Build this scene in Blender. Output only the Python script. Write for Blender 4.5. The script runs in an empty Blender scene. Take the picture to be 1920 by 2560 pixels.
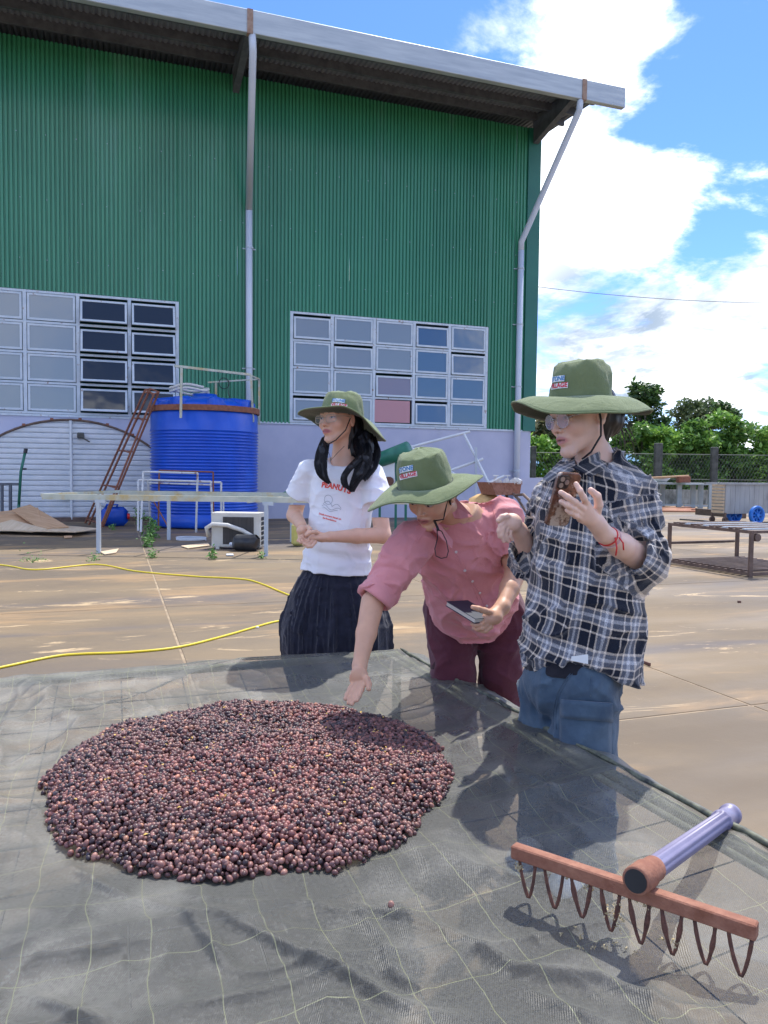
import bpy, math, random
import numpy as np
from mathutils import Vector, Matrix, Euler, noise as mnoise
from mathutils.bvhtree import BVHTree
random.seed(7); RNG = np.random.default_rng(7)
S = bpy.context.scene
COL = S.collection

# ------------------------------------------------------------------ camera
F = 1923.0; H = 1.27; PITCH = math.atan(100/1923.0); ROLL = 0.012
_f = np.array([0, math.cos(PITCH), -math.sin(PITCH)]); _u0 = np.array([0, math.sin(PITCH), math.cos(PITCH)]); _r0 = np.array([1., 0, 0])
CR = math.cos(ROLL)*_r0 + math.sin(ROLL)*_u0; CU = -math.sin(ROLL)*_r0 + math.cos(ROLL)*_u0
cam = bpy.data.cameras.new('camera'); cam_o = bpy.data.objects.new('camera', cam); COL.objects.link(cam_o)
m = Matrix(((CR[0], CU[0], -_f[0], 0), (CR[1], CU[1], -_f[1], 0), (CR[2], CU[2], -_f[2], H), (0, 0, 0, 1)))
cam_o.matrix_world = m
cam.sensor_fit = 'VERTICAL'; cam.sensor_height = 24; cam.sensor_width = 18; cam.lens = 24*F/2560
cam.clip_start = 0.05; cam.clip_end = 3000
S.camera = cam_o

def ray(px, py): return _f + CR*(px-960)/F + CU*(1280-py)/F
def G(px, py, z=0.0):
    d = ray(px, py); t = (z-H)/d[2]; return np.array([0, 0, H]) + d*t
def U(px, py, Y):
    d = ray(px, py); return np.array([0, 0, H]) + d*(Y/d[1])
ANG = math.radians(19.3); CA, SA = math.cos(ANG), math.sin(ANG)
def W(u, v, z=0.0): return np.array([u*CA - v*SA, u*SA + v*CA, z])      # yard axes: u along the hall, v away from the camera
def uvof(P): return P[0]*CA + P[1]*SA, -P[0]*SA + P[1]*CA
def onV(px, py, v):
    d = ray(px, py); t = v/(-d[0]*SA + d[1]*CA); P = np.array([0, 0, H]) + d*t
    return P[0]*CA + P[1]*SA, P[2]
UX = np.array([CA, SA, 0]); VX = np.array([-SA, CA, 0]); ZX = np.array([0, 0, 1.])

# ------------------------------------------------------------------ light and sky
S.view_settings.view_transform = 'Standard'; S.view_settings.look = 'None'
S.view_settings.exposure = 0.62; S.view_settings.gamma = 1; S.view_settings.use_curve_mapping = False
SUN_EL = math.radians(62); SUN_AZ = math.radians(22)
sdir = Vector((math.sin(SUN_AZ)*math.cos(SUN_EL), math.cos(SUN_AZ)*math.cos(SUN_EL), math.sin(SUN_EL)))
sun = bpy.data.lights.new('sun', 'SUN'); sun.energy = 3.5; sun.angle = math.radians(0.6); sun.color = (1, .955, .88)
sun_o = bpy.data.objects.new('sun', sun); COL.objects.link(sun_o); sun_o.rotation_euler = sdir.to_track_quat('Z', 'Y').to_euler()
sun_o.location = (0, 0, 30)

world = bpy.data.worlds.new('World'); S.world = world; world.use_nodes = True
def build_world():
    nt = world.node_tree; nt.nodes.clear(); N = nt.nodes.new; L = nt.links.new
    out = N('ShaderNodeOutputWorld'); bg = N('ShaderNodeBackground'); bg.inputs['Strength'].default_value = 0.12
    sky = N('ShaderNodeTexSky'); sky.sky_type = 'NISHITA'; sky.sun_disc = False
    sky.sun_elevation = SUN_EL; sky.sun_rotation = SUN_AZ; sky.altitude = 800; sky.air_density = 1.0; sky.dust_density = .4; sky.ozone_density = 2.2
    tc = N('ShaderNodeTexCoord'); sep = N('ShaderNodeSeparateXYZ'); L(tc.outputs['Generated'], sep.inputs[0])
    def M(op, a, b=None, clamp=False):
        n = N('ShaderNodeMath'); n.operation = op; n.use_clamp = clamp
        for i, x in enumerate((a, b)):
            if x is None: continue
            if isinstance(x, (int, float)): n.inputs[i].default_value = x
            else: L(x, n.inputs[i])
        return n.outputs[0]
    zc = M('MAXIMUM', sep.outputs[2], 0.0); den = M('ADD', zc, 0.22)
    px = M('DIVIDE', sep.outputs[0], den); py = M('DIVIDE', sep.outputs[1], den)
    comb = N('ShaderNodeCombineXYZ'); L(px, comb.inputs[0]); L(py, comb.inputs[1]); comb.inputs[2].default_value = 3.7
    def noise(scale, det, rough, dist, off):
        mp = N('ShaderNodeMapping'); L(comb.outputs[0], mp.inputs[0]); mp.inputs['Location'].default_value = off
        n = N('ShaderNodeTexNoise'); n.inputs['Scale'].default_value = scale; n.inputs['Detail'].default_value = det
        n.inputs['Roughness'].default_value = rough; n.inputs['Distortion'].default_value = dist; L(mp.outputs[0], n.inputs[0]); return n.outputs[0]
    n1 = noise(1.6, 12, .62, .35, (4.3, 1.2, 0)); n3 = noise(2.6, 8, .62, .3, (9.1, 3.2, 5)); n2 = noise(3.4, 8, .6, .2, (1.3, 7.2, 2))
    dens = M('ADD', n1, M('MULTIPLY', M('SUBTRACT', n2, .5), .20))
    # clouds and clear patches where the photograph shows them
    spots = [((1460, 640), .13, .17), ((1330, 480), .10, .12), ((1560, 60), .075, .10), ((1480, 230), .07, .12), ((1850, 420), .09, .14), ((1680, 960), .12, .15), ((1150, 120), .10, .05), ((1260, 30), .08, .04), ((1800, 700), .10, .10), ((1620, 480), .05, .10),
             ((1720, 240), -.12, .13), ((1880, 60), -.08, .10), ((1250, 130), -.06, .10), ((1710, 605), -.17, .06), ((1830, 585), -.13, .06), ((1600, 330), -.07, .05), ((1560, 740), -.05, .06), ((1850, 590), -.06, .07), ((800, -40), -.12, .25), ((1870, 250), -.06, .1)]
    for (p, amp, rad) in spots:
        c = ray(*p); c = c/np.linalg.norm(c)
        vm = N('ShaderNodeVectorMath'); vm.operation = 'DISTANCE'; L(tc.outputs['Generated'], vm.inputs[0]); vm.inputs[1].default_value = tuple(c)
        mr = N('ShaderNodeMapRange'); mr.interpolation_type = 'SMOOTHSTEP'; L(vm.outputs['Value'], mr.inputs[0])
        mr.inputs[1].default_value = 0; mr.inputs[2].default_value = rad*1.5; mr.inputs[3].default_value = amp; mr.inputs[4].default_value = 0
        dens = M('ADD', dens, mr.outputs[0])
    mr = N('ShaderNodeMapRange'); mr.interpolation_type = 'SMOOTHSTEP'; L(dens, mr.inputs[0])
    mr.inputs[1].default_value = .465; mr.inputs[2].default_value = .62
    mask = mr.outputs[0]
    # cloud body: white with bluish grey undersides
    sh = N('ShaderNodeMapRange'); sh.interpolation_type = 'SMOOTHSTEP'; L(n2, sh.inputs[0]); sh.inputs[1].default_value = .46; sh.inputs[2].default_value = .68
    low = N('ShaderNodeMapRange'); L(sep.outputs[2], low.inputs[0]); low.inputs[1].default_value = .08; low.inputs[2].default_value = .42; low.inputs[3].default_value = 1.0; low.inputs[4].default_value = .6
    shf = M('MULTIPLY', sh.outputs[0], low.outputs[0])
    # grey undersides of the cloud banks
    for (p, amp, rad) in [((1470, 790), 1.1, .13), ((1620, 800), 1.0, .10), ((1800, 770), .9, .10), ((1790, 900), .5, .08), ((1420, 860), .5, .07), ((1560, 330), .35, .06), ((1420, 370), .3, .06), ((1840, 680), .5, .06)]:
        c = ray(*p); c = c/np.linalg.norm(c); vm = N('ShaderNodeVectorMath'); vm.operation = 'DISTANCE'; L(tc.outputs['Generated'], vm.inputs[0]); vm.inputs[1].default_value = tuple(c)
        mr_ = N('ShaderNodeMapRange'); mr_.interpolation_type = 'SMOOTHSTEP'; L(vm.outputs['Value'], mr_.inputs[0]); mr_.inputs[1].default_value = 0; mr_.inputs[2].default_value = rad*1.5; mr_.inputs[3].default_value = amp; mr_.inputs[4].default_value = 0
        nn_ = N('ShaderNodeMapRange'); L(n3, nn_.inputs[0]); nn_.inputs[1].default_value = .22; nn_.inputs[2].default_value = .56
        shf = M('MAXIMUM', shf, M('MULTIPLY', mr_.outputs[0], nn_.outputs[0]))
    cc = N('ShaderNodeMixRGB'); L(shf, cc.inputs[0]); cc.inputs[1].default_value = (14.5, 14.8, 15.2, 1); cc.inputs[2].default_value = (2.7, 3.4, 4.4, 1)
    tint = N('ShaderNodeMixRGB'); tint.blend_type = 'MULTIPLY'; tint.inputs[0].default_value = 1; L(sky.outputs[0], tint.inputs[1]); tint.inputs[2].default_value = (.64, .90, 1.50, 1)
    mx = N('ShaderNodeMixRGB'); L(mask, mx.inputs[0]); L(tint.outputs[0], mx.inputs[1]); L(cc.outputs[0], mx.inputs[2])
    L(mx.outputs[0], bg.inputs[0]); L(bg.outputs[0], out.inputs[0])
build_world()

# ------------------------------------------------------------------ helpers
WL = {}
def wloc(o):
    return WL.get(o.name, np.zeros(3))
def tag(o, label=None, cat=None, group=None, kind=None):
    if label: o['label'] = label
    if cat: o['category'] = cat
    if group: o['group'] = group
    if kind: o['kind'] = kind
    return o
def empty(name, loc, label=None, cat=None, group=None, kind=None):
    o = bpy.data.objects.new(name, None); COL.objects.link(o); o.location = [float(c) for c in loc]; o.empty_display_size = .1
    WL[o.name] = np.array(loc, float); return tag(o, label, cat, group, kind)
def mesh_obj(name, V, Fc, mat, parent=None, smooth=False, origin=None, uv=None):
    V = np.asarray(V, float).reshape(-1, 3)
    me = bpy.data.meshes.new(name)
    if origin is None:
        origin = wloc(parent) if parent is not None else np.array([V[:, 0].mean(), V[:, 1].mean(), V[:, 2].min()])
    origin = np.array(origin, float)
    if isinstance(Fc, np.ndarray) and Fc.ndim == 2:
        n, k = Fc.shape
        me.vertices.add(len(V)); me.vertices.foreach_set('co', (V-origin).astype(np.float32).ravel())
        me.loops.add(n*k); me.loops.foreach_set('vertex_index', Fc.astype(np.int32).ravel())
        me.polygons.add(n); me.polygons.foreach_set('loop_start', np.arange(0, n*k, k, dtype=np.int32))
        try: me.polygons.foreach_set('loop_total', np.full(n, k, np.int32))
        except Exception: pass
        me.update(calc_edges=True); me.validate()
    else:
        me.from_pydata([tuple(v) for v in (V-origin)], [], [tuple(f) for f in Fc]); me.update()
    if smooth: me.polygons.foreach_set('use_smooth', np.ones(len(me.polygons), bool))
    o = bpy.data.objects.new(name, me); COL.objects.link(o)
    for mm in (mat if isinstance(mat, (list, tuple)) else [mat]): me.materials.append(mm)
    if parent is not None:
        o.parent = parent; o.location = tuple(origin - wloc(parent))
    else: o.location = tuple(origin)
    WL[o.name] = origin
    if uv is not None:
        a = me.attributes.new('UVc', 'FLOAT2', 'POINT'); a.data.foreach_set('vector', np.asarray(uv, np.float32).ravel())
    return o
def unit(v): v = np.asarray(v, float); return v/max(np.linalg.norm(v), 1e-9)
def frame(d):
    d = unit(d); h = np.array([0, 0, 1.]) if abs(d[2]) < .9 else np.array([1., 0, 0])
    x = unit(np.cross(h, d)); y = np.cross(d, x); return x, y, d
class MB:
    def __init__(s): s.v = []; s.f = []; s.mi = []; s.n = 0
    def add(s, V, Fc, mi=0):
        s.v.append(np.asarray(V, float)); s.f += [tuple(i+s.n for i in f) for f in Fc]; s.mi += [mi]*len(Fc); s.n += len(V); return s
    def box(s, c, size, ax=(np.array([1., 0, 0]), np.array([0, 1., 0]), ZX), mi=0, bev=0.0):
        c = np.asarray(c, float); hx, hy, hz = [q/2 for q in size]
        A = np.array([unit(a) for a in ax])
        if bev <= 0:
            P = np.array([[x*hx, y*hy, z*hz] for z in (-1, 1) for y in (-1, 1) for x in (-1, 1)])
            s.add(c + P@A, [(0, 2, 3, 1), (4, 5, 7, 6), (0, 1, 5, 4), (2, 6, 7, 3), (0, 4, 6, 2), (1, 3, 7, 5)], mi)
        else:
            b = min(bev, hx*.9, hy*.9, hz*.9); P = []
            for z in (-1, 1):
                for y in (-1, 1):
                    for x in (-1, 1):
                        P += [[x*hx, y*(hy-b), z*(hz-b)], [x*(hx-b), y*hy, z*(hz-b)], [x*(hx-b), y*(hy-b), z*hz]]
            P = np.array(P); I = lambda x, y, z, k: ((z*2+y)*2+x)*3+k
            Fs = [(I(0, 0, 0, 0), I(0, 0, 1, 0), I(0, 1, 1, 0), I(0, 1, 0, 0)), (I(1, 0, 0, 0), I(1, 1, 0, 0), I(1, 1, 1, 0), I(1, 0, 1, 0)),
                  (I(0, 0, 0, 1), I(1, 0, 0, 1), I(1, 0, 1, 1), I(0, 0, 1, 1)), (I(0, 1, 0, 1), I(0, 1, 1, 1), I(1, 1, 1, 1), I(1, 1, 0, 1)),
                  (I(0, 0, 0, 2), I(0, 1, 0, 2), I(1, 1, 0, 2), I(1, 0, 0, 2)), (I(0, 0, 1, 2), I(1, 0, 1, 2), I(1, 1, 1, 2), I(0, 1, 1, 2))]
            for x in (0, 1):
                for y in (0, 1):
                    q = (I(x, y, 0, 0), I(x, y, 0, 1), I(x, y, 1, 1), I(x, y, 1, 0)); Fs.append(q if (x+y) % 2 == 0 else q[::-1])
            for x in (0, 1):
                for z in (0, 1):
                    q = (I(x, 0, z, 0), I(x, 1, z, 0), I(x, 1, z, 2), I(x, 0, z, 2)); Fs.append(q if (x+z) % 2 == 1 else q[::-1])
            for y in (0, 1):
                for z in (0, 1):
                    q = (I(0, y, z, 1), I(1, y, z, 1), I(1, y, z, 2), I(0, y, z, 2)); Fs.append(q if (y+z) % 2 == 1 else q[::-1])
            for x in (0, 1):
                for y in (0, 1):
                    for z in (0, 1):
                        q = (I(x, y, z, 0), I(x, y, z, 1), I(x, y, z, 2)); Fs.append(q if (x+y+z) % 2 == 1 else q[::-1])
            s.add(c + P@A, Fs, mi)
        return s
    def tube(s, path, r, n=8, cap=True, mi=0, sq=False):
        path = [np.asarray(p, float) for p in path]; m = len(path)
        rr = r if isinstance(r, (list, tuple, np.ndarray)) else [r]*m
        x, y, d = frame(path[1]-path[0]); V = []
        for i, p in enumerate(path):
            if i == 0: t = path[1]-path[0]
            elif i == m-1: t = path[-1]-path[-2]
            else: t = unit(path[i+1]-p)+unit(p-path[i-1])
            t = unit(t); x = unit(x - t*np.dot(x, t)); y = np.cross(t, x)
            for k in range(n):
                a = 2*math.pi*(k+(.5 if sq else 0))/n
                V.append(p + rr[i]*(x*math.cos(a)+y*math.sin(a))*(1.4142 if sq else 1))
        Fs = [(i*n+k, i*n+(k+1) % n, (i+1)*n+(k+1) % n, (i+1)*n+k) for i in range(m-1) for k in range(n)]
        if cap: Fs += [tuple(range(n))[::-1], tuple((m-1)*n+k for k in range(n))]
        s.add(V, Fs, mi); return s
    def bar(s, a, b, w, h=None, mi=0):
        a = np.asarray(a, float); b = np.asarray(b, float); x, y, d = frame(b-a)
        s.box((a+b)/2, (w, h or w, np.linalg.norm(b-a)), (x, y, d), mi); return s
    def lathe(s, prof, c, n=24, ax=(np.array([1., 0, 0]), np.array([0, 1., 0]), ZX), mi=0):
        c = np.asarray(c, float); V = []; A = np.array(ax)
        for (r, z) in prof:
            for k in range(n):
                a = 2*math.pi*k/n; V.append(c + np.array([r*math.cos(a), r*math.sin(a), z])@A)
        m = len(prof)
        Fs = [(i*n+k, i*n+(k+1) % n, (i+1)*n+(k+1) % n, (i+1)*n+k) for i in range(m-1) for k in range(n)]
        if prof[0][0] > 1e-6: Fs.append(tuple(range(n))[::-1])
        if prof[-1][0] > 1e-6: Fs.append(tuple((m-1)*n+k for k in range(n)))
        s.add(V, Fs, mi); return s
    def quad(s, a, b, c, d, th=0.0, mi=0):
        P = np.array([a, b, c, d], float)
        if th <= 0: s.add(P, [(0, 1, 2, 3)], mi)
        else:
            n = unit(np.cross(P[1]-P[0], P[3]-P[0]))*th/2
            s.add(np.vstack([P+n, P-n]), [(0, 1, 2, 3), (7, 6, 5, 4), (0, 4, 5, 1), (1, 5, 6, 2), (2, 6, 7, 3), (3, 7, 4, 0)], mi)
        return s
    def build(s, name, mat, parent=None, smooth=False, origin=None):
        V = np.vstack(s.v); o = mesh_obj(name, V, s.f, mat, parent, smooth, origin)
        if any(s.mi): o.data.polygons.foreach_set('material_index', s.mi)
        return o
def copy_tree(o, loc=None, rotz=None):
    c = o.copy(); COL.objects.link(c)
    for ch in o.children:
        d = ch.copy(); COL.objects.link(d); d.parent = c
        for g in ch.children:
            e = g.copy(); COL.objects.link(e); e.parent = d
    if loc is not None: c.location = [float(q) for q in loc]
    if rotz is not None: c.rotation_euler = (0, 0, rotz)
    return c

# ------------------------------------------------------------------ materials
def material(name, c1, c2=None, rough=.6, scale=6., metal=0., bump=0., bscale=None, spec=.5, stretch=(1, 1, 1), coords='Object', ramp=(.35, .65), c3=None, c3scale=1.5, c3r=(.55, .7), detail=6, sub=0):
    m = bpy.data.materials.new(name); m.use_nodes = True; nt = m.node_tree; N = nt.nodes.new; L = nt.links.new
    b = nt.nodes['Principled BSDF']; b.inputs['Roughness'].default_value = rough; b.inputs['Metallic'].default_value = metal
    b.inputs['Specular IOR Level'].default_value = spec
    tc = N('ShaderNodeTexCoord'); mp = N('ShaderNodeMapping'); L(tc.outputs[coords], mp.inputs[0]); mp.inputs['Scale'].default_value = stretch
    def nz(sc, dt=detail, ro=.6):
        n = N('ShaderNodeTexNoise'); n.inputs['Scale'].default_value = sc; n.inputs['Detail'].default_value = dt; n.inputs['Roughness'].default_value = ro
        L(mp.outputs[0], n.inputs[0]); return n
    col = None
    if c2 is not None:
        n = nz(scale); mr = N('ShaderNodeMapRange'); L(n.outputs[0], mr.inputs[0]); mr.inputs[1].default_value = ramp[0]; mr.inputs[2].default_value = ramp[1]
        mx = N('ShaderNodeMixRGB'); L(mr.outputs[0], mx.inputs[0]); mx.inputs[1].default_value = (*c1, 1); mx.inputs[2].default_value = (*c2, 1); col = mx.outputs[0]
        if c3 is not None:
            n = nz(c3scale); mr = N('ShaderNodeMapRange'); L(n.outputs[0], mr.inputs[0]); mr.inputs[1].default_value = c3r[0]; mr.inputs[2].default_value = c3r[1]
            mx2 = N('ShaderNodeMixRGB'); L(mr.outputs[0], mx2.inputs[0]); L(col, mx2.inputs[1]); mx2.inputs[2].default_value = (*c3, 1); col = mx2.outputs[0]
        L(col, b.inputs['Base Color'])
    else: b.inputs['Base Color'].default_value = (*c1, 1)
    if bump:
        n = nz(bscale or scale*4, 4); bm = N('ShaderNodeBump'); bm.inputs['Strength'].default_value = bump; bm.inputs['Distance'].default_value = .01
        L(n.outputs[0], bm.inputs['Height']); L(bm.outputs[0], b.inputs['Normal'])
    return m
M = {}
M['green'] = material('green_sheet', (.036, .205, .112), (.056, .275, .152), rough=.30, scale=.6, spec=.5, stretch=(1, 1, .25), c3=(.10, .29, .21), c3scale=1.1, c3r=(.58, .8))
M['green_trim'] = material('green_trim', (.015, .13, .095), (.02, .16, .11), rough=.4, scale=1)
M['plaster'] = material('lilac_plaster', (.42, .44, .56), (.50, .51, .62), rough=.8, scale=1.2, bump=.05, c3=(.33, .34, .38), c3scale=.8, c3r=(.6, .85))
M['galv'] = material('galvanised', (.40, .45, .50), (.52, .57, .60), rough=.45, scale=3, metal=.25, stretch=(1, 1, .4), c3=(.34, .36, .33), c3scale=2, c3r=(.6, .8))
M['gutter'] = material('gutter_steel', (.38, .43, .47), (.50, .55, .57), rough=.5, scale=2.5, metal=.2, stretch=(.4, .4, 4))
M['strap'] = material('rusty_strap', (.28, .17, .12), (.36, .26, .2), rough=.8, scale=12)
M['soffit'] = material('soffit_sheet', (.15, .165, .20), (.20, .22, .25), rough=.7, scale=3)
M['dark_steel'] = material('dark_steel', (.07, .08, .10), (.12, .13, .155), rough=.6, scale=5)
M['pipe'] = material('grey_pipe', (.50, .56, .66), (.60, .65, .72), rough=.35, scale=2, stretch=(1, 1, .3))
M['pipe_upper'] = material('upper_pipe', (.50, .54, .60), (.58, .62, .67), rough=.5, scale=2, stretch=(1, 1, .3))  # slightly greyer tone for the upper pipe sections
M['frame'] = material('pale_frame', (.50, .58, .64), (.62, .68, .72), rough=.5, scale=5, c3=(.28, .15, .09), c3scale=9, c3r=(.63, .72))
M['interior'] = material('hall_interior', (.05, .05, .05), (.09, .085, .08), rough=.9, scale=1)
M['white'] = material('white_paint', (.62, .66, .68), (.72, .74, .75), rough=.5, scale=4)
M['white_rust'] = material('white_rusty', (.60, .60, .58), (.72, .72, .70), rough=.55, scale=6, c3=(.30, .16, .12), c3scale=5, c3r=(.56, .66))
M['rust'] = material('red_rust', (.20, .075, .045), (.30, .12, .07), rough=.85, scale=14, bump=.2)
M['rust_orange'] = material('orange_rust', (.235, .092, .055), (.33, .150, .092), rough=.8, scale=30, bump=.25, c3=(.20, .07, .035), c3scale=18, c3r=(.5, .7))
M['rust_dark'] = material('dark_rust', (.07, .03, .022), (.17, .07, .045), rough=.7, scale=50, bump=.3)
M['tank'] = material('blue_plastic', (.006, .075, .50), (.010, .10, .60), rough=.33, scale=1.5, c3=(.02, .13, .65), c3scale=.8)
M['blue'] = material('blue_jerry', (.004, .06, .40), (.006, .08, .5), rough=.4, scale=4)
M['red'] = material('red_plastic', (.6, .02, .02), rough=.4)
M['black'] = material('black_plastic', (.012, .013, .016), (.03, .032, .036), rough=.35, scale=8)
M['rail_green'] = material('weathered_rail', (.42, .46, .38), (.55, .56, .46), rough=.6, scale=5, c3=(.50, .36, .12), c3scale=3, c3r=(.5, .68))
M['ply'] = material('plywood', (.50, .29, .15), (.62, .40, .23), rough=.8, scale=3, stretch=(1, 6, 1), bump=.1)
M['ply2'] = material('pale_plywood', (.58, .44, .28), (.68, .54, .38), rough=.8, scale=3, stretch=(6, 1, 1))
M['cream'] = material('cream_casing', (.60, .58, .50), (.68, .66, .58), rough=.5, scale=5, c3=(.42, .38, .3), c3scale=4, c3r=(.58, .75))
M['grille'] = material('grey_fins', (.07, .065, .06), (.11, .10, .09), rough=.6, scale=30, stretch=(1, 1, .05))
M['hose_white'] = material('white_hose', (.6, .58, .52), (.7, .68, .6), rough=.5, scale=12)
M['hose'] = material('yellow_hose', (.78, .58, .02), (.85, .68, .05), rough=.4, scale=5)
M['concrete_post'] = material('concrete_post', (.06, .06, .055), (.13, .13, .115), rough=.9, scale=4)
M['low_wall'] = material('stained_wall', (.14, .14, .12), (.42, .41, .36), rough=.9, scale=2.2, stretch=(1, 1, .5), ramp=(.4, .6))
M['table_grey'] = material('grey_table', (.34, .38, .38), (.44, .47, .46), rough=.6, scale=3)
M['cart'] = material('grey_cart', (.30, .30, .285), (.42, .42, .40), rough=.75, scale=3, stretch=(1, 1, .25), c3=(.2, .19, .17), c3scale=5, c3r=(.58, .75))
M['wheel_blue'] = material('blue_wheel', (.01, .13, .50), (.015, .18, .6), rough=.5, scale=5)
M['wire'] = material('fence_wire', (.16, .17, .16), rough=.6, metal=.3)
M['bark'] = material('bark', (.09, .07, .05), (.16, .13, .10), rough=.95, scale=10, bump=.4)
M['bed_rail'] = material('bed_rail', (.24, .26, .17), (.38, .38, .24), rough=.6, scale=9)
M['weld'] = material('brown_steel', (.10, .065, .05), (.18, .12, .09), rough=.7, scale=9)
M['teal'] = material('teal_green', (.01, .12, .08), (.02, .17, .11), rough=.45, scale=4)
M['orange_pipe'] = material('orange_pipe', (.48, .20, .10), (.55, .26, .15), rough=.6, scale=4)
def glass(name, base, f0ior, rough=.03):
    m = bpy.data.materials.new(name); m.use_nodes = True; b = m.node_tree.nodes['Principled BSDF']
    b.inputs['Base Color'].default_value = (*base, 1); b.inputs['Roughness'].default_value = rough; b.inputs['IOR'].default_value = f0ior
    N = m.node_tree.nodes.new; L = m.node_tree.links.new
    n = N('ShaderNodeTexNoise'); n.inputs['Scale'].default_value = 1.3; n.inputs['Detail'].default_value = 2; tc = N('ShaderNodeTexCoord'); L(tc.outputs['Object'], n.inputs[0])
    bm = N('ShaderNodeBump'); bm.inputs['Strength'].default_value = .12; bm.inputs['Distance'].default_value = .05; L(n.outputs[0], bm.inputs['Height']); L(bm.outputs[0], b.inputs['Normal'])
    return m
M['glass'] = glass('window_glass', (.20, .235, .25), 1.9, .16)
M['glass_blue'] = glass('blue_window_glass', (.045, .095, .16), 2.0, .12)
M['glass_dark'] = glass('dark_reflection_glass', (.03, .035, .035), 1.7)  # open sashes: reflection of ground and dark interior put into the base colour
M['pane_pink'] = glass('pink_board', (.50, .26, .28), 1.4, .3)
M['pane_pinkgrey'] = glass('pinkish_glass', (.24, .20, .21), 1.9, .1)

# ------------------------------------------------------------------ ground: one sheet to the horizon, slabs on it
def ground_mat():
    m = bpy.data.materials.new('dusty_concrete'); m.use_nodes = True; nt = m.node_tree; N = nt.nodes.new; L = nt.links.new
    b = nt.nodes['Principled BSDF']; tc = N('ShaderNodeTexCoord'); geo = N('ShaderNodeNewGeometry')
    def noise(sc, st=(1, 1, 1), det=6, ro=.6, dist=0, rot=ANG):
        mp = N('ShaderNodeMapping'); L(geo.outputs['Position'], mp.inputs[0]); mp.vector_type = 'TEXTURE'
        mp.inputs['Rotation'].default_value = (0, 0, rot); mp.inputs['Scale'].default_value = st
        n = N('ShaderNodeTexNoise'); n.inputs['Scale'].default_value = sc; n.inputs['Detail'].default_value = det; n.inputs['Roughness'].default_value = ro; n.inputs['Distortion'].default_value = dist
        L(mp.outputs[0], n.inputs[0]); return n.outputs[0]
    def mixc(fac, lo, hi, c, prev):
        mr = N('ShaderNodeMapRange'); mr.interpolation_type = 'SMOOTHSTEP'; L(fac, mr.inputs[0]); mr.inputs[1].default_value = lo; mr.inputs[2].default_value = hi
        mx = N('ShaderNodeMixRGB'); L(mr.outputs[0], mx.inputs[0]); mx.inputs[2].default_value = (*c, 1)
        if isinstance(prev, tuple): mx.inputs[1].default_value = (*prev, 1)
        else: L(prev, mx.inputs[1])
        return mx.outputs[0]
    c = mixc(noise(.55, (1.6, 1, 1)), .38, .62, (.198, .144, .082), (.138, .104, .068))
    c = mixc(noise(.8, (2.6, .8, 1), 6, .62, .4), .50, .66, (.32, .205, .098), c)        # orange dust
    c = mixc(noise(.42, (3.2, .7, 1), 5, .6, .5), .52, .63, (.12, .098, .083), c)       # damp grey bands
    c = mixc(noise(1.6, (3.5, .8, 1), 9, .75, 1.2), .575, .65, (.50, .36, .20), c)         # pale washed streaks
    c = mixc(noise(3.2, (1, 1, 1), 10, .8, .6), .62, .72, (.40, .30, .19), c)
    c = mixc(noise(38, (1, 1, 1), 3, .7), .64, .78, (.12, .09, .065), c)                    # grit
    L(c, b.inputs['Base Color'])
    r = noise(.5, (3, .8, 1), 5); mr = N('ShaderNodeMapRange'); L(r, mr.inputs[0]); mr.inputs[1].default_value = .4; mr.inputs[2].default_value = .65; mr.inputs[3].default_value = .85; mr.inputs[4].default_value = .5
    L(mr.outputs[0], b.inputs['Roughness'])
    bm = N('ShaderNodeBump'); bm.inputs['Strength'].default_value = .35; bm.inputs['Distance'].default_value = .01; L(noise(14, (1, 1, 1), 8, .75), bm.inputs['Height']); L(bm.outputs[0], b.inputs['Normal'])
    return m
M['ground'] = ground_mat()
M['joint'] = material('joint_sand', (.40, .31, .20), (.24, .18, .12), rough=.95, scale=6, coords='Object')
M['field'] = material('field_soil', (.10, .12, .05), (.2, .15, .08), rough=.95, scale=.3)
g = MB(); g.add([W(-900, -300, -.03), W(900, -300, -.03), W(900, 900, -.03), W(-900, 900, -.03)], [(0, 1, 2, 3)])
ground = tag(g.build('ground', M['field'], origin=(0, 0, -.03)), kind='structure')
g = MB(); g.box(W(0, 16, -.012), (60, 44, .016), (UX, VX, ZX)); base = g.build('joint_sand', M['joint'], ground)
us = [-24, -17.3, -11.2, -5.4, .43, 3.33, 9.2, 15.2, 21.5, 28]; vs = [-6, -.72, 3.3, 7.33, 11.35, 15.4, 19.6, 24, 30, 37]
for i in range(len(us)-1):
    for j in range(len(vs)-1):
        g = MB(); w = .009
        g.box(W((us[i]+us[i+1])/2, (vs[j]+vs[j+1])/2, -.01), (us[i+1]-us[i]-2*w, vs[j+1]-vs[j]-2*w, .02), (UX, VX, ZX), bev=.003)
        g.build('concrete_slab', M['ground'], ground)
# fill outside the yard slabs
g = MB(); g.box(W(0, 16, -.026), (80, 60, .004), (UX, VX, ZX)); g.build('yard_base', M['joint'], ground)
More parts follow.
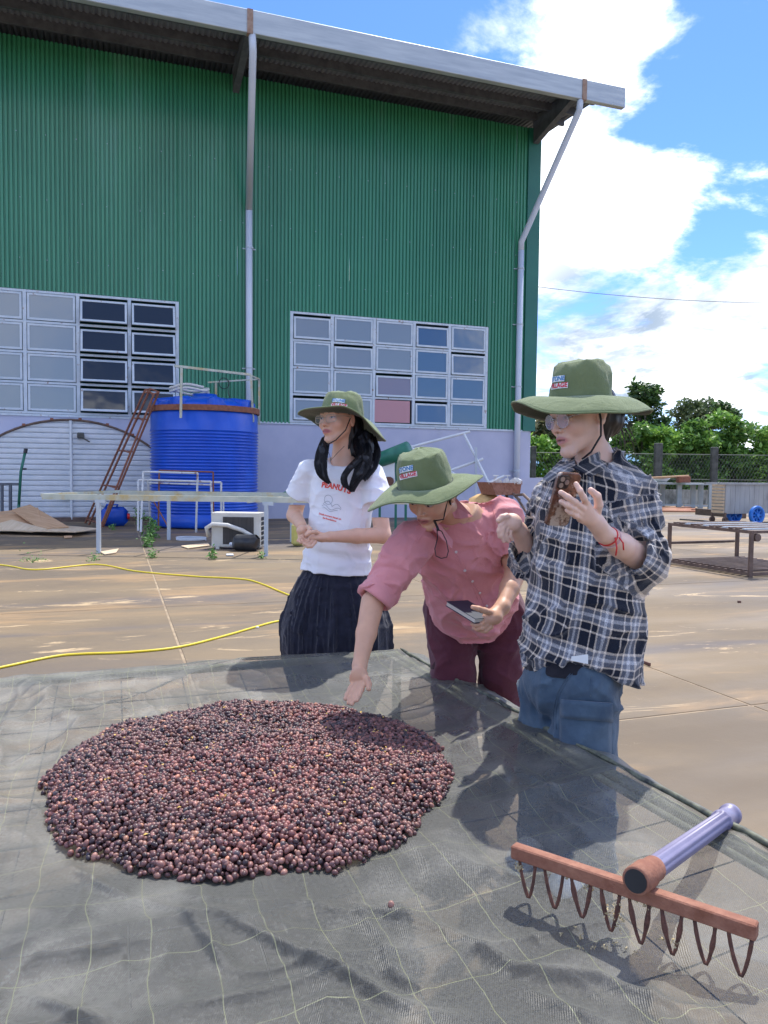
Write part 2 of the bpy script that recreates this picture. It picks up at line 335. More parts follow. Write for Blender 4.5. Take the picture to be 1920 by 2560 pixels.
# vector value noise
_perm = np.random.default_rng(3).random(4096)
def vnoise(P):
    P = np.asarray(P, float); I = np.floor(P).astype(np.int64); f = P-I; f = f*f*(3-2*f); out = 0
    for dx in (0, 1):
        for dy in (0, 1):
            for dz in (0, 1):
                h = ((I[..., 0]+dx)*73856093 ^ (I[..., 1]+dy)*19349663 ^ (I[..., 2]+dz)*83492791) & 4095
                w = (f[..., 0] if dx else 1-f[..., 0])*(f[..., 1] if dy else 1-f[..., 1])*(f[..., 2] if dz else 1-f[..., 2]); out = out+w*_perm[h]
    return out*2-1
def fbm(P, o=3):
    a = 1.; s = 0; t = 0
    for i in range(o): s = s+a*vnoise(P*2**i+17.3*i); t += a; a *= .5
    return s/t
def ridge(P, o=2):
    a = 1.; s = 0; t = 0
    for i in range(o): s = s+a*(1-np.abs(vnoise(P*2**i+9.1*i)))**6; t += a; a *= .5
    return s/t
# ------------------------------------------------------------------ the hall
V0 = 20.2; ZS = 2.53; ZT = 11.25; VG = 17.7; U1 = 11.76; UL = -9.0
hall = empty('warehouse', W(1.5, V0, 0), 'tall green corrugated steel hall with wide eaves and a pale lilac base wall', 'warehouse')
def rib_profile(u0, u1, pitch=.1):
    pts = []; n = int(round((u1-u0)/pitch))
    for i in range(n):
        a = u0+i*pitch
        pts += [(a, 0), (a+.022, 0), (a+.036, .040), (a+.088, .040)]
    pts.append((u1, 0)); return pts
def sheet(u0, u1, z0, z1, name='wall_sheet', mat=None, v=V0):
    pts = rib_profile(u0, u1); Vv = []; rnd = random.uniform(-.006, .006)
    for (u, d) in pts:
        for z in (z0, z1): Vv.append(W(u, v-.01-d+rnd, z))
    Fs = [(2*i, 2*i+2, 2*i+3, 2*i+1) for i in range(len(pts)-1)]
    return mesh_obj(name, Vv, Fs, mat or M['green'], hall)
LW = (-6.2, 1.52); RW = (4.38, 10.16); ZW0, ZW1 = 2.56, 5.46
u = UL
while u < 11.3:
    u2 = min(u+1.0, 11.35)
    segs = [(u, u2)]
    cut = []
    for (a, b_) in (LW, RW):
        for s_ in segs[:]:
            lo, hi = max(s_[0], a), min(s_[1], b_)
            if hi-lo > .02:
                segs.remove(s_)
                if lo-s_[0] > .02: segs.append((s_[0], lo))
                if s_[1]-hi > .02: segs.append((hi, s_[1]))
                cut.append((lo, hi))
    for (a, b_) in segs: sheet(a, b_, ZS, ZT)
    for (a, b_) in cut: sheet(a, b_, ZW1+.015, ZT)
    u = u2
g = MB(); g.box(W(11.555, V0-.04, (ZS+ZT)/2), (.41, .07, ZT-ZS), (UX, VX, ZX)); g.build('corner_trim', M['green_trim'], hall)
# base wall with window openings above it, built of blocks butted end to end
g = MB(); g.box(W((UL+U1-.12)/2, V0+.13, ZS/2), (U1-.12-UL, .3, ZS), (UX, VX, ZX)); g.build('base_wall', M['plaster'], hall)
g = MB(); g.box(W(11.4, V0-.035, 1.25), (.30, .03, 2.5), (UX, VX, ZX)); g.build('wall_pilaster', M['plaster'], hall)
g = MB(); g.box(W((UL+U1-.2)/2, V0-.035, ZS+.0), (U1-.2-UL, .03, .05), (UX, VX, ZX)); g.build('sill_flashing', M['frame'], hall)
# end walls, back wall and roof close the hall, so that its inside is dark
g = MB(); g.box(W(U1-.06, V0+10.2, ZT/2), (.1, 20, ZT), (UX, VX, ZX)); g.box(W(UL, V0+10.2, ZT/2), (.1, 20, ZT), (UX, VX, ZX)); g.box(W((UL+U1)/2, V0+20, ZT/2), (U1-UL, .1, ZT), (UX, VX, ZX))
g.build('end_wall', M['green_trim'], hall)
g = MB(); g.box(W((UL+U1)/2, V0+10, .02), (U1-UL-.3, 19.5, .03), (UX, VX, ZX)); g.build('hall_floor', M['interior'], hall)
# roof: corrugated sheets rising to the rear, seen from below at the eaves
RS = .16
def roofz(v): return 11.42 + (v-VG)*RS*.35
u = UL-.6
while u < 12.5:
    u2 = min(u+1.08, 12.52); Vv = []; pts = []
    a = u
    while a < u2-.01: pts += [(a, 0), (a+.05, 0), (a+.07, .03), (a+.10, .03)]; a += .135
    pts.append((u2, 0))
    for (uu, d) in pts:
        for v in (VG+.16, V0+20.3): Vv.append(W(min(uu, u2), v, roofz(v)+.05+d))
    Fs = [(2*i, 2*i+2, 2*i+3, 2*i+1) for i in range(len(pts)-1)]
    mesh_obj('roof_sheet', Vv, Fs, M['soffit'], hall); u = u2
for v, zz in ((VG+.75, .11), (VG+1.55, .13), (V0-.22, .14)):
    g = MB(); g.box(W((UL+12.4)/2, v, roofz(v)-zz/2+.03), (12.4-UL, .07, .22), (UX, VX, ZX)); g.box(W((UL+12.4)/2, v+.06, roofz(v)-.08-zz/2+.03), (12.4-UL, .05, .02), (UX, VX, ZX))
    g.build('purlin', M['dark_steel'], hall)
for uu in (-6.4, 2.95, 11.57):
    g = MB()
    a = W(uu, VG+.12, roofz(VG)-.1); b_ = W(uu, V0-.02, ZT-.42)
    g.add([W(uu-.08, VG+.14, roofz(VG)+.02), W(uu+.08, VG+.14, roofz(VG)+.02), W(uu+.08, V0-.04, roofz(V0)), W(uu-.08, V0-.04, roofz(V0)),
           W(uu-.08, VG+.14, roofz(VG)-.16), W(uu+.08, VG+.14, roofz(VG)-.16), W(uu+.08, V0-.04, roofz(V0)-.75), W(uu-.08, V0-.04, roofz(V0)-.75)],
          [(0, 1, 2, 3), (7, 6, 5, 4), (0, 4, 5, 1), (1, 5, 6, 2), (2, 6, 7, 3), (3, 7, 4, 0)])
    g.build('eave_bracket', M['dark_steel'], hall)
g = MB(); g.box(W((UL+12.54)/2, VG+.07, 11.255), (12.54-UL+.6, .16, .51), (UX, VX, ZX), bev=.012); g.build('gutter', M['gutter'], hall)
for uu in (-6.4, 2.9, 11.57):
    g = MB(); g.box(W(uu, VG-.022, 11.255), (.13, .018, .515), (UX, VX, ZX)); g.box(W(uu, VG+.05, 10.99), (.13, .15, .018), (UX, VX, ZX)); g.build('gutter_strap', M['strap'], hall)
# downpipes
def downpipe(uu, ub, zbend, zlow):
    g = MB(); g.tube([W(uu, VG+.06, 11.02), W(uu, VG+.06, 10.72)], .075, 12); g.tube([W(uu, VG+.06, 10.74), W(ub, V0-.16, zbend)], .065, 12); g.tube([W(ub, V0-.16, zbend+.04), W(ub, V0-.16, zlow)], .072, 12)
    return g
g = MB(); g.tube([W(2.96, VG+.06, 11.0), W(2.98, VG+.08, 10.65), W(3.27, V0-.16, 7.9)], .085, 12); dp = g.build('downpipe', M['pipe_upper'], hall, True)
g = MB(); g.tube([W(3.27, V0-.16, 8.0), W(3.30, V0-.16, .2)], .088, 12); g.build('downpipe', M['pipe'], hall, True)
g = MB(); g.tube([W(11.5, VG+.06, 11.0), W(11.5, VG+.1, 10.75), W(11.12, V0-.16, 7.95), W(11.12, V0-.16, 7.6)], .085, 12); g.build('downpipe', M['pipe_upper'], hall, True)
g = MB(); g.tube([W(11.12, V0-.16, 7.7), W(11.12, V0-.16, .2)], .088, 12); g.build('downpipe', M['pipe'], hall, True)
for (uu, zs) in ((3.29, (8.6, 6.95, 3.9, 1.7)), (11.12, (7.2, 5.6, 3.8, 1.35))):
    for z in zs:
        if z > 7.8: continue
        g = MB(); g.lathe([(.088, -.02), (.1, -.02), (.1, .02), (.088, .02)], W(uu, V0-.16, z), 12); g.box(W(uu, V0-.06, z), (.34, .02, .03), (UX, VX, ZX)); g.build('pipe_clamp', M['galv'], hall)
# screws on the sheets
g = MB()
for zz in (6.2, 7.6, 9.1):
    for i in range(24):
        uu = -4+i*.65+random.uniform(-.1, .1); g.box(W(uu, V0-.052, zz+random.uniform(-.01, .01)), (.02, .012, .02), (UX, VX, ZX))
so = g.build('sheet_screw', M['galv'], hall); so['kind'] = 'stuff'

def window_group(us_, z0, z1, rows, openc, panes):
    w = empty('window', W(us_[0], V0, z0)); w.parent = hall; w.location = tuple(W(us_[0], V0, z0)-wloc(hall))
    zs = np.linspace(z0, z1, rows+1)
    g = MB(); fw = .055
    for uu in us_: g.box(W(uu, V0-.02, (z0+z1)/2), (fw*1.5, .07, z1-z0+fw), (UX, VX, ZX))
    for zz in zs:
        for i in range(len(us_)-1): g.box(W((us_[i]+us_[i+1])/2, V0-.018, zz), (us_[i+1]-us_[i]-fw*1.5, .06, fw), (UX, VX, ZX))
    g.build('window_frame', M['frame'], w)
    for i in range(len(us_)-1):
        for j in range(rows):
            c = (us_[i]+us_[i+1])/2; ww = us_[i+1]-us_[i]-fw*1.5-.03; zc = (zs[j]+zs[j+1])/2; hh = zs[j+1]-zs[j]-fw-.03
            mat = panes(i, j)
            op = openc(i, j); 
            if op: hh -= .06
            top = W(c, V0-.05, zs[j+1]-fw/2-.015-(.06 if op else 0)); dn = unit(-ZX*math.cos(op)+(-VX)*math.sin(op)) if op else -ZX
            nn = unit(np.cross(UX, dn)); sw = .05
            if op: top = top + 0.10*(-VX)*0
            g = MB()
            if mat is not M['pane_pink']:
                g.box(top+dn*sw/2, (ww, .035, sw), (UX, nn, -dn)); g.box(top+dn*(hh-sw/2), (ww, .035, sw), (UX, nn, -dn))
                for sg in (-1, 1): g.box(top+dn*hh/2+UX*sg*(ww/2-sw/2), (sw, .035, hh-2*sw), (UX, nn, -dn))
                g.build('sash', M['frame'], w)
            g = MB(); 
            if mat is M['pane_pink']: g.box(top+dn*hh/2-UX*.04, (ww-.02, .012, hh-.02), (UX, nn, -dn))
            else: g.box(top+dn*hh/2, (ww-2*sw, .008, hh-2*sw), (UX, nn, -dn))
            g.build('pane', mat, w)
    return w
lu = [-6.78, -5.6, -4.4, -3.2, -1.99, -.82, .36, 1.5]
lz = (ZW0+.03, ZW1-.02)
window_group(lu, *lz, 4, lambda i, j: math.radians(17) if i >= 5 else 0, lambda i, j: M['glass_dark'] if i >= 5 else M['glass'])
ru = [4.42, 5.53, 6.72, 7.89, 8.97, 10.13]
def rp(i, j):
    if i == 2 and j == 0: return M['pane_pink']
    if i == 2 and j == 1: return M['pane_pinkgrey']
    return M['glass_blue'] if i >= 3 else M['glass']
window_group(ru, *lz, 4, lambda i, j: math.radians(3) if (i+j) % 3 == 0 else 0, rp)

# ------------------------------------------------------------------ arched white shed front against the hall
VSH = V0-.38
shed = empty('arched_shed', W(-1.3, VSH, 0), 'low white arched shed with a ribbed front and rusty rim left of the tank', 'shed')
cu, cr = -.98, 3.0; cz = 2.42-cr      # circle through the rim
def arch_w(z): return math.sqrt(max(cr*cr-(z-cz)**2, 0))
z = .10; k = 0
while z < 2.36:
    z2 = min(z+.125, 2.40); wa, wb = arch_w(z), arch_w(z2); Vv = []
    prof = [(z, 0), (z+.03, -.012), (z2-.03, -.012), (z2-.006, 0.012)]
    for (zz, d) in prof:
        a_ = arch_w(zz); Vv += [W(cu-a_, VSH+d, zz), W(cu+a_, VSH+d, zz)]
    Fs = [(2*i, 2*i+1, 2*i+3, 2*i+2) for i in range(3)]
    mesh_obj('ribbed_panel', Vv, Fs, M['white'], shed); z = z2
g = MB(); arc = []
for i in range(41):
    t = math.pi*(.06+.88*i/40); arc.append(W(cu+cr*math.cos(t), VSH-.03, cz+cr*math.sin(t)))
arc = [p for p in arc if p[2] > .02]
g.tube(arc, .028, 6); g.build('arch_rim', M['weld'], shed)
for i in range(3, len(arc)-3, 3):
    g = MB(); g.box(arc[i]+np.array([0, 0, .03])-VX*.02, (.07, .05, .05), (UX, VX, ZX)); g.build('rim_clip', M['rust'], shed)
# vault skin running back to the wall
Vv = []; 
for p in arc: Vv += [p+VX*.02, p+VX*.36]
mesh_obj('vault_skin', Vv, [(2*i, 2*i+1, 2*i+3, 2*i+2) for i in range(len(arc)-1)], M['white'], shed)
g = MB(); g.bar(W(cu, VSH-.045, .05), W(cu, VSH-.045, 2.40), .05); g.build('centre_post', M['white'], shed)
g = MB(); g.box(W(cu, VSH-.03, .05), (5.6, .08, .1), (UX, VX, ZX)); g.build('sill_beam', M['weld'], shed)
g = MB(); g.box(W(cu+.22, VSH-.10, 2.05), (.16, .12, .14), (UX, VX, ZX), bev=.02); g.bar(W(cu+.25, VSH-.12, 2.0), W(cu+.42, VSH-.2, 1.9), .03); g.build('floodlight', M['concrete_post'], shed)
g = MB(); g.box(W(cu-.12, VSH-.06, .62), (.22, .06, .18), (UX, VX, ZX), bev=.01); g.build('junction_box', M['galv'], shed)

# ------------------------------------------------------------------ blue water tank
TC = W(1.93, 17.85, 0); TR = 1.19
tank = empty('water_tank', TC, 'big ribbed blue plastic water tank standing against the hall wall', 'water tank')
prof = [(TR-.03, .02), (TR, .06), (TR, .30)]
z = .30
while z < 2.12:
    prof += [(TR-.028, z+.012), (TR-.028, z+.026), (TR+.008, z+.040), (TR+.008, z+.056)]; z += .068
prof += [(TR-.01, 2.18), (TR-.01, 2.50), (TR-.04, 2.54)]
g = MB(); g.lathe(prof, TC, 72); g.build('tank_body', M['tank'], tank, True)
g = MB(); g.lathe([(TR-.05, 2.54), (TR-.04, 2.62), (TR*.9, 2.72), (TR*.55, 2.86), (.28, 2.90), (.27, 2.97), (0, 2.99)], TC, 64); g.build('tank_lid', M['tank'], tank, True)
for k in range(8):
    a = math.radians(-72+45*k+8); d = np.array([math.cos(a), math.sin(a), 0]); s_ = np.cross(ZX, d)
    g = MB(); path = [TC+d*(TR-.10)+ZX*2.62, TC+d*(TR*.6)+ZX*2.72, TC+d*(TR*.25)+ZX*2.78]; g.tube(path, [.21, .16, .08], 14); g.build('lid_lobe', M['tank'], tank, True)
g = MB(); g.lathe([(TR-.02, 2.53), (TR+.035, 2.53), (TR+.035, 2.65), (TR-.02, 2.65)], TC, 48); g.build('steel_hoop', M['rust'], tank)
# railing round the tank top
rl = empty('tank_railing', TC+ZX*2.55, 'welded pale steel guard rail round the top of the blue tank', 'railing')
def tankpt(px, py, vv): uu, zz = onV(px, py, vv); return W(uu, vv, zz)
a0, a1 = tankpt(452, 1045, 16.65), tankpt(454, 917, 16.65); b0, b1 = tankpt(633, 1055, 17.2), tankpt(627, 937, 17.2); c0, c1 = tankpt(648, 1062, 18.6), tankpt(648, 948, 18.6)
for (p, q) in ((a0, a1), (b0, b1), (c0, c1), (tankpt(540, 1010, 18.9), tankpt(540, 958, 18.9))):
    g = MB(); g.bar(p, q, .045); g.build('rail_post', M['rail_green'], rl)
for (p, q, w_) in ((tankpt(437, 915, 16.65), b1, .05), (tankpt(520, 956, 19.0), c1, .035), (b1-ZX*.02, c1, .035), (tankpt(632, 1020, 17.2), tankpt(648, 1025, 18.6), .03)):
    g = MB(); g.bar(p, q, w_); g.build('guard_rail', M['rail_green'], rl)
g = MB(); cc = tankpt(560, 952, 18.8)
g.tube([cc+UX*.12*math.cos(t)+ZX*(.13*math.sin(t)-.06) for t in np.linspace(0, 7, 18)]+[cc+UX*.1-ZX*.3, cc+UX*.3-ZX*.75], .012, 5); tag(g.build('loose_cable', M['black']), 'black cable looped over the rear rail above the blue tank', 'cable')
g = MB(); cc = TC+UX*(-.35)-VX*.1+ZX*2.98
g.tube([cc+np.array([.42*math.cos(t), .3*math.sin(t), .03*math.sin(3*t)+.012*t]) for t in np.linspace(0, 12, 50)], .03, 8); tag(g.build('coiled_hose', M['hose_white'], smooth=True), 'cream hose coiled on the lid of the blue tank', 'hose')

# ------------------------------------------------------------------ rusty ladder tower leaning on the tank
lad = empty('rusty_ladder', G(235, 1315), 'tall rusty steel ladder leaning against the blue tank', 'ladder')
pf = [(G(213, 1308), U(363, 975, 16.9)), (G(222, 1312), U(376, 972, 16.75)), (G(250, 1322), U(385, 985, 16.5)), (G(257, 1318), U(397, 980, 16.6))]
for (p, q) in pf:
    g = MB(); g.tube([p, q], .024, 8); g.build('rail', M['rust'], lad)
for t in (.03, .30, .56, .80, .985):
    P = [p*(1-t)+q*t for (p, q) in pf]
    g = MB(); g.tube([P[0], P[3]], .017, 6); g.build('rung', M['rust'], lad)
    g = MB(); g.tube([P[1], P[2]], .017, 6); g.build('rung', M['rust'], lad)
P = [q for (_, q) in pf]; g = MB(); g.tube([P[0], P[1], P[3], P[2], P[0]], .02, 6); g.build('top_loop', M['rust'], lad)

# ------------------------------------------------------------------ bent white tube frames in front of the tank
def portal(name, pts, r, mat, label, extra=()):
    o = empty(name, pts[0], label, 'frame', 'white tube frames in front of the tank')
    g = MB(); g.tube([pts[0], pts[1]], r, 6, sq=False); g.build('leg', mat, o); g = MB(); g.tube([pts[1], pts[2]], r, 6); g.build('crossbar', mat, o); g = MB(); g.tube([pts[2], pts[3]], r, 6); g.build('leg', mat, o)
    for (p, q) in extra: g = MB(); g.tube([p, q], r*.8, 6); g.build('brace', mat, o)
portal('steel_frame', [G(352, 1330), U(358, 1179, 15.8), U(494, 1183, 15.4), G(490, 1331)], .022, M['white_rust'], 'tallest white tube frame in front of the tank, front left of the others')
portal('steel_frame', [G(377, 1322), U(370, 1200, 15.9), U(527, 1204, 15.6), U(532, 1300, 15.6)*[1, 1, 0]], .022, M['white_rust'], 'white tube frame with a rust-flecked crossbar and splayed legs, inside the others', [(U(372, 1207, 15.9), U(527, 1212, 15.6))])
portal('steel_frame', [U(396, 1310, 16.0)*[1, 1, 0], U(398, 1176, 16.0), U(533, 1180, 15.9), U(534, 1300, 15.9)*[1, 1, 0]], .018, M['rust'], 'rust brown tube frame standing rearmost by the tank', [(U(385, 1255, 16.), U(425, 1325, 15.8))])
portal('steel_frame', [G(345, 1327), U(346, 1200, 16.0), U(553, 1206, 15.9), U(553, 1300, 15.9)*[1, 1, 0]], .022, M['white_rust'], 'widest white tube frame in front of the tank, its right leg behind the air conditioner', [(U(558, 1230, 15.9), U(560, 1300, 15.9)*[1, 1, 0])])

# ------------------------------------------------------------------ long unfinished drying table of pale angle steel
tf = empty('long_table_frame', G(247, 1383), 'long pale steel table frame with no top, standing in front of the tank', 'table frame')
zt = .86
A = U(140, 1243, 11.4); A[2] = .875
def atz(px, py, z): return G(px, py, z)
fl = atz(137, 1243, .86); fr = atz(760, 1258, .86); 
ub, vb = uvof(fl)
def RZ(p): q = p.copy(); q[2] = .86; return q
# front rail through fl..(247 leg)..(665 leg), back rail 2.2 m behind
L1 = G(247, 1383); L3 = G(665, 1390); dr = unit(L3-L1); dn_ = np.array([-dr[1], dr[0], 0])
P1 = L1-dr*.86; P2 = L3+dr*2.6
B1 = G(300, 1345); back = B1-L1; back = back-dr*np.dot(back, dr); bd = unit(back)*2.35
g = MB(); g.box((P1+P2)/2+ZX*.835, (np.linalg.norm(P2-P1), .012, .075), (dr, dn_, ZX)); g.box((P1+P2)/2+ZX*.876+dn_*.03, (np.linalg.norm(P2-P1), .07, .008), (dr, dn_, ZX)); g.build('rail', M['rail_green'], tf)
Q1 = P1+bd+dr*.25; Q2 = P2+bd
g = MB(); g.box((Q1+Q2)/2+ZX*.835, (np.linalg.norm(Q2-Q1), .012, .075), (dr, dn_, ZX)); g.box((Q1+Q2)/2+ZX*.876+dn_*.03, (np.linalg.norm(Q2-Q1), .07, .008), (dr, dn_, ZX)); g.build('rail', M['rail_green'], tf)
g = MB(); g.bar(P1+ZX*.86, Q1+ZX*.86, .05); g.build('end_rail', M['rail_green'], tf)
for t in (.28, .52, .76, .95):
    g = MB(); g.bar(P1*(1-t)+P2*t+ZX*.80, Q1*(1-t)+Q2*t+ZX*.80, .03); g.build('cross_rail', M['rail_green'], tf)
for p in (L1, L3, L1+bd+dr*.3, L3+bd, P2-dr*.3):
    g = MB(); g.bar(p, p+ZX*.80, .055); g.box(p+ZX*.78+dr*.03, (.16, .05, .05), (dr, dn_, ZX)); g.build('leg', M['galv'], tf)

# ------------------------------------------------------------------ air conditioner lying by the table, hose, canisters
ac0 = G(533, 1378); ac1 = G(638, 1378); 
acx = unit(G(640, 1374)-G(530, 1372)); acy = np.array([-acx[1], acx[0], 0])
acc = G(528, 1372)+acx*.40+acy*.16
ac = empty('air_conditioner', acc, 'old cream outdoor air conditioner unit standing on the ground before the tank', 'air conditioner')
g = MB(); g.box(acc+ZX*.31, (.80, .30, .56), (acx, acy, ZX), bev=.012); g.build('casing', M['cream'], ac)
g = MB(); g.box(acc+ZX*.30-acy*.153+acx*.04, (.50, .012, .44), (acx, acy, ZX)); 
g.build('coil', M['grille'], ac)
for i in range(26):
    g = MB(); g.box(acc+ZX*.30-acy*.163+acx*(.04-.24+i*.0192), (.004, .01, .43), (acx, acy, ZX)); g.build('fin', M['grille'], ac)
for i in range(2):
    for j in range(6):
        g = MB(); g.box(acc+acx*.402+acy*(-.06+.11*i)+ZX*(.10+.078*j), (.01, .08, .055), (acx, acy, ZX)); g.build('vent_slot', M['black'], ac)
for sx in (-.3, .3):
    g = MB(); g.box(acc+acx*sx+ZX*.018, (.06, .30, .036), (acx, acy, ZX)); g.build('foot', M['cream'], ac)
g = MB(); q = acc-acy*.22
g.tube([q-acx*.44+ZX*.20+acy*.05, q-acx*.46+ZX*.34, q-acx*.36+ZX*.40, q-acx*.12+ZX*.39, q+acx*.12+ZX*.31, q+acx*.32+ZX*.20, q+acx*.40+ZX*.16], [.03, .035, .038, .036, .034, .032, .03], 10)
tag(g.build('drain_hose', M['hose_white'], smooth=True), 'thick white hose draped over the front of the air conditioner', 'hose')
jp = q-acy*.14+acx*.22
jc = empty('black_canister', jp, 'black plastic canister lying on its side before the air conditioner', 'canister')
g = MB(); g.box(jp+ZX*.13, (.42, .24, .25), (acx, acy, ZX), bev=.06); g.build('canister_body', M['black'], jc, True)
g = MB(); g.lathe([(.03, 0), (.03, .06), (.02, .07)], jp-acx*.20+ZX*.10, 10, (acy, ZX, -acx)); g.build('spout', M['pipe'], jc)
jp = G(286, 1316)+VX*.1
jc = empty('blue_jerrycan', jp, 'blue plastic jerrycan with a red cap lying on its side beneath the ladder', 'jerrycan')
g = MB(); g.box(jp+ZX*.22, (.58, .34, .42), (UX, VX, ZX), bev=.10); g.build('can_body', M['blue'], jc, True)
g = MB(); g.lathe([(.065, 0), (.065, .05), (.055, .055)], jp+UX*.27-VX*.10+ZX*.22, 14, (VX, ZX, UX)); g.build('cap', M['red'], jc)
g = MB(); g.tube([jp+UX*.05-VX*.12+ZX*.43, jp+UX*.07-VX*.12+ZX*.48, jp-UX*.15-VX*.12+ZX*.48, jp-UX*.17-VX*.12+ZX*.43], .025, 8); g.build('handle', M['blue'], jc, True)
# ------------------------------------------------------------------ heap of plywood sheets
def board(px, name, label, mat, th=.02, cat='plywood sheet', grp='plywood sheets heaped before the white shed', lift=0):
    P = [U(*p) for p in px]
    g = MB(); g.quad(*P, th=th); return tag(g.build(name, mat), label, cat, grp)
board([(-60, 1325, 14.6), (190, 1330, 14.2), (250, 1322, 15.3), (40, 1305, 16.2)], 'plywood_sheet', 'lowest plywood sheet lying flat under the heap before the shed', M['ply2'])
board([(30, 1275, 15.4), (75, 1262, 15.9), (172, 1318, 15.2), (100, 1324, 14.7)], 'plywood_sheet', 'uppermost tan plywood sheet sloping down to the right in the heap', M['ply'])
board([(-70, 1298, 15.2), (0, 1280, 16), (95, 1270, 15.8), (110, 1322, 14.8)], 'plywood_sheet', 'orange-brown plywood sheet on the left of the heap, beneath the top one', M['ply'])
board([(-50, 1322, 14.7), (30, 1300, 15.0), (120, 1324, 14.6), (80, 1330, 14.4)], 'plywood_sheet', 'broken plywood sheet at the front foot of the heap', M['ply2'])
for (P_, lab, mt) in (([(250, 1380), (297, 1372), (290, 1382), (262, 1386)], 'pale offcut lying at the foot of the front table leg', 'ply2'),
                  ([(452, 1365), (520, 1358), (524, 1364), (470, 1371)], 'tan board offcut lying left of the air conditioner', 'ply2'),
                  ([(160, 1340), (181, 1339), (180, 1344), (160, 1345)], 'small yellow scrap on the ground before the shed', 'ply'),
                  ([(566, 1385), (583, 1385), (584, 1388), (566, 1388)], 'small white scrap on the ground before the air conditioner', 'white')):
    P = [G(*p, .015) for p in P_]; g = MB(); g.quad(*P, th=.012); tag(g.build('wood_scrap', M[mt]), lab, 'scrap')
g = MB(); c_ = G(478, 1352)
g.tube([c_+np.array([.26*math.cos(t), .2*math.sin(t), .015+.006*t/2]) for t in np.linspace(0, 16, 60)], .011, 6); tag(g.build('wire_coil', M['pipe']), 'grey coil of tubing lying on the ground between the tank and the air conditioner', 'coil')

# ------------------------------------------------------------------ hand truck and railing at the left edge
ht = empty('hand_truck', G(48, 1268), 'green hand truck with a black grip standing before the white shed', 'hand truck')
p0 = U(47, 1265, 16.0); p1 = U(52, 1180, 16.0); p2 = U(63, 1130, 16.0)
g = MB(); g.tube([p0, p1, p2], .03, 8); g.build('upright', M['teal'], ht, True)
g = MB(); g.tube([p2-ZX*.02, U(65, 1125, 16)+ZX*.03], .042, 8); g.build('grip', M['black'], ht)
g = MB(); g.tube([U(55, 1172, 16), U(66, 1172, 16)], .02, 6); g.build('hook', M['black'], ht)
g = MB(); g.tube([U(47, 1262, 16), U(44, 1300, 15.9)], .03, 8); g.build('upright', M['teal'], ht)
rg = empty('dark_railing', G(10, 1300), 'low dark blue steel railing at the left edge before the shed', 'railing')
for px in (-30, -12, 5, 26):
    g = MB(); g.bar(U(px, 1208, 16.2), U(px, 1300, 16.2)*[1, 1, 0], .05); g.build('baluster', M['dark_steel'], rg)
g = MB(); g.bar(U(-50, 1210, 16.2), U(50, 1210, 16.2), .045); g.build('top_rail', M['dark_steel'], rg)

# ------------------------------------------------------------------ yellow hoses on the yard
def hose(pts, r, label):
    P = [G(px, py, r) for (px, py) in pts]; Q = []
    for i in range(len(P)-1):
        a, b_, c, d = P[max(i-1, 0)], P[i], P[i+1], P[min(i+2, len(P)-1)]
        for t in np.linspace(0, 1, 6, endpoint=False): Q.append(.5*((2*b_)+(-a+c)*t+(2*a-5*b_+4*c-d)*t*t+(-a+3*b_-3*c+d)*t**3))
    Q.append(P[-1]); g = MB(); g.tube(Q, r, 8); return tag(g.build('garden_hose', M['hose'], smooth=True), label, 'hose')
hose([(-200, 1400), (0, 1412), (90, 1424), (240, 1411), (340, 1428), (490, 1441), (600, 1447), (650, 1458), (760, 1500), (900, 1520)], .009, 'yellow garden hose lying farther off across the yard')
hose([(-150, 1700), (0, 1669), (130, 1642), (200, 1635), (330, 1630), (450, 1617), (560, 1590), (640, 1567), (700, 1552), (800, 1540)], .0085, 'bright yellow garden hose lying just beyond the drying bed')

# ------------------------------------------------------------------ things between the women, along the base wall
def U0(px, py, Y): p = U(px, py, Y); p[2] = 0; return p
wf = empty('white_pipe_rack', U0(1130, 1200, 17.2), 'tilted white pipe rack leaning against the lilac wall beside the downpipe', 'rack')
for (a, b_) in (((940, 1140, 17.5), (1175, 1079, 17.5)), ((1160, 1085, 17.5), (1222, 1208, 17.2)), ((1120, 1178, 17.4), (1208, 1147, 17.4)), ((1210, 1212, 17.2), (1260, 1190, 17.2)), ((1020, 1115, 17.5), (1160, 1200, 17.3))):
    g = MB(); g.tube([U(*a), U(*b_)], .03, 8); g.build('pipe', M['white'], wf)
g = MB(); g.bar(U0(1190, 1300, 17.3), U(1190, 1118, 17.3), .05); g.build('pipe', M['galv'], wf)
gm = empty('green_machine', U0(990, 1200, 15.5), 'green coffee pulping machine with a slanting drum, behind the white T-shirt', 'machine')
g = MB(); g.tube([U(930, 1158, 15.6), U(1022, 1122, 15.2)], .155, 18); g.build('drum', M['teal'], gm, True)
g = MB(); g.quad(U(945, 1165, 15.5), U(985, 1150, 15.4), U(988, 1235, 15.4), U(950, 1240, 15.5), th=.05); g.build('hopper_plate', M['white'], gm)
for px in (950, 990, 1015):
    g = MB(); g.bar(U0(px, 1250, 15.5), U(px, 1150, 15.5), .05); g.build('leg', M['teal'], gm)
g = MB(); g.lathe([(.0, -.05), (.09, -.05), (.09, .05), (0, .05)], U(972, 1203, 15.3), 14, (UX, ZX, -VX)); g.build('knob', M['rust_dark'], gm)
g = MB(); g.quad(U(690, 1240, 15.3), U(752, 1210, 15.5), U(752, 1222, 15.5), U(715, 1243, 15.3), th=.02); tag(g.build('green_board', M['teal']), 'dark green board tilted behind the table frame, left of the woman in white', 'board')
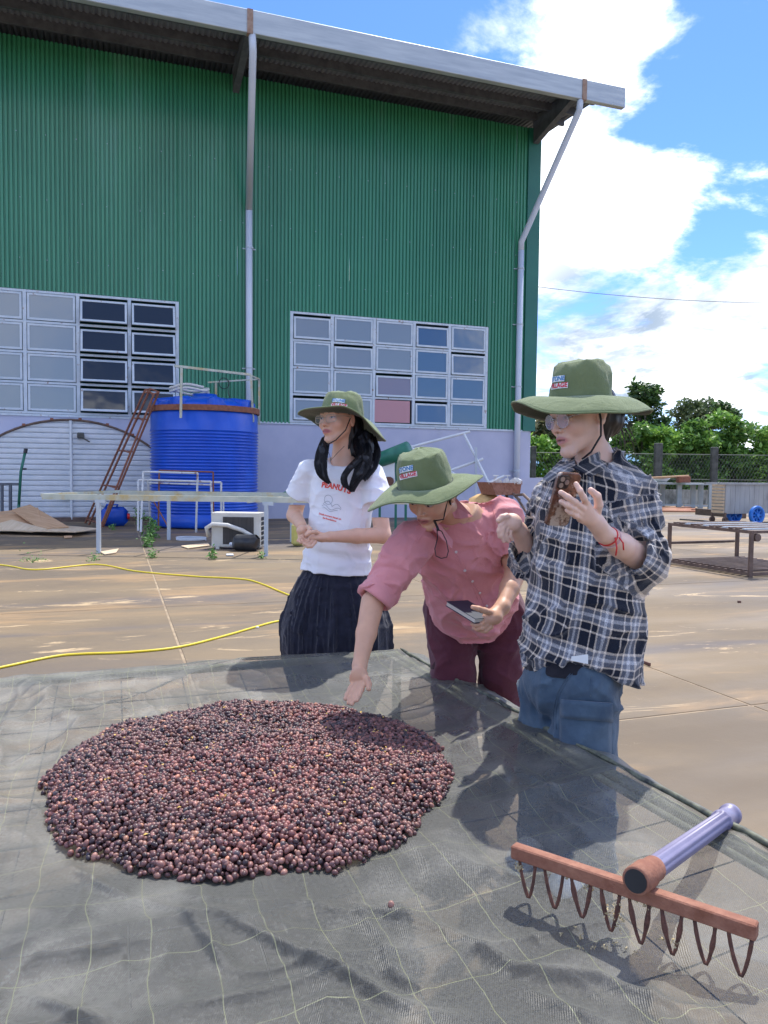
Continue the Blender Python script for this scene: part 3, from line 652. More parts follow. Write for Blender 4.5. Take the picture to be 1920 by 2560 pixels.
g = MB(); yp = U0(746, 1300, 13.0); g.box(yp+ZX*.2, (.22, .2, .38), bev=.04); g.lathe([(.03, .38), (.03, .44), (0, .44)], yp, 10); tag(g.build('yellow_can', material('yellow_can', (.55, .50, .12), (.62, .56, .2), rough=.5, scale=6), smooth=False), 'pale yellow plastic can on the ground, left of the woman in white', 'can')
bar_ = empty('wheelbarrow', U0(1268, 1300, 13.0), 'rusty brown wheelbarrow with junk in its tray, behind the pink shirt', 'wheelbarrow')
t0 = [U(1228, 1206, 13.0), U(1304, 1208, 13.3), U(1300, 1236, 13.3), U(1240, 1238, 13.0)]
bk = VX*.55
g = MB(); P = np.array(t0+[p+bk for p in t0]); g.add(P, [(0, 1, 2, 3), (4, 7, 6, 5), (0, 3, 7, 4), (1, 5, 6, 2), (3, 2, 6, 7)]); g.build('tray', M['rust_orange'], bar_)
for s_ in (0, .35):
    g = MB(); g.tube([U(1290, 1240, 13)+VX*s_, U(1322, 1290, 12.6)+VX*s_, U(1335, 1310, 12.5)+VX*s_], .022, 6); g.build('leg', M['weld'], bar_)
    g = MB(); g.tube([U(1288, 1238, 13)+VX*s_, U(1308, 1236, 12.9)+VX*s_, U(1325, 1252, 12.6)+VX*s_], .025, 6); g.build('handle', M['weld'], bar_)
g = MB()
for i in range(9): c_ = U(1236+8*i, 1204+random.uniform(-3, 2), 13.25); g.box(c_, (.06, .06, .07), (unit(RNG.normal(size=3)), unit(RNG.normal(size=3)), ZX))
for px in (1240, 1268): g.bar(U(px, 1205, 13.2), U(px+1, 1190, 13.2), .012); g.box(U(px, 1189, 13.2), (.1, .05, .02))
g.tube([U(1222, 1209, 13.1), U(1246, 1197, 13.1)], .018, 6)
tag(g.build('junk_heap', M['white_rust']), 'small heap of white and red odds and ends in the wheelbarrow tray', 'junk', kind='stuff')
g = MB(); c_ = U0(1215, 1250, 13.6)
g.lathe([(0, 0), (.30, 0), (.36, .2), (.36, .5), (.30, .82), (.15, .90), (0, .92)], c_, 14); tag(g.build('straw_sack', material('orange_sack', (.55, .32, .12), (.66, .44, .2), rough=.9, scale=7, bump=.2), smooth=True), 'full orange-tan sack standing behind the back of the woman in pink', 'sack')
g = MB(); g.box(W(11.15, 19.4, .78), (.95, .04, .75), (UX, VX, ZX)); tag(g.build('white_board', M['plaster']), 'pale square board leaning on the end of the base wall', 'board')
# ------------------------------------------------------------------ weeds
M['leaf_weed'] = material('weed_leaf', (.09, .22, .04), (.16, .32, .07), rough=.6, scale=20)
def leaf_cloud(pts, size, sizevar=.35, droop=.3, rng=RNG, up=0.5):
    n = len(pts); s = size*(1+sizevar*rng.normal(size=n)).clip(.4, 1.8)
    d = rng.normal(size=(n, 3)); d[:, 2] = d[:, 2]*.5 + .1; d /= np.linalg.norm(d, axis=1)[:, None]
    nn = rng.normal(size=(n, 3)); nn[:, 2] += up*2; nn -= d*(nn*d).sum(1)[:, None]; nn /= np.linalg.norm(nn, axis=1)[:, None]
    sd = np.cross(d, nn); L_ = s[:, None]; wd = L_*.26
    base = pts; mid = pts + d*L_*.5; tip = pts + d*L_ - nn*L_*droop
    V = np.stack([base, mid+sd*wd-nn*L_*.02, tip, mid-sd*wd-nn*L_*.02], 1).reshape(-1, 3)
    i = np.arange(n)*4; Fq = np.concatenate([np.stack([i, i+1, i+2], 1), np.stack([i, i+2, i+3], 1)])
    return V, Fq
def weed(px, py, h, w, n, label, size=.05):
    c = G(px, py); o = empty('weed', c, label, 'weed', 'weeds in the slab joints')
    st = MB(); P = []
    for k in range(5):
        a = random.uniform(0, 6.3); tip = c+np.array([math.cos(a)*w*.5*random.random(), math.sin(a)*w*.5, h*random.uniform(.6, 1)]); st.tube([c, (c+tip)/2+np.array([0, 0, .02]), tip], .004, 4)
        for j in range(n//5): t = random.random()**.8; P.append(c*(1-t)+tip*t+RNG.normal(size=3)*w*.13)
    st.build('stem', M['leaf_weed'], o); P = np.array(P); P[:, 2] = np.maximum(P[:, 2], .01)
    V, Fq = leaf_cloud(P, size); mesh_obj('foliage', V, Fq, M['leaf_weed'], o)
weed(375, 1345, .42, .45, 300, 'tallest bright green weed growing in the slab joint before the tank', .06)
weed(368, 1368, .22, .25, 140, 'smaller weed in the joint just before the tallest one')
weed(380, 1395, .10, .22, 90, 'low weed in the joint nearest the yellow hose', .035)
weed(531, 1398, .16, .14, 60, 'small bright weed alone between the air conditioner and the hose', .045)
weed(235, 1402, .06, .35, 60, 'flat weed in the slab joint left of the tall one', .03)
weed(80, 1404, .04, .45, 60, 'thin weeds in the slab joint near the left edge', .03)
weed(284, 1325, .13, .16, 40, 'small weed beside the blue jerrycan', .045)
weed(655, 1397, .08, .3, 50, 'low weed at the foot of the right table leg', .035)
weed(350, 1322, .5, .25, 90, 'thin tall weed against the base of the blue tank', .05)
weed(940, 1340, .12, .3, 60, 'low weed on the yard between the woman in white and the one in pink', .04)
g = MB(); P = G(1617, 1662); dv = unit(G(1630, 1667)-G(1607, 1656)); g.bar(P-dv*.035+ZX*.008, P+dv*.04+ZX*.012, .012, .02); tag(g.build('dark_twig', M['rust_dark']), 'short dark twig lying on the yard right of the checked shirt', 'twig')
g = MB(); P = G(1848, 1507); g.box(P+ZX*.01, (.03, .02, .02)); tag(g.build('dark_pebble', M['rust_dark']), 'tiny dark pebble on the yard near the right edge', 'pebble')
g = MB(); P = G(641, 1570); g.box(P+ZX*.006, (.04, .02, .012), bev=.004); tag(g.build('litter', M['white']), 'tiny pale scrap beside the near yellow hose', 'litter')
# power line
g = MB(); a = U(1345, 717, 30); b_ = U(1990, 757, 34); mid = (a+b_)/2-ZX*.35
g.tube([a*(1-t)**2+2*t*(1-t)*mid+b_*t*t for t in np.linspace(0, 1, 14)], .012, 4)
a2 = W(U1, V0+3, 9.2)
tag(g.build('power_line', M['dark_steel']), 'thin overhead power line sagging across the sky right of the hall', 'power line')
# ------------------------------------------------------------------ far vegetation, fence and yard furniture on the right
def leaf_mat(name, c1, c2, c3, rough=.4):
    m = bpy.data.materials.new(name); m.use_nodes = True; nt = m.node_tree; N = nt.nodes.new; L = nt.links.new
    b = nt.nodes['Principled BSDF']; out = nt.nodes['Material Output']; g = N('ShaderNodeNewGeometry')
    cr = N('ShaderNodeValToRGB'); L(g.outputs['Random Per Island'], cr.inputs[0]); e = cr.color_ramp.elements
    e[0].position = 0; e[0].color = (*c1, 1); e[1].position = 1; e[1].color = (*c3, 1); k = e.new(.55); k.color = (*c2, 1)
    L(cr.outputs[0], b.inputs['Base Color']); b.inputs['Roughness'].default_value = rough
    tr = N('ShaderNodeBsdfTranslucent'); L(cr.outputs[0], tr.inputs[0]); mx = N('ShaderNodeMixShader'); mx.inputs[0].default_value = .3
    L(b.outputs[0], mx.inputs[1]); L(tr.outputs[0], mx.inputs[2]); L(mx.outputs[0], out.inputs[0]); return m
M['leaf_coffee'] = leaf_mat('coffee_leaf', (.06, .15, .03), (.14, .28, .05), (.28, .46, .09))
M['leaf_bright'] = leaf_mat('bright_leaf', (.10, .23, .035), (.23, .42, .07), (.36, .56, .11))
M['leaf_dark'] = leaf_mat('dark_leaf', (.03, .075, .022), (.065, .14, .035), (.13, .22, .055))
M['leaf_pale'] = leaf_mat('pale_leaf', (.06, .10, .04), (.11, .16, .06), (.17, .22, .09))
M['leaf_dry'] = leaf_mat('dry_leaf', (.10, .11, .05), (.18, .18, .09), (.28, .26, .14))
def crown_points(clumps, n, rng):
    vol = np.array([c[1][0]*c[1][1]*c[1][2] for c in clumps])**.7; w = vol/vol.sum(); P = []
    for (c, r), k in zip(clumps, (w*n).astype(int)):
        d = rng.normal(size=(k, 3)); d /= np.linalg.norm(d, axis=1)[:, None]; rad = rng.random(k)**.28*(1+.10*rng.normal(size=k))
        P.append(np.array(c)+d*rad[:, None]*np.array(r))
    return np.vstack(P)
def plant(name, base, clumps, n, leaf, mat, label, cat, group=None, trunk=.08, limbs=6, up=.4, seed=1):
    rng = np.random.default_rng(seed); base = np.array(base, float); o = empty(name, base, label, cat, group)
    P = crown_points(clumps, n, rng); P = P[P[:, 2] > .12]
    V, Fq = leaf_cloud(P, leaf, rng=rng, up=up); mesh_obj('crown', V, Fq, mat, o)
    g = MB(); 
    for (c, r) in clumps[:limbs]:
        c = np.array(c, float); mid = base*.5+c*.5+rng.normal(size=3)*.1; mid[0:2] = base[0:2]*.65+c[0:2]*.35
        g.tube([base, mid, c+np.array([0, 0, r[2]*.5])], [trunk, trunk*.65, trunk*.2], 6)
    g.build('trunk', M['bark'], o, True); return o
def bush_row():
    rng = np.random.default_rng(11); k = 0
    spec = [(1300, 1120, 39), (1352, 1108, 38.5), (1400, 1112, 39), (1452, 1118, 38.5), (1505, 1120, 39), (1556, 1085, 38.5), (1606, 1075, 39.5), (1655, 1085, 38.5), (1700, 1098, 39.5), (1742, 1062, 38.5), (1790, 1048, 39.5), (1832, 1062, 38.5), (1872, 1070, 39.5), (1915, 1082, 38.5), (1962, 1075, 39.5), (2010, 1085, 38.5)]
    labs = ['at the hall corner', 'left of the bespectacled face', 'behind the bespectacled face', 'hidden mostly by the hat', 'behind the hair bun', 'just right of the hair bun', 'under the tall dark tree', 'right of the tall dark tree', 'low one with the hill showing above', 'under the pale tree', 'tallest of the row', 'right of the tallest one', 'above the left end of the grey cart', 'above the middle of the cart', 'above the right part of the cart', 'last at the right edge of the view']
    for (px, ty, Y), lb in zip(spec, labs):
        b_ = U(px, 1200, Y); b_[2] = 0; top = U(px, ty, Y)[2]; cl = []
        top += .35
        for j in range(15):
            z = rng.uniform(.08, .97)*top; r = rng.uniform(.45, .8)*(1.15-.4*z/top)
            cl.append(((b_[0]+rng.normal()*.38, b_[1]+rng.normal()*.45, z-r*.25), (r, r, r*.7)))
        cl.append(((b_[0], b_[1], top-.35), (.45, .45, .35)))
        plant('coffee_shrub', b_, cl, 4600, .24, M['leaf_bright'] if k % 3 == 1 else M['leaf_coffee'], 'leafy coffee shrub beyond the fence, '+lb, 'shrub', 'coffee shrubs behind the chain-link fence', .05, 6, seed=20+k); k += 1
bush_row()
def tree_px(name, px, Y, blobs, n, leaf, mat, label, seed, trunk=.14):
    b_ = U(px, 1200, Y); b_[2] = 0; cl = []
    for (x, y, rx, ry) in blobs:
        c = U(x, y, Y+random.uniform(-.8, .8)); k = Y/F; cl.append((tuple(c), (rx*k, rx*k, ry*k)))
    plant(name, b_, cl, n, leaf, mat, label, 'tree', 'trees beyond the coffee shrubs', trunk, 8, seed=seed)
tree_px('tall_tree', 1612, 46, [(1612, 985, 34, 28), (1598, 1010, 28, 22), (1630, 1015, 26, 24), (1610, 1045, 32, 24), (1596, 1075, 38, 26), (1640, 1082, 32, 26), (1618, 1105, 44, 24), (1585, 968, 14, 12), (1640, 975, 14, 14)], 5200, .24, M['leaf_dark'], 'tall dark dense tree standing highest above the shrubs', 41)
tree_px('small_tree', 1662, 44, [(1660, 1052, 16, 16), (1652, 1080, 24, 20), (1672, 1085, 18, 18), (1660, 1110, 28, 20)], 1800, .22, M['leaf_dark'], 'small dark tree close to the right of the tall tree', 42)
tree_px('spreading_tree', 1745, 52, [(1725, 1012, 30, 14), (1700, 1030, 26, 14), (1760, 1010, 26, 13), (1745, 1035, 38, 18), (1790, 1028, 28, 16), (1712, 1060, 28, 18), (1762, 1062, 36, 20), (1735, 1085, 34, 16)], 3600, .25, M['leaf_pale'], 'spreading pale tree with thin limbs, right of the tall tree', 43)
tree_px('round_tree', 1812, 50, [(1805, 1022, 24, 18), (1828, 1040, 22, 18), (1800, 1050, 30, 20)], 1800, .24, M['leaf_dark'], 'round dark tree behind the tallest coffee shrub', 44)
tree_px('dry_tree', 1372, 43, [(1350, 1075, 24, 14), (1382, 1060, 26, 16), (1370, 1090, 38, 14), (1402, 1085, 24, 16), (1360, 1050, 10, 14)], 1500, .34, M['leaf_dry'], 'dry straggly tree between the hall corner and the hat', 45)
tree_px('far_tree', 1900, 52, [(1890, 1085, 28, 12), (1925, 1090, 28, 14)], 1000, .25, M['leaf_dark'], 'dark tree low behind the shrubs at the right edge', 46)
# hill far off, distance haze put into its blue colour
g = MB(); n = 40; Vh = []
for i in range(n+1):
    x = -200+i*30; z = 26+10*math.sin(i*.35)+6*math.sin(i*.9+1)
    Vh += [(x, 560, -1), (x, 620, z), (x, 800, -1)]
Fh = []
for i in range(n): a = 3*i; Fh += [(a, a+3, a+4, a+1), (a+1, a+4, a+5, a+2)]
hill = mesh_obj('hills', Vh, Fh, material('hazy_hill', (.10, .20, .34), (.12, .24, .36), rough=1, scale=.02), smooth=True); hill['kind'] = 'structure'

# fence
FY = 35.5
fence = empty('chain_link_fence', U0(1600, 1250, FY), 'chain-link fence with dark concrete posts in front of the coffee shrubs', 'fence')
fa, fb = U0(1332, 1250, FY), U0(2060, 1250, FY); fd = unit(fb-fa); fl_ = np.linalg.norm(fb-fa)
for px, hh, ww in ((1331, 2.55, .24), (1500, 2.5, .24), (1642, 2.75, .36), (1782, 2.6, .3), (1925, 2.6, .26), (2030, 2.6, .26)):
    p = U0(px, 1250, FY); g = MB(); g.box(p+ZX*hh/2, (ww, .22, hh), bev=.03); g.build('concrete_post', M['concrete_post'], fence)
g = MB(); s = 0
while s < fl_+2:
    for sg in (1, -1):
        a = fa+fd*s; b_ = fa+fd*(s+sg*1.25)+ZX*2.25
        if 0 <= s+sg*1.25 <= fl_: g.tube([a+ZX*.02-np.array([0, .02*sg, 0]), b_-np.array([0, .02*sg, 0])], .0065, 3, cap=False)
    s += .15
for z in (.05, 1.1, 2.25): g.tube([fa+ZX*z, fb+ZX*z], .014, 4)
g.build('wire_mesh', M['wire'], fence)['kind'] = 'stuff'
g = MB(); a = U0(1330, 1250, 34.3); b_ = U0(2060, 1250, 34.3); g.box((a+b_)/2+ZX*.32, (np.linalg.norm(b_-a), .18, .64), (unit(b_-a), np.array([0, 1, 0]), ZX)); 
tag(g.build('low_wall', M['low_wall']), 'low stained grey wall at the foot of the chain-link fence', 'wall')
# grey tables
def grey_table(x0, x1, Y, ztop, label, legs):
    o = empty('grey_table', U0((x0+x1)/2, 1260, Y), label, 'table', 'grey drying tables before the low wall')
    a = U(x0, 1205, Y); b_ = U(x1, 1208, Y); a[2] = b_[2] = ztop; d = unit(b_-a)
    g = MB(); g.box((a+b_)/2-ZX*.04+VX*.5, (np.linalg.norm(b_-a), 1.1, .07), (d, VX, ZX)); g.build('table_top', M['table_grey'], o)
    for px in legs:
        for q in (0, .95):
            p = U0(px, 1260, Y)+VX*q; g = MB(); g.box(p+ZX*(ztop-.08)/2, (.17, .12, ztop-.08)); g.build('leg', M['table_grey'], o)
    g = MB(); g.box((a+b_)/2*[1, 1, 0]+ZX*.14, (np.linalg.norm(b_-a), .07, .07), (d, VX, ZX)); g.build('foot_rail', M['table_grey'], o)
grey_table(1590, 1708, 29.5, 1.0, 'grey slab table before the low wall, with a basin and brown box on it', (1596, 1633, 1697))
grey_table(1712, 1800, 29.0, 1.0, 'grey table right next to the cart, its corner leg by the pale cable', (1776, 1796))
grey_table(1330, 1430, 28.5, .72, 'grey table half hidden behind the pink shirt and the checked shirt', (1340, 1420))
g = MB(); c_ = U(1652, 1203, 29.8); c_[2] = 1.0; g.lathe([(0, 0.002), (.2, .01), (.36, .18), (.34, .18), (.19, .03), (0, .02)], c_, 18); tag(g.build('basin', M['white'], smooth=True), 'white basin standing on the grey table', 'basin')
g = MB(); c_ = U(1708, 1200, 29.3); c_[2] = 1.0; g.box(c_+ZX*.12, (.46, .3, .24), bev=.02); tag(g.build('brown_box', M['rust']), 'small red-brown box on the right end of the grey table', 'box')
g = MB(); a = U(1600, 1196, 29.5); b_ = U(1722, 1194, 29.3); a[2] = 1.14; b_[2] = 1.26; g.tube([a, b_], .04, 8); tag(g.build('bamboo_pole', M['ply']), 'tan bamboo pole lying across the things on the grey table', 'pole')
# pipes and beam on the ground
for i in range(7):
    a = G(1625+random.uniform(-12, 20), 1280-i*1.6); b_ = G(1735+random.uniform(-10, 12), 1281-i*1.6)
    g = MB(); g.tube([a+ZX*.04, b_+ZX*.04], .035, 8)
    tag(g.build('orange_pipe', M['orange_pipe'], smooth=True), 'thin orange-brown pipe lying in the loose bundle on the ground before the grey tables', 'pipe', 'orange pipes on the ground')
g = MB(); a = G(1743, 1286); b_ = G(1860, 1296); g.bar(a+ZX*.1, b_+ZX*.1, .16, .2); tag(g.build('dark_beam', M['weld']), 'dark timber beam lying on the ground left of the cart', 'beam')
g = MB(); P = [G(px, py, .01) for px, py in ((1700, 1299), (1760, 1303), (1820, 1311), (1900, 1320), (2000, 1332))]; g.tube(P, .03, 6); tag(g.build('curb_line', M['black']), 'dark tube added for the dark slab edge across the yard from the cart towards the slatted rack', 'cable')  # tube added to draw the dark curb line of the slab edge
# cart
cd = unit(np.array([.93, .37, 0])); ce = np.array([-cd[1], cd[0], 0]); c0 = G(1811, 1300)*[1, 1, 0]; c0 = U0(1811, 1300, 20.6)
cart = empty('grey_cart', c0, 'long grey boarded cart box on a blue wheel and small casters at the right edge', 'cart')
Lc, Wc, z0, z1 = 2.6, .45, .26, 1.05
g = MB(); g.box(c0+cd*Lc/2+ce*Wc/2+ZX*(z0+.02), (Lc, Wc, .04), (cd, ce, ZX)); g.build('floor_board', M['cart'], cart)
k = 0; s = 0.0
while s < Lc-.05:
    w_ = .17; g = MB(); g.box(c0+cd*(s+w_/2)+ZX*(z0+z1)/2+ce*random.uniform(0, .008), (w_-.008, .03, z1-z0), (cd, ce, ZX)); g.build('side_board', M['cart'], cart); s += w_
g = MB(); g.box(c0+cd*Lc/2+ce*Wc+ZX*(z0+z1)/2, (Lc, .03, z1-z0), (cd, ce, ZX)); g.build('rear_board', M['cart'], cart)
for i in range(9):
    g = MB(); g.box(c0-cd*.02+ce*(Wc/2)+ZX*(z0+.05+i*.088), (.05, Wc-.04, .06), (cd, ce, ZX)); g.build('end_slat', M['ply2'], cart)
g = MB(); g.box(c0+cd*(Lc/2-.1)-ce*.02+ZX*(z1+.02), (Lc+.35, .07, .05), (cd, ce, ZX)); g.box(c0+cd*(Lc/2-.1)+ce*(Wc)+ZX*(z1+.02), (Lc+.35, .07, .05), (cd, ce, ZX)); g.build('top_rim', M['cart'], cart)
def wheel(c, r, w, mat, nm='wheel'):
    wh = empty(nm, c); wh.parent = cart; wh.location = tuple(c-wloc(cart)); ax = (cd, ZX, -ce)
    g = MB(); g.lathe([(r*.72, -w/2), (r*.95, -w/2), (r, -w/4), (r, w/4), (r*.95, w/2), (r*.72, w/2), (r*.72, -w/2)], c, 24, ax); g.build('tyre', mat, wh, True)
    g = MB(); g.lathe([(0, -w*.6), (r*.2, -w*.6), (r*.2, w*.6), (0, w*.6)], c, 12, ax)
    for i in range(8):
        a = i*math.pi/4; d = cd*math.cos(a)+ZX*math.sin(a); g.bar(c+d*r*.15, c+d*r*.75, w*.35, w*.35)
    g.build('rim', mat, wh)
wc = U0(1892, 1284, 20.3); wc[2] = .25; wheel(wc, .25, .1, M['wheel_blue'])
wheel(wc+ce*.75-ZX*.02, .25, .1, M['wheel_blue'])
for (s_, e_) in ((.02, 0), (.02, Wc)):
    c_ = c0+cd*s_+ce*e_; c_[2] = .09; wheel(c_, .09, .05, M['weld'], 'caster'); 
    g = MB(); g.bar(c_+ZX*.02, c_+ZX*.2, .05); g.build('caster_fork', M['weld'], cart)
# slatted steel rack
r1 = G(1672, 1409); r2 = G(1875, 1443); e1 = unit(r2-r1); e2 = np.array([-e1[1], e1[0], 0]); 
if e2[0] < 0: e2 = -e2
Lr = np.linalg.norm(r2-r1); Wr = 1.25; hr = .57
rack = empty('slatted_rack', r1, 'low brown steel rack with slatted top and bottom shelves at the right edge', 'rack')
for (s_, w_) in ((0, 0), (Lr, 0), (0, Wr), (Lr, Wr)):
    p = r1+e1*s_+e2*w_; g = MB(); g.bar(p, p+ZX*hr, .045); g.build('leg', M['weld'], rack)
for z in (.04, hr):
    for w_ in (0, Wr): g = MB(); g.bar(r1+e1*(-.02)+e2*w_+ZX*z, r1+e1*(Lr+.02)+e2*w_+ZX*z, .04); g.build('side_rail', M['weld'], rack)
    for s_ in (0, Lr): g = MB(); g.bar(r1+e1*s_+ZX*z, r1+e1*s_+e2*Wr+ZX*z, .035); g.build('end_rail', M['weld'], rack)
    for i in range(1, 13):
        g = MB(); p = r1+e1*(Lr*i/13)+ZX*(z+.03); g.box(p+e2*Wr/2, (.045, Wr+.04, .018 if z > .3 else .03), (e1, e2, ZX)); g.build('slat', M['galv'] if z > .3 and i % 3 == 0 else M['weld'], rack)
g = MB(); g.bar(r1-e1*0+ZX*.30-e2*.06, r1+e2*Wr*.95+ZX*.30, .035); g.build('middle_rail', M['weld'], rack)
g = MB(); g.lathe([(0, -.03), (.05, -.03), (.05, .03), (0, .03)], r2+ZX*.50+e2*.08-e1*.0, 12, (e2, ZX, -e1)); g.build('roller', M['weld'], rack)
# ------------------------------------------------------------------ drying bed: steel frame, strings, net, coffee, rake
BU0, BU1, BV0, BV1, BZ = -1.9, 1.22, .45, 3.28, .45
bed = empty('drying_bed', W(-.3, 2, 0), 'low steel drying bed frame with cross strings beneath the black net', 'drying bed')
def brail(a, b_, w=.035): g = MB(); g.tube([a, b_], w/2, 8); g.build('rail', M['bed_rail'], bed, True)
brail(W(BU0, BV1, BZ-.02), W(BU1, BV1, BZ-.02)); brail(W(BU0, BV0, BZ-.02), W(BU1+.17, BV0, BZ-.02)); brail(W(BU0, BV0, BZ-.02), W(BU0, BV1, BZ-.02))
RE = [W(BU1, BV1, BZ-.02), W(BU1+.17, BV0, BZ-.02)]; brail(*RE); brail(RE[0]-UX*.045, RE[1]-UX*.045, .02)
for (uu, vv) in ((BU0, BV0), (BU0, BV1), (BU1+.16, BV0), (BU1, BV1)):
    g = MB(); g.bar(W(uu, vv, 0), W(uu, vv, BZ-.035), .04); g.build('leg', M['bed_rail'], bed)
def netz(u, v):
    eu = np.minimum(u-BU0, BU1+.17*(BV1-v)/(BV1-BV0)-u); ev = np.minimum(v-BV0, BV1-v); e = np.clip(np.minimum(eu, ev), 0, .6)/.6
    return BZ+.008-.045*(1-(1-e)**2)
def redge(v): return BU1+.17*(BV1-v)/(BV1-BV0)
for i in range(1, 13):
    vv = BV0+(BV1-BV0)*i/13; g = MB(); P = [W(u_, vv+.01*math.sin(3*u_+i), float(netz(np.array(u_), np.array(vv)))-.050) for u_ in np.linspace(BU0, redge(vv), 10)]; g.tube(P, .0022, 4); g.build('string', M['black'], bed)
for i in range(1, 13):
    uu = BU0+(BU1-BU0)*i/13; g = MB(); P = [W(uu, v_, float(netz(np.array(uu), np.array(v_)))-.055) for v_ in np.linspace(BV0, BV1, 10)]; g.tube(P, .0022, 4); g.build('string', M['black'], bed)

PILE_C = (G(628, 1955, .44)); PU, PV = .368, 2.15
def pile_r(u, v):            # 0 in the centre, 1 at the rim
    a = np.arctan2(v-PV, u-PU); r = np.hypot((u-PU)/.560, (v-PV)/.585)
    rim = 1+.012*vnoise(np.stack([6*np.cos(a), 6*np.sin(a), 0*a], -1))+.022*np.sin(3*a+.6)+.014*np.sin(5*a+2)+.018*np.sin(9*a)+.012*np.sin(17*a+1)
    return r/rim
def net_height(u, v):
    z = netz(u, v); Q = np.stack([u, v, np.zeros_like(u)], -1); pr = pile_r(u, v)
    damp = np.clip((pr-.85)/.35, 0, 1)
    w = .014*fbm(Q*2.2+3, 3)+.034*(ridge(np.stack([u*1.5+.6*fbm(Q*1.2, 1), v*2.6, Q[..., 2]], -1)+5, 2)-.25)+.016*(ridge(Q*4.5+2+.5*fbm(Q*3, 1)[..., None], 2)-.3)+.004*fbm(Q*16, 2)
    w = w+.02*np.exp(-((u-(-.2)+.35*(v-2.9))/.05)**2)*np.clip((v-2.55)*4, 0, 1)
    d = np.minimum(redge(v)-u, BV1-v); edge = np.clip(d/.12, 0, 1)
    z = z+.95*w*damp*(.35+.65*edge)
    over = np.clip(-d, 0, 1)
    z = z-over*.35+over*3*(.012+.03*vnoise(Q*9+1))*(over > 0)
    return z-(1-damp)*.004
FOLDS = [([(0, 1805), (150, 1790), (330, 1742), (480, 1692), (600, 1662), (860, 1640)], .020, .020), ([(0, 1885), (120, 1842), (230, 1796), (420, 1772)], .014, .014), ([(150, 1730), (330, 1770), (420, 1800), (500, 1830)], .008, .010),
    ([(560, 2255), (700, 2330), (820, 2392), (960, 2440), (1120, 2500)], .016, .016), ([(975, 2240), (1130, 2290), (1280, 2375), (1500, 2400), (1650, 2470), (1900, 2540)], .016, .016), ([(60, 2450), (180, 2503), (300, 2508)], .012, .014),
    ([(180, 2110), (260, 2180), (330, 2216)], .010, .012), ([(880, 2220), (960, 2300), (1000, 2400), (1100, 2430)], .012, .014), ([(1240, 1880), (1400, 1985), (1520, 2030)], .010, .012), ([(1000, 1770), (1120, 1735), (1250, 1690)], .010, .010),
    ([(340, 2210), (470, 2260), (540, 2330), (600, 2400)], .009, .012), ([(90, 1990), (170, 2030), (190, 2090)], .012, .014), ([(1300, 2420), (1420, 2470), (1560, 2540)], .012, .014), ([(1100, 1900), (1180, 1800), (1240, 1720)], .009, .012), ([(700, 2480), (860, 2460), (980, 2500)], .010, .014)]
def fold_h(u, v):
    out = np.zeros_like(u)
    for pts, hgt, wd in FOLDS:
        Q = [uvof(G(px, py, .44)) for px, py in pts]; best = np.full(u.shape, 9.); bt = np.zeros_like(u)
        wx = u+.012*vnoise(np.stack([u*9, v*9, u*0], -1)); wy = v+.012*vnoise(np.stack([u*9+5, v*9, u*0+3], -1))
        for i in range(len(Q)-1):
            a = np.array(Q[i]); b_ = np.array(Q[i+1]); ab = b_-a; t = np.clip(((wx-a[0])*ab[0]+(wy-a[1])*ab[1])/(ab@ab), 0, 1); d = np.hypot(wx-a[0]-t*ab[0], wy-a[1]-t*ab[1]); m_ = d < best; best = np.where(m_, d, best); bt = np.where(m_, (i+t)/(len(Q)-1), bt)
        out = np.maximum(out, 1.05*hgt*np.exp(-(best/wd)**1.6)*np.sin(np.clip(bt, .03, .97)*math.pi)**.5)
    return out
nu, nv = 620, 560
gu = np.linspace(BU0-.1, BU1+.17+.13, nu); gv = np.linspace(BV0-.1, BV1+.07, nv)
GU, GV = np.meshgrid(gu, gv); 
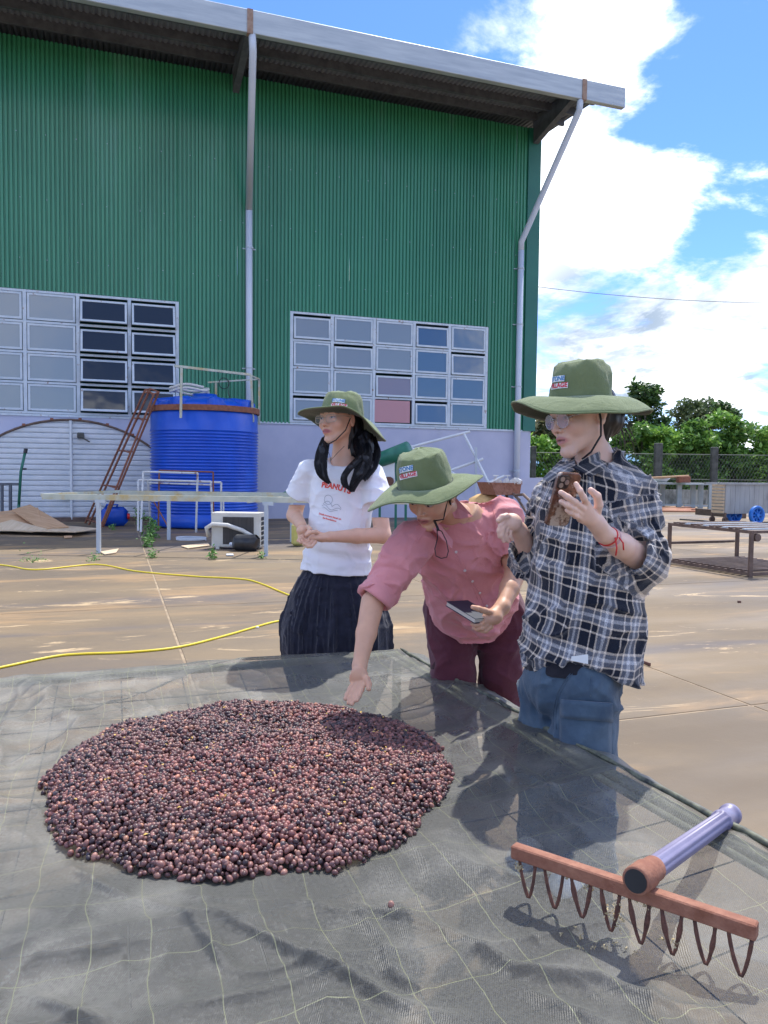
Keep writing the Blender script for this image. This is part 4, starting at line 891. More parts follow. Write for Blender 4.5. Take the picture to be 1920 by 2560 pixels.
# the right border follows the rail and is ragged
lim = redge(GV)+.115+.03*vnoise(np.stack([GV*4, GV*0, GV*0], -1))
base_u = (GU-gu[0])/(gu[-1]-gu[0]); GU2 = gu[0]+base_u*(lim-gu[0])
limv = BV1+.045+.012*vnoise(np.stack([GU*5, GU*0+4, GU*0], -1)); base_v = (GV-gv[0])/(gv[-1]-gv[0]); GV2 = gv[0]+base_v*(limv-gv[0])
ZN = net_height(GU2, GV2)+fold_h(GU2, GV2)*np.clip((pile_r(GU2, GV2)-1.0)/.1, 0, 1)
Vn = np.stack([GU2*CA-GV2*SA, GU2*SA+GV2*CA, ZN], -1).reshape(-1, 3)
ii = (np.arange(nv-1)[:, None]*nu+np.arange(nu-1)[None]).ravel(); Fn = np.stack([ii, ii+1, ii+nu+1, ii+nu], 1)
def net_mat():
    m = bpy.data.materials.new('shade_net'); m.use_nodes = True; nt = m.node_tree; N = nt.nodes.new; L = nt.links.new; nt.nodes.clear()
    out = N('ShaderNodeOutputMaterial'); at = N('ShaderNodeAttribute'); at.attribute_name = 'UVc'; sep = N('ShaderNodeSeparateXYZ'); L(at.outputs['Vector'], sep.inputs[0])
    def MT(op, a, b=None):
        n = N('ShaderNodeMath'); n.operation = op
        for i, x in enumerate((a, b)):
            if x is None: continue
            if isinstance(x, (int, float)): n.inputs[i].default_value = x
            else: L(x, n.inputs[i])
        return n.outputs[0]
    def line(src, per, wd):
        fr = MT('FRACT', MT('DIVIDE', src, per)); dd = MT('ABSOLUTE', MT('SUBTRACT', fr, .5)); return MT('LESS_THAN', dd, wd/per/2)
    nz = N('ShaderNodeTexNoise'); L(at.outputs['Vector'], nz.inputs[0]); nz.inputs['Scale'].default_value = 3; nz.inputs['Detail'].default_value = 3
    wob = MT('MULTIPLY', MT('SUBTRACT', nz.outputs[0], .5), .07)
    lu_ = line(MT('ADD', sep.outputs[0], wob), .105, .0016); lv_ = line(MT('ADD', sep.outputs[1], wob), .21, .0014)
    ln = MT('MAXIMUM', lu_, lv_)
    wv = N('ShaderNodeTexWave'); mp = N('ShaderNodeMapping'); L(at.outputs['Vector'], mp.inputs[0]); L(mp.outputs[0], wv.inputs[0]); mp.inputs['Rotation'].default_value = (0, 0, .5)
    wv.inputs['Scale'].default_value = 85; wv.inputs['Distortion'].default_value = 3; wv.inputs['Detail'].default_value = 2
    n2 = N('ShaderNodeTexNoise'); L(at.outputs['Vector'], n2.inputs[0]); n2.inputs['Scale'].default_value = 130; n2.inputs['Detail'].default_value = 2
    n3 = N('ShaderNodeTexNoise'); L(at.outputs['Vector'], n3.inputs[0]); n3.inputs['Scale'].default_value = 5; n3.inputs['Detail'].default_value = 5
    lw = N('ShaderNodeLayerWeight'); lw.inputs[0].default_value = .38
    cover = MT('ADD', MT('ADD', MT('MULTIPLY', lw.outputs['Facing'], .62), .335), MT('ADD', MT('MULTIPLY', wv.outputs[0], .10), MT('MULTIPLY', MT('SUBTRACT', n2.outputs[0], .5), .5)))
    cover = MT('ADD', cover, MT('MULTIPLY', MT('SUBTRACT', n3.outputs[0], .5), .16))
    cover = MT('MINIMUM', MT('MAXIMUM', MT('MAXIMUM', cover, MT('MULTIPLY', ln, .70)), .05), .96)
    col = N('ShaderNodeMixRGB'); L(ln, col.inputs[0]); col.inputs[2].default_value = (.24, .25, .14, 1)
    c0 = N('ShaderNodeMixRGB'); mr = N('ShaderNodeMapRange'); L(n3.outputs[0], mr.inputs[0]); mr.inputs[1].default_value = .5; mr.inputs[2].default_value = .7; L(mr.outputs[0], c0.inputs[0])
    c0.inputs[1].default_value = (.105, .107, .094, 1); c0.inputs[2].default_value = (.20, .197, .172, 1); L(c0.outputs[0], col.inputs[1])
    pb = N('ShaderNodeBsdfPrincipled'); L(col.outputs[0], pb.inputs['Base Color']); pb.inputs['Roughness'].default_value = .5; pb.inputs['Specular IOR Level'].default_value = .7
    bm = N('ShaderNodeBump'); bm.inputs['Strength'].default_value = .5; bm.inputs['Distance'].default_value = .002; L(MT('ADD', wv.outputs[0], n2.outputs[0]), bm.inputs['Height']); L(bm.outputs[0], pb.inputs['Normal'])
    tr = N('ShaderNodeBsdfTransparent'); tr.inputs[0].default_value = (.94, .95, .95, 1)
    mx = N('ShaderNodeMixShader'); L(cover, mx.inputs[0]); L(tr.outputs[0], mx.inputs[1]); L(pb.outputs[0], mx.inputs[2]); L(mx.outputs[0], out.inputs[0]); return m
M['net'] = net_mat()
net = tag(mesh_obj('shade_net', Vn, Fn, M['net'], smooth=True, origin=W(-.3, 2, BZ), uv=np.stack([GU2, GV2], -1).reshape(-1, 2)), 'black see-through shade net with pale threads spread over the low drying bed', 'net')

# a torn loop of net standing up at the far right corner
def scrap_net(pts, label):
    g = MB(); 
    for i in range(len(pts)-1):
        a, b_ = pts[i], pts[i+1]; g.add([a[0], b_[0], b_[1], a[1]], [(0, 1, 2, 3)])
    return g
lp = []
for t in np.linspace(0, 1, 14):
    a = U(1075+40*t+0*t, 1672-22*math.sin(t*math.pi), 2.98+.1*t); b_ = a+np.array([.02, .03, -.05*math.sin(t*math.pi)-.01]); lp.append((a, b_))
sn = scrap_net(lp, ''); tag(sn.build('net_loop', M['net'], smooth=True), 'small loop of black net curling up beside the maroon trousers', 'net scrap')
# right border double fold: a rolled band of net along the rail
g = MB(); P = []
for i in range(60):
    v = BV1-.02-(BV1-BV0)*i/59; uu = redge(v)+.005+.006*float(vnoise(np.array([v*7, 0, 0]))); P.append(W(uu, v, BZ+.012+.004*float(vnoise(np.array([v*12, 3, 0])))))
g.tube(P, [.0065+.003*float(vnoise(np.array([i*.7, 5, 0]))) for i in range(60)], 6); tag(g.build('net_hem', material('net_hem_mat', (.03, .033, .03), (.16, .17, .11), rough=.6, scale=40), smooth=True), 'rolled dark hem of the net lashed along the right rail of the bed', 'net hem')

# ---- coffee cherries
def uvsphere(seg, ring):
    V = [(0, 0, 1)]; 
    for i in range(1, ring):
        t = math.pi*i/ring
        for k in range(seg): a = 2*math.pi*k/seg; V.append((math.sin(t)*math.cos(a), math.sin(t)*math.sin(a), math.cos(t)))
    V.append((0, 0, -1)); Fs = [(0, 1+k, 1+(k+1) % seg) for k in range(seg)]; L_ = len(V)-1
    for i in range(ring-2):
        for k in range(seg):
            a = 1+i*seg+k; b_ = 1+i*seg+(k+1) % seg; Fs += [(a, a+seg, b_+seg), (a, b_+seg, b_)]
    Fs += [(L_, 1+(ring-2)*seg+(k+1) % seg, 1+(ring-2)*seg+k) for k in range(seg)]
    return np.array(V, float), np.array(Fs)
def pile_top(u, v):
    r = pile_r(u, v); Q = np.stack([u, v, np.zeros_like(u)], -1)
    prof = np.clip(1-r, 0, 1); h = .062*(1-np.exp(-prof*7.5))+.012*prof
    h = h*(1+.20*fbm(Q*5+7, 2))+.011*fbm(Q*9+1, 2)*np.clip(prof*6, 0, 1)
    h = h-.02*np.exp(-((u-PU-.12)**2/.02+(v-PV-.22)**2/.01))
    return net_height(u, v)+h
rng = np.random.default_rng(5); sp = .0105; P = []
n_r = int(1.4/(sp*.866)); n_c = int(1.3/sp)
J, I = np.meshgrid(np.arange(n_r), np.arange(n_c), indexing='ij')
hu = PU-.65+(I+.5*(J % 2))*sp; hv = PV-.70+J*sp*.866
hu = (hu+rng.normal(size=hu.shape)*sp*.24).ravel(); hv = (hv+rng.normal(size=hv.shape)*sp*.24).ravel()
ok = pile_r(hu, hv)+rng.normal(size=hu.shape)*.006 < 1.0; hu, hv = hu[ok], hv[ok]
hz = pile_top(hu, hv)+.0058+rng.normal(size=hu.shape)*.0022
k2 = rng.random(len(hu)) < .34; hu2 = hu[k2]+rng.normal(size=k2.sum())*sp*.4; hv2 = hv[k2]+rng.normal(size=k2.sum())*sp*.4
ok2 = pile_r(hu2, hv2) < .985; hu2, hv2 = hu2[ok2], hv2[ok2]; hz2 = pile_top(hu2, hv2)+.0105+rng.normal(size=len(hu2))*.002
cu_ = np.concatenate([hu, hu2]); cv_ = np.concatenate([hv, hv2]); cz_ = np.concatenate([hz, hz2])
C = np.stack([cu_*CA-cv_*SA, cu_*SA+cv_*CA, cz_], 1); nC = len(C)
rad = (.00575*(1+.16*rng.normal(size=nC))).clip(.0038, .0086)
el = 1.05+.40*rng.random(nC)**1.5
pal = np.array([(.085, .038, .036), (.125, .055, .050), (.185, .082, .068), (.036, .020, .024), (.26, .13, .10), (.145, .072, .068), (.050, .040, .046), (.34, .16, .10)])
ci = rng.choice(len(pal), nC, p=[.20, .18, .15, .19, .08, .12, .05, .03]); pcol = 1.02*pal[ci]*(1+.2*rng.normal(size=(nC, 1))).clip(.5, 1.6)
# a broad warm tint where drier cherries gather
tintn = np.clip(fbm(np.stack([cu_*3, cv_*3, cu_*0], -1), 2)*1.6+.2, 0, 1)[:, None]; pcol = pcol*(1-.35*tintn)+pcol*tintn*.35*np.array([1.9, 1.35, 1.25])+0
def rotmats(n, rng):
    q = rng.normal(size=(n, 4)); q /= np.linalg.norm(q, axis=1)[:, None]; w, x, y, z = q.T
    return np.stack([np.stack([1-2*(y*y+z*z), 2*(x*y-z*w), 2*(x*z+y*w)], -1), np.stack([2*(x*y+z*w), 1-2*(x*x+z*z), 2*(y*z-x*w)], -1), np.stack([2*(x*z-y*w), 2*(y*z+x*w), 1-2*(x*x+y*y)], -1)], 1)
def cherry_mat():
    m = bpy.data.materials.new('cherry_skin'); m.use_nodes = True; nt = m.node_tree; N = nt.nodes.new; L = nt.links.new; b = nt.nodes['Principled BSDF']
    at = N('ShaderNodeAttribute'); at.attribute_name = 'Col'; tc = N('ShaderNodeTexCoord'); n = N('ShaderNodeTexNoise'); n.inputs['Scale'].default_value = 90; n.inputs['Detail'].default_value = 2; L(tc.outputs['Object'], n.inputs[0])
    mr = N('ShaderNodeMapRange'); L(n.outputs[0], mr.inputs[0]); mr.inputs[1].default_value = .3; mr.inputs[2].default_value = .7; mr.inputs[3].default_value = .7; mr.inputs[4].default_value = 1.35
    mx = N('ShaderNodeVectorMath'); mx.operation = 'SCALE'; L(at.outputs['Color'], mx.inputs[0]); L(mr.outputs[0], mx.inputs['Scale']); L(mx.outputs[0], b.inputs['Base Color'])
    b.inputs['Roughness'].default_value = .42; b.inputs['Specular IOR Level'].default_value = .5
    bm = N('ShaderNodeBump'); bm.inputs['Strength'].default_value = .35; bm.inputs['Distance'].default_value = .002; L(n.outputs[0], bm.inputs['Height']); L(bm.outputs[0], b.inputs['Normal']); return m
M['cherry'] = cherry_mat()
dcam = np.linalg.norm(C-np.array([0, 0, H]), axis=1); rimd = pile_r(cu_, cv_)
order = np.argsort(dcam-.15*(rimd > .93)); near = order[:290]; rest = order[290:]
tV, tF = uvsphere(10, 7); R_ = rotmats(nC, rng)
def cherries_mesh(idx):
    sc = np.stack([rad[idx], rad[idx]*.95, rad[idx]*el[idx]], 1); V = np.einsum('nij,nvj->nvi', R_[idx], tV[None]*sc[:, None])+C[idx][:, None]
    return V
V = cherries_mesh(rest); nv_ = len(tV); Fc = (tF[None]+(np.arange(len(rest))*nv_)[:, None, None]).reshape(-1, 3)
po = mesh_obj('coffee_cherry_pile', V.reshape(-1, 3), Fc, M['cherry'], smooth=True, origin=(PILE_C[0], PILE_C[1], .43))
ca = po.data.color_attributes.new('Col', 'FLOAT_COLOR', 'POINT'); cc = np.ones((len(rest), nv_, 4), np.float32); cc[..., :3] = pcol[rest][:, None]; ca.data.foreach_set('color', cc.ravel())
tag(po, 'broad round heap of dark purple dried coffee cherries on the net', 'coffee cherries', kind='stuff')
# under-heap core so that no light shows between the top layer
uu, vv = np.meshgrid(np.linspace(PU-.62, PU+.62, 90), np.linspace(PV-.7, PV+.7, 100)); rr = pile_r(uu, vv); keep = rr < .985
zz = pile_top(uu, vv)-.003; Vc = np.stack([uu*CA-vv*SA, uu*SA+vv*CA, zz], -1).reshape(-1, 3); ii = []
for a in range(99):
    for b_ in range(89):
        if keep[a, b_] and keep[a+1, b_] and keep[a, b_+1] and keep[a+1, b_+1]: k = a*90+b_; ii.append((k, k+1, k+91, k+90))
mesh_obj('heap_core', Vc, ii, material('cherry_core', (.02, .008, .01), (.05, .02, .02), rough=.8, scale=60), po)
# single cherries at the near rim
protos = []
for i in range(8):
    Vp = tV*np.array([.0066, .0062, .0076*(1+.06*(i % 3))]); me_o = None
    mm = bpy.data.materials.new('cherry_single'); mm = M['cherry']
    me = bpy.data.meshes.new('coffee_cherry'); me.from_pydata(Vp.tolist(), [], tF.tolist()); me.polygons.foreach_set('use_smooth', np.ones(len(me.polygons), bool)); me.materials.append(M['cherry'])
    ca = me.color_attributes.new('Col', 'FLOAT_COLOR', 'POINT'); c4 = np.ones((len(Vp), 4), np.float32); c4[:, :3] = pal[[0, 1, 2, 3, 4, 5, 1, 2][i]]*(1.0+.12*(i % 3)); ca.data.foreach_set('color', c4.ravel()); protos.append(me)
for k in near:
    o = bpy.data.objects.new('coffee_cherry', protos[int(rng.integers(8))]); COL.objects.link(o); o.location = tuple(C[k]); s_ = rad[k]/.0064; o.scale = (s_, s_, s_)
    o.rotation_euler = tuple(rng.random(3)*6.28); tag(o, 'purple-brown dried coffee cherry at the near rim of the heap', 'coffee cherry', 'dried cherries along the near rim of the heap')
o = bpy.data.objects.new('coffee_cherry', protos[4]); COL.objects.link(o); p = G(978, 2240, .44); uq, vq = uvof(p); o.location = (p[0], p[1], float(net_height(np.array(uq), np.array(vq)))+.005)
tag(o, 'single dried coffee cherry lying alone on the net, below and right of the heap', 'coffee cherry')
# yellow husks among the cherries
M['husk'] = material('yellow_husk', (.55, .34, .06), (.62, .45, .12), rough=.7, scale=30)
g = MB()
for i in range(95):
    a = rng.random()*6.28; r_ = math.sqrt(rng.random())*.93; u_, v_ = PU+.535*r_*math.cos(a), PV+.605*r_*math.sin(a); z_ = float(pile_top(np.array(u_), np.array(v_)))+.0165
    d = unit(rng.normal(size=3)*[1, 1, .3]); e = unit(np.cross(ZX, d)); s_ = rng.uniform(.003, .0062); c_ = W(u_, v_, z_)
    g.add([c_-d*s_, c_-e*s_*.7+ZX*.002, c_+d*s_, c_+e*s_*.7+ZX*.002], [(0, 1, 2, 3)])
tag(g.build('yellow_husks', M['husk']), 'scattered yellow husks and pale bits among the coffee cherries', 'husks', kind='stuff')

# ---- rake
def on_net(px, py, dz=0):
    p = G(px, py, .44)
    for _ in range(4):
        uq, vq = uvof(p); z = float(net_height(np.array(uq), np.array(vq)))+dz; p = G(px, py, z)
    return p
ta = on_net(1322, 2252, .004); tb = on_net(1853, 2450, .004); rd = unit((tb-ta)*[1, 1, 0])
tz = np.linspace(0, 1, 8); bh = .078
rake = empty('rake', (ta+tb)/2, 'rusty rake head with eight wire tines and a lilac metal handle, standing on the net', 'rake')
lean = np.array([-rd[1], rd[0], 0])*.006
zb = lambda t: (ta[2]*(1-t)+tb[2]*t)+bh
A0 = ta-rd*.037; A0[2] = zb(-.1)+.012; B0 = tb+rd*.022; B0[2] = zb(1.05)+.012
bw = .024; rn = np.array([-rd[1], rd[0], 0]); rdir = unit(B0-A0); rup = unit(np.cross(rdir, -rn)); 
if rup[2] < 0: rup = -rup
g = MB(); g.box((A0+B0)/2+rup*.003, (np.linalg.norm(B0-A0), bw, .027), (rdir, rn, rup), bev=.0025); g.build('bar', M['rust_orange'], rake)
pitch = np.linalg.norm(tb-ta)/7
rr_ = random.Random(4)
for i in range(8):
    tip = ta*(1-tz[i])+tb*tz[i]; tip = tip.copy(); uq, vq = uvof(tip); tip[2] = float(net_height(np.array(uq), np.array(vq)))+.003
    topz = zb(tz[i]); a = tip-rd*pitch*(.44+rr_.uniform(-.03, .03))+rn*.002; b_ = tip+rd*pitch*(.24+rr_.uniform(-.03, .03)); a[2] = topz+.002; b_[2] = topz+.002-.004
    if i == 7: b_ = tip+rd*pitch*.26; b_[2] = topz
    path = []
    for t in np.linspace(0, 1, 14):
        if t < .5: s_ = t/.5; p = a*(1-s_)+tip*s_; p = p-rd*.003*math.sin(s_*math.pi)
        else: s_ = (t-.5)/.5; p = tip*(1-s_)+b_*s_; p = p+rd*.002*math.sin(s_*math.pi)
        path.append(p)
    # round the tip
    path = [path[0]]+[(path[k-1]+2*path[k]+path[k+1])/4 if 5 <= k <= 8 else path[k] for k in range(1, 13)]+[path[13]]
    rs = [.0031*(1+.25*rr_.random()) for _ in path]
    if 2 <= i <= 6:
        for k in (2, 3): rs[k] *= 1.45 if i < 6 else 1.2
        for k in (10, 11): rs[k] *= 1.35
    g = MB(); g.tube(path, rs, 7); g.build('tine', M['rust_dark'], rake, True)
sock = (A0*.43+B0*.57); s0 = U(1560, 2190, sock[1]-.006); 
s0 = sock+rup*.036-rn*.028; hfar = U(1828, 2035, 1.80); hd = unit(hfar-s0); 
hx, hy, _ = frame(hd)
g = MB(); g.lathe([(0, 0), (.0225, 0), (.0255, .002), (.0262, .05), (.023, .056), (.023, .09)], s0, 24, (hx, hy, hd)); g.build('socket', M['rust_orange'], rake, True)
g = MB(); g.lathe([(0, -.0012), (.0205, -.0012), (.0205, .0002)], s0-hd*.0006, 24, (hx, hy, hd)); g.build('end_cap', M['black'], rake)
M['lilac'] = material('lilac_metal', (.17, .155, .255), (.23, .21, .31), rough=.45, scale=4, spec=.6)
Lh = np.linalg.norm(hfar-s0); prof_n = 40; Vh = []; sec = [(.052, .0205), (.06, .021), (Lh-.085, .0205), (Lh-.083, .0245), (Lh-.075, .0245), (Lh-.073, .0215), (Lh-.02, .022), (Lh-.018, .0255), (Lh-.004, .0255), (Lh, .022), (Lh, .018), (Lh-.03, .017)]
for (z, r_) in sec:
    for k in range(prof_n):
        a = 2*math.pi*k/prof_n; fl = .0022*(math.cos(a*9) > .2) if .055 < z < Lh-.08 else 0
        Vh.append(s0+hd*z+(hx*math.cos(a)+hy*math.sin(a))*(r_-fl))
Fh = [(i*prof_n+k, i*prof_n+(k+1) % prof_n, (i+1)*prof_n+(k+1) % prof_n, (i+1)*prof_n+k) for i in range(len(sec)-1) for k in range(prof_n)]
mesh_obj('handle', Vh, Fh, M['lilac'], rake, smooth=True)
# dried husk fluff caught on the rake and fallen below it
M['fluff'] = material('dry_fluff', (.42, .33, .17), (.55, .46, .28), rough=.9, scale=60)
g = MB(); g2 = MB()
def fluff(gg, c, s_, n):
    for _ in range(n):
        p = c+rng.normal(size=3)*s_; d = unit(rng.normal(size=3)); e = unit(np.cross(d, rng.normal(size=3))); q = rng.uniform(.0018, .0046); gg.add([p-d*q, p+e*q*.6, p+d*q, p-e*q*.6], [(0, 1, 2, 3)])
for (px, py, s_, n) in ((1297, 2168, .004, 46), (1415, 2180, .005, 50), (1440, 2190, .004, 14), (1590, 2238, .006, 44), (1475, 2215, .004, 20), (1540, 2280, .009, 40), (1548, 2300, .008, 30), (1620, 2265, .006, 30), (1652, 2345, .005, 14), (1690, 2360, .004, 14), (1585, 2245, .003, 14), (1330, 2152, .002, 8)):
    t = (px-1290)/580.; Y = A0[1]*(1-t)+B0[1]*t; fluff(g, U(px, py, Y-.008), s_, n)
g.build('fluff', M['fluff'], rake)['kind'] = 'stuff'
for (px, py) in ((1450, 2343), (1452, 2347), (1515, 2370), (1538, 2356), (1433, 2316), (1482, 2368), (1565, 2372), (1450, 2370), (1512, 2366), (1590, 2380), (1400, 2335)):
    p = on_net(px, py, .003)
    for _ in range(6):
        q = p+rng.normal(size=3)*[.003, .003, .0008]; g2.box(q, (.003, .002, .0015), (unit(rng.normal(size=3)), unit(rng.normal(size=3)), ZX))
tag(g2.build('husk_crumbs', M['fluff']), 'pale crumbs of husk fallen on the net under the rake', 'crumbs', kind='stuff')
# ------------------------------------------------------------------ people: implicit surfaces meshed with surface nets
class Fld:
    def __init__(s, lo, hi, h):
        s.lo = np.array(lo, float); s.h = h; s.n = np.ceil((np.array(hi)-s.lo)/h).astype(int)+1; s.D = np.full(s.n, .5, np.float32)
        s.ax = [s.lo[i]+np.arange(s.n[i])*h for i in range(3)]
    def reg(s, lo, hi):
        a = np.clip(np.floor((np.array(lo)-s.lo)/s.h).astype(int), 0, s.n); b_ = np.clip(np.ceil((np.array(hi)-s.lo)/s.h).astype(int)+1, 0, s.n)
        sl = tuple(slice(a[i], b_[i]) for i in range(3))
        if any(a[i] >= b_[i] for i in range(3)): return None, None
        return sl, (s.ax[0][sl[0]][:, None, None], s.ax[1][sl[1]][None, :, None], s.ax[2][sl[2]][None, None, :])
    def put(s, sl, d, k, op='u'):
        c = s.D[sl]; d = np.broadcast_to(d, c.shape)
        if op == 's': d = -d; c = -c
        if k > 0: hh = np.clip(.5+.5*(c-d)/k, 0, 1); r = c*(1-hh)+d*hh-k*hh*(1-hh)
        else: r = np.minimum(c, d)
        if op == 's': r = np.maximum(-c, -d) if k <= 0 else -( -1*0+ (lambda a, b_: -( (lambda h2: a*(1-h2)+b_*h2 + k*h2*(1-h2))(np.clip(.5-.5*(a-b_)/k*-1*-1, 0, 1)) ))(c*0, c*0)) if False else np.maximum(s.D[sl], d)
        s.D[sl] = r
    def cap(s, a, b_, ra, rb=None, k=.012, op='u'):
        rb = ra if rb is None else rb; a = np.asarray(a, float); b_ = np.asarray(b_, float); pad = max(ra, rb)+k+3*s.h+.01
        sl, X = s.reg(np.minimum(a, b_)-pad, np.maximum(a, b_)+pad)
        if sl is None: return
        ab = b_-a; L2 = max(float(ab@ab), 1e-9); q = [X[i]-a[i] for i in range(3)]
        t = np.clip((q[0]*ab[0]+q[1]*ab[1]+q[2]*ab[2])/L2, 0, 1)
        d = np.sqrt((q[0]-t*ab[0])**2+(q[1]-t*ab[1])**2+(q[2]-t*ab[2])**2)-(ra+(rb-ra)*t); s.put(sl, d, k, op)
    def chain(s, pts, rs, k=.008, op='u'):
        for i in range(len(pts)-1): s.cap(pts[i], pts[i+1], rs[i], rs[i+1], k, op)
    def ell(s, c, r, R=np.eye(3), k=.012, op='u'):      # R columns are the local axes
        c = np.asarray(c, float); pad = max(r)+k+3*s.h; sl, X = s.reg(c-pad, c+pad)
        if sl is None: return
        q = [X[i]-c[i] for i in range(3)]; loc = [q[0]*R[0, j]+q[1]*R[1, j]+q[2]*R[2, j] for j in range(3)]
        k0 = np.sqrt(sum((loc[j]/r[j])**2 for j in range(3))); k1 = np.sqrt(sum((loc[j]/r[j]**2)**2 for j in range(3)))+1e-9
        s.put(sl, k0*(k0-1)/k1, k, op)
    def loft(s, a, b_, side, st, k=.02, cutends=True):   # st: rows (t, rx, ry, offset along front, offset along side); front = side x axis
        a = np.asarray(a, float); b_ = np.asarray(b_, float); ax = unit(b_-a); L_ = np.linalg.norm(b_-a); side = unit(np.array(side)-ax*np.dot(side, ax)); fr = np.cross(ax, side)
        st = np.array(st, float); pad = st[:, 1:3].max()+k+.05; sl, X = s.reg(np.minimum(a, b_)-pad, np.maximum(a, b_)+pad)
        q = [X[i]-a[i] for i in range(3)]; t = (q[0]*ax[0]+q[1]*ax[1]+q[2]*ax[2])/L_; x = q[0]*side[0]+q[1]*side[1]+q[2]*side[2]; y = q[0]*fr[0]+q[1]*fr[1]+q[2]*fr[2]
        def sm(col):
            return np.interp(t, st[:, 0], st[:, col])
        rx, ry = sm(1), sm(2); x = x-sm(4); y = y-sm(3)
        k0 = np.sqrt((x/rx)**2+(y/ry)**2); k1 = np.sqrt((x/rx**2)**2+(y/ry**2)**2)+1e-9; d = k0*(k0-1)/k1
        d = np.where(k0 < 1e-3, -np.minimum(rx, ry), d)
        d = np.maximum(d, np.maximum((st[0, 0]-t)*L_, (t-st[-1, 0])*L_)); s.put(sl, d, k)
    def clip(s, p, n, lo=None, hi=None):                 # keep the side against n
        sl, X = s.reg(lo if lo is not None else s.lo, hi if hi is not None else s.lo+s.n*s.h)
        if sl is None: return
        n = unit(n); d = (X[0]-p[0])*n[0]+(X[1]-p[1])*n[1]+(X[2]-p[2])*n[2]; s.D[sl] = np.maximum(s.D[sl], d)
    def disp(s, fn, band=.03):
        m_ = np.abs(s.D) < band; I = np.nonzero(m_); P = np.stack([s.ax[i][I[i]] for i in range(3)], -1); s.D[m_] += fn(P).astype(np.float32)
    def mesh(s):
        D = s.D; n = D.shape; ins = D < 0
        c = [ins[x:n[0]-1+x, y:n[1]-1+y, z:n[2]-1+z] for x in (0, 1) for y in (0, 1) for z in (0, 1)]; cnt = sum(q.astype(np.int8) for q in c); act = (cnt > 0) & (cnt < 8)
        idx = np.full(act.shape, -1, np.int64); A = np.argwhere(act); idx[act] = np.arange(len(A)); acc = np.zeros((len(A), 3)); num = np.zeros(len(A))
        corners = [(x, y, z) for x in (0, 1) for y in (0, 1) for z in (0, 1)]; val = {cc: D[A[:, 0]+cc[0], A[:, 1]+cc[1], A[:, 2]+cc[2]].astype(float) for cc in corners}
        for i, ca_ in enumerate(corners):
            for cb in corners[i+1:]:
                if sum(abs(ca_[k]-cb[k]) for k in range(3)) != 1: continue
                va, vb = val[ca_], val[cb]; m_ = (va < 0) != (vb < 0); t = np.where(m_, va/np.where(m_, va-vb, 1), 0)
                for k in range(3): acc[:, k] += np.where(m_, ca_[k]+(cb[k]-ca_[k])*t, 0)
                num += m_
        V = s.lo+(A+acc/num[:, None])*s.h; Fs = []
        for a in range(3):
            b_, c_ = (a+1) % 3, (a+2) % 3; s0 = [slice(0, None)]*3; s1 = [slice(0, None)]*3; s0[a] = slice(0, n[a]-1); s1[a] = slice(1, n[a]); i0 = ins[tuple(s0)]; i1 = ins[tuple(s1)]
            E = np.argwhere(i0 != i1); E = E[(E[:, b_] > 0) & (E[:, c_] > 0) & (E[:, b_] < n[b_]-1) & (E[:, c_] < n[c_]-1)]; fl = i0[E[:, 0], E[:, 1], E[:, 2]]
            def g_(db, dc): Q = E.copy(); Q[:, b_] -= db; Q[:, c_] -= dc; return idx[Q[:, 0], Q[:, 1], Q[:, 2]]
            q = np.stack([g_(1, 1), g_(0, 1), g_(0, 0), g_(1, 0)], 1); q = np.where(fl[:, None], q, q[:, ::-1]); Fs.append(q)
        Fq = np.concatenate(Fs); Fq = Fq[(Fq >= 0).all(1)]; return V, Fq
def put_fix(s, sl, d, k, op='u'):
    c = s.D[sl]; d = np.broadcast_to(d, c.shape)
    if op == 'u':
        if k > 0: hh = np.clip(.5+.5*(c-d)/k, 0, 1); r = c*(1-hh)+d*hh-k*hh*(1-hh)
        else: r = np.minimum(c, d)
    else:
        e = -d
        if k > 0: hh = np.clip(.5-.5*(c-e)/k, 0, 1); r = c*(1-hh)+e*hh+k*hh*(1-hh)
        else: r = np.maximum(c, e)
    s.D[sl] = r
Fld.put = put_fix

def relax(V, Fq, it=1, lam=.5):
    for _ in range(it):
        acc = np.zeros_like(V); n = np.zeros(len(V))
        for a in range(4):
            b_ = (a+1) % 4; np.add.at(acc, Fq[:, a], V[Fq[:, b_]]); np.add.at(acc, Fq[:, b_], V[Fq[:, a]]); np.add.at(n, Fq[:, a], 1); np.add.at(n, Fq[:, b_], 1)
        V = V*(1-lam)+lam*acc/np.maximum(n, 1)[:, None]
    return V
def headR(yaw, pitch, roll=0):
    y, p = math.radians(yaw), math.radians(pitch); f = np.array([-math.sin(y)*math.cos(p), -math.cos(y)*math.cos(p), -math.sin(p)])
    u = unit(ZX-f*np.dot(ZX, f)); x = np.cross(-f, u); r = math.radians(roll); x2 = x*math.cos(r)+u*math.sin(r); u2 = -x*math.sin(r)+u*math.cos(r)
    return np.stack([x2, -f, u2], 1)      # columns: her left/picture right, backwards, up
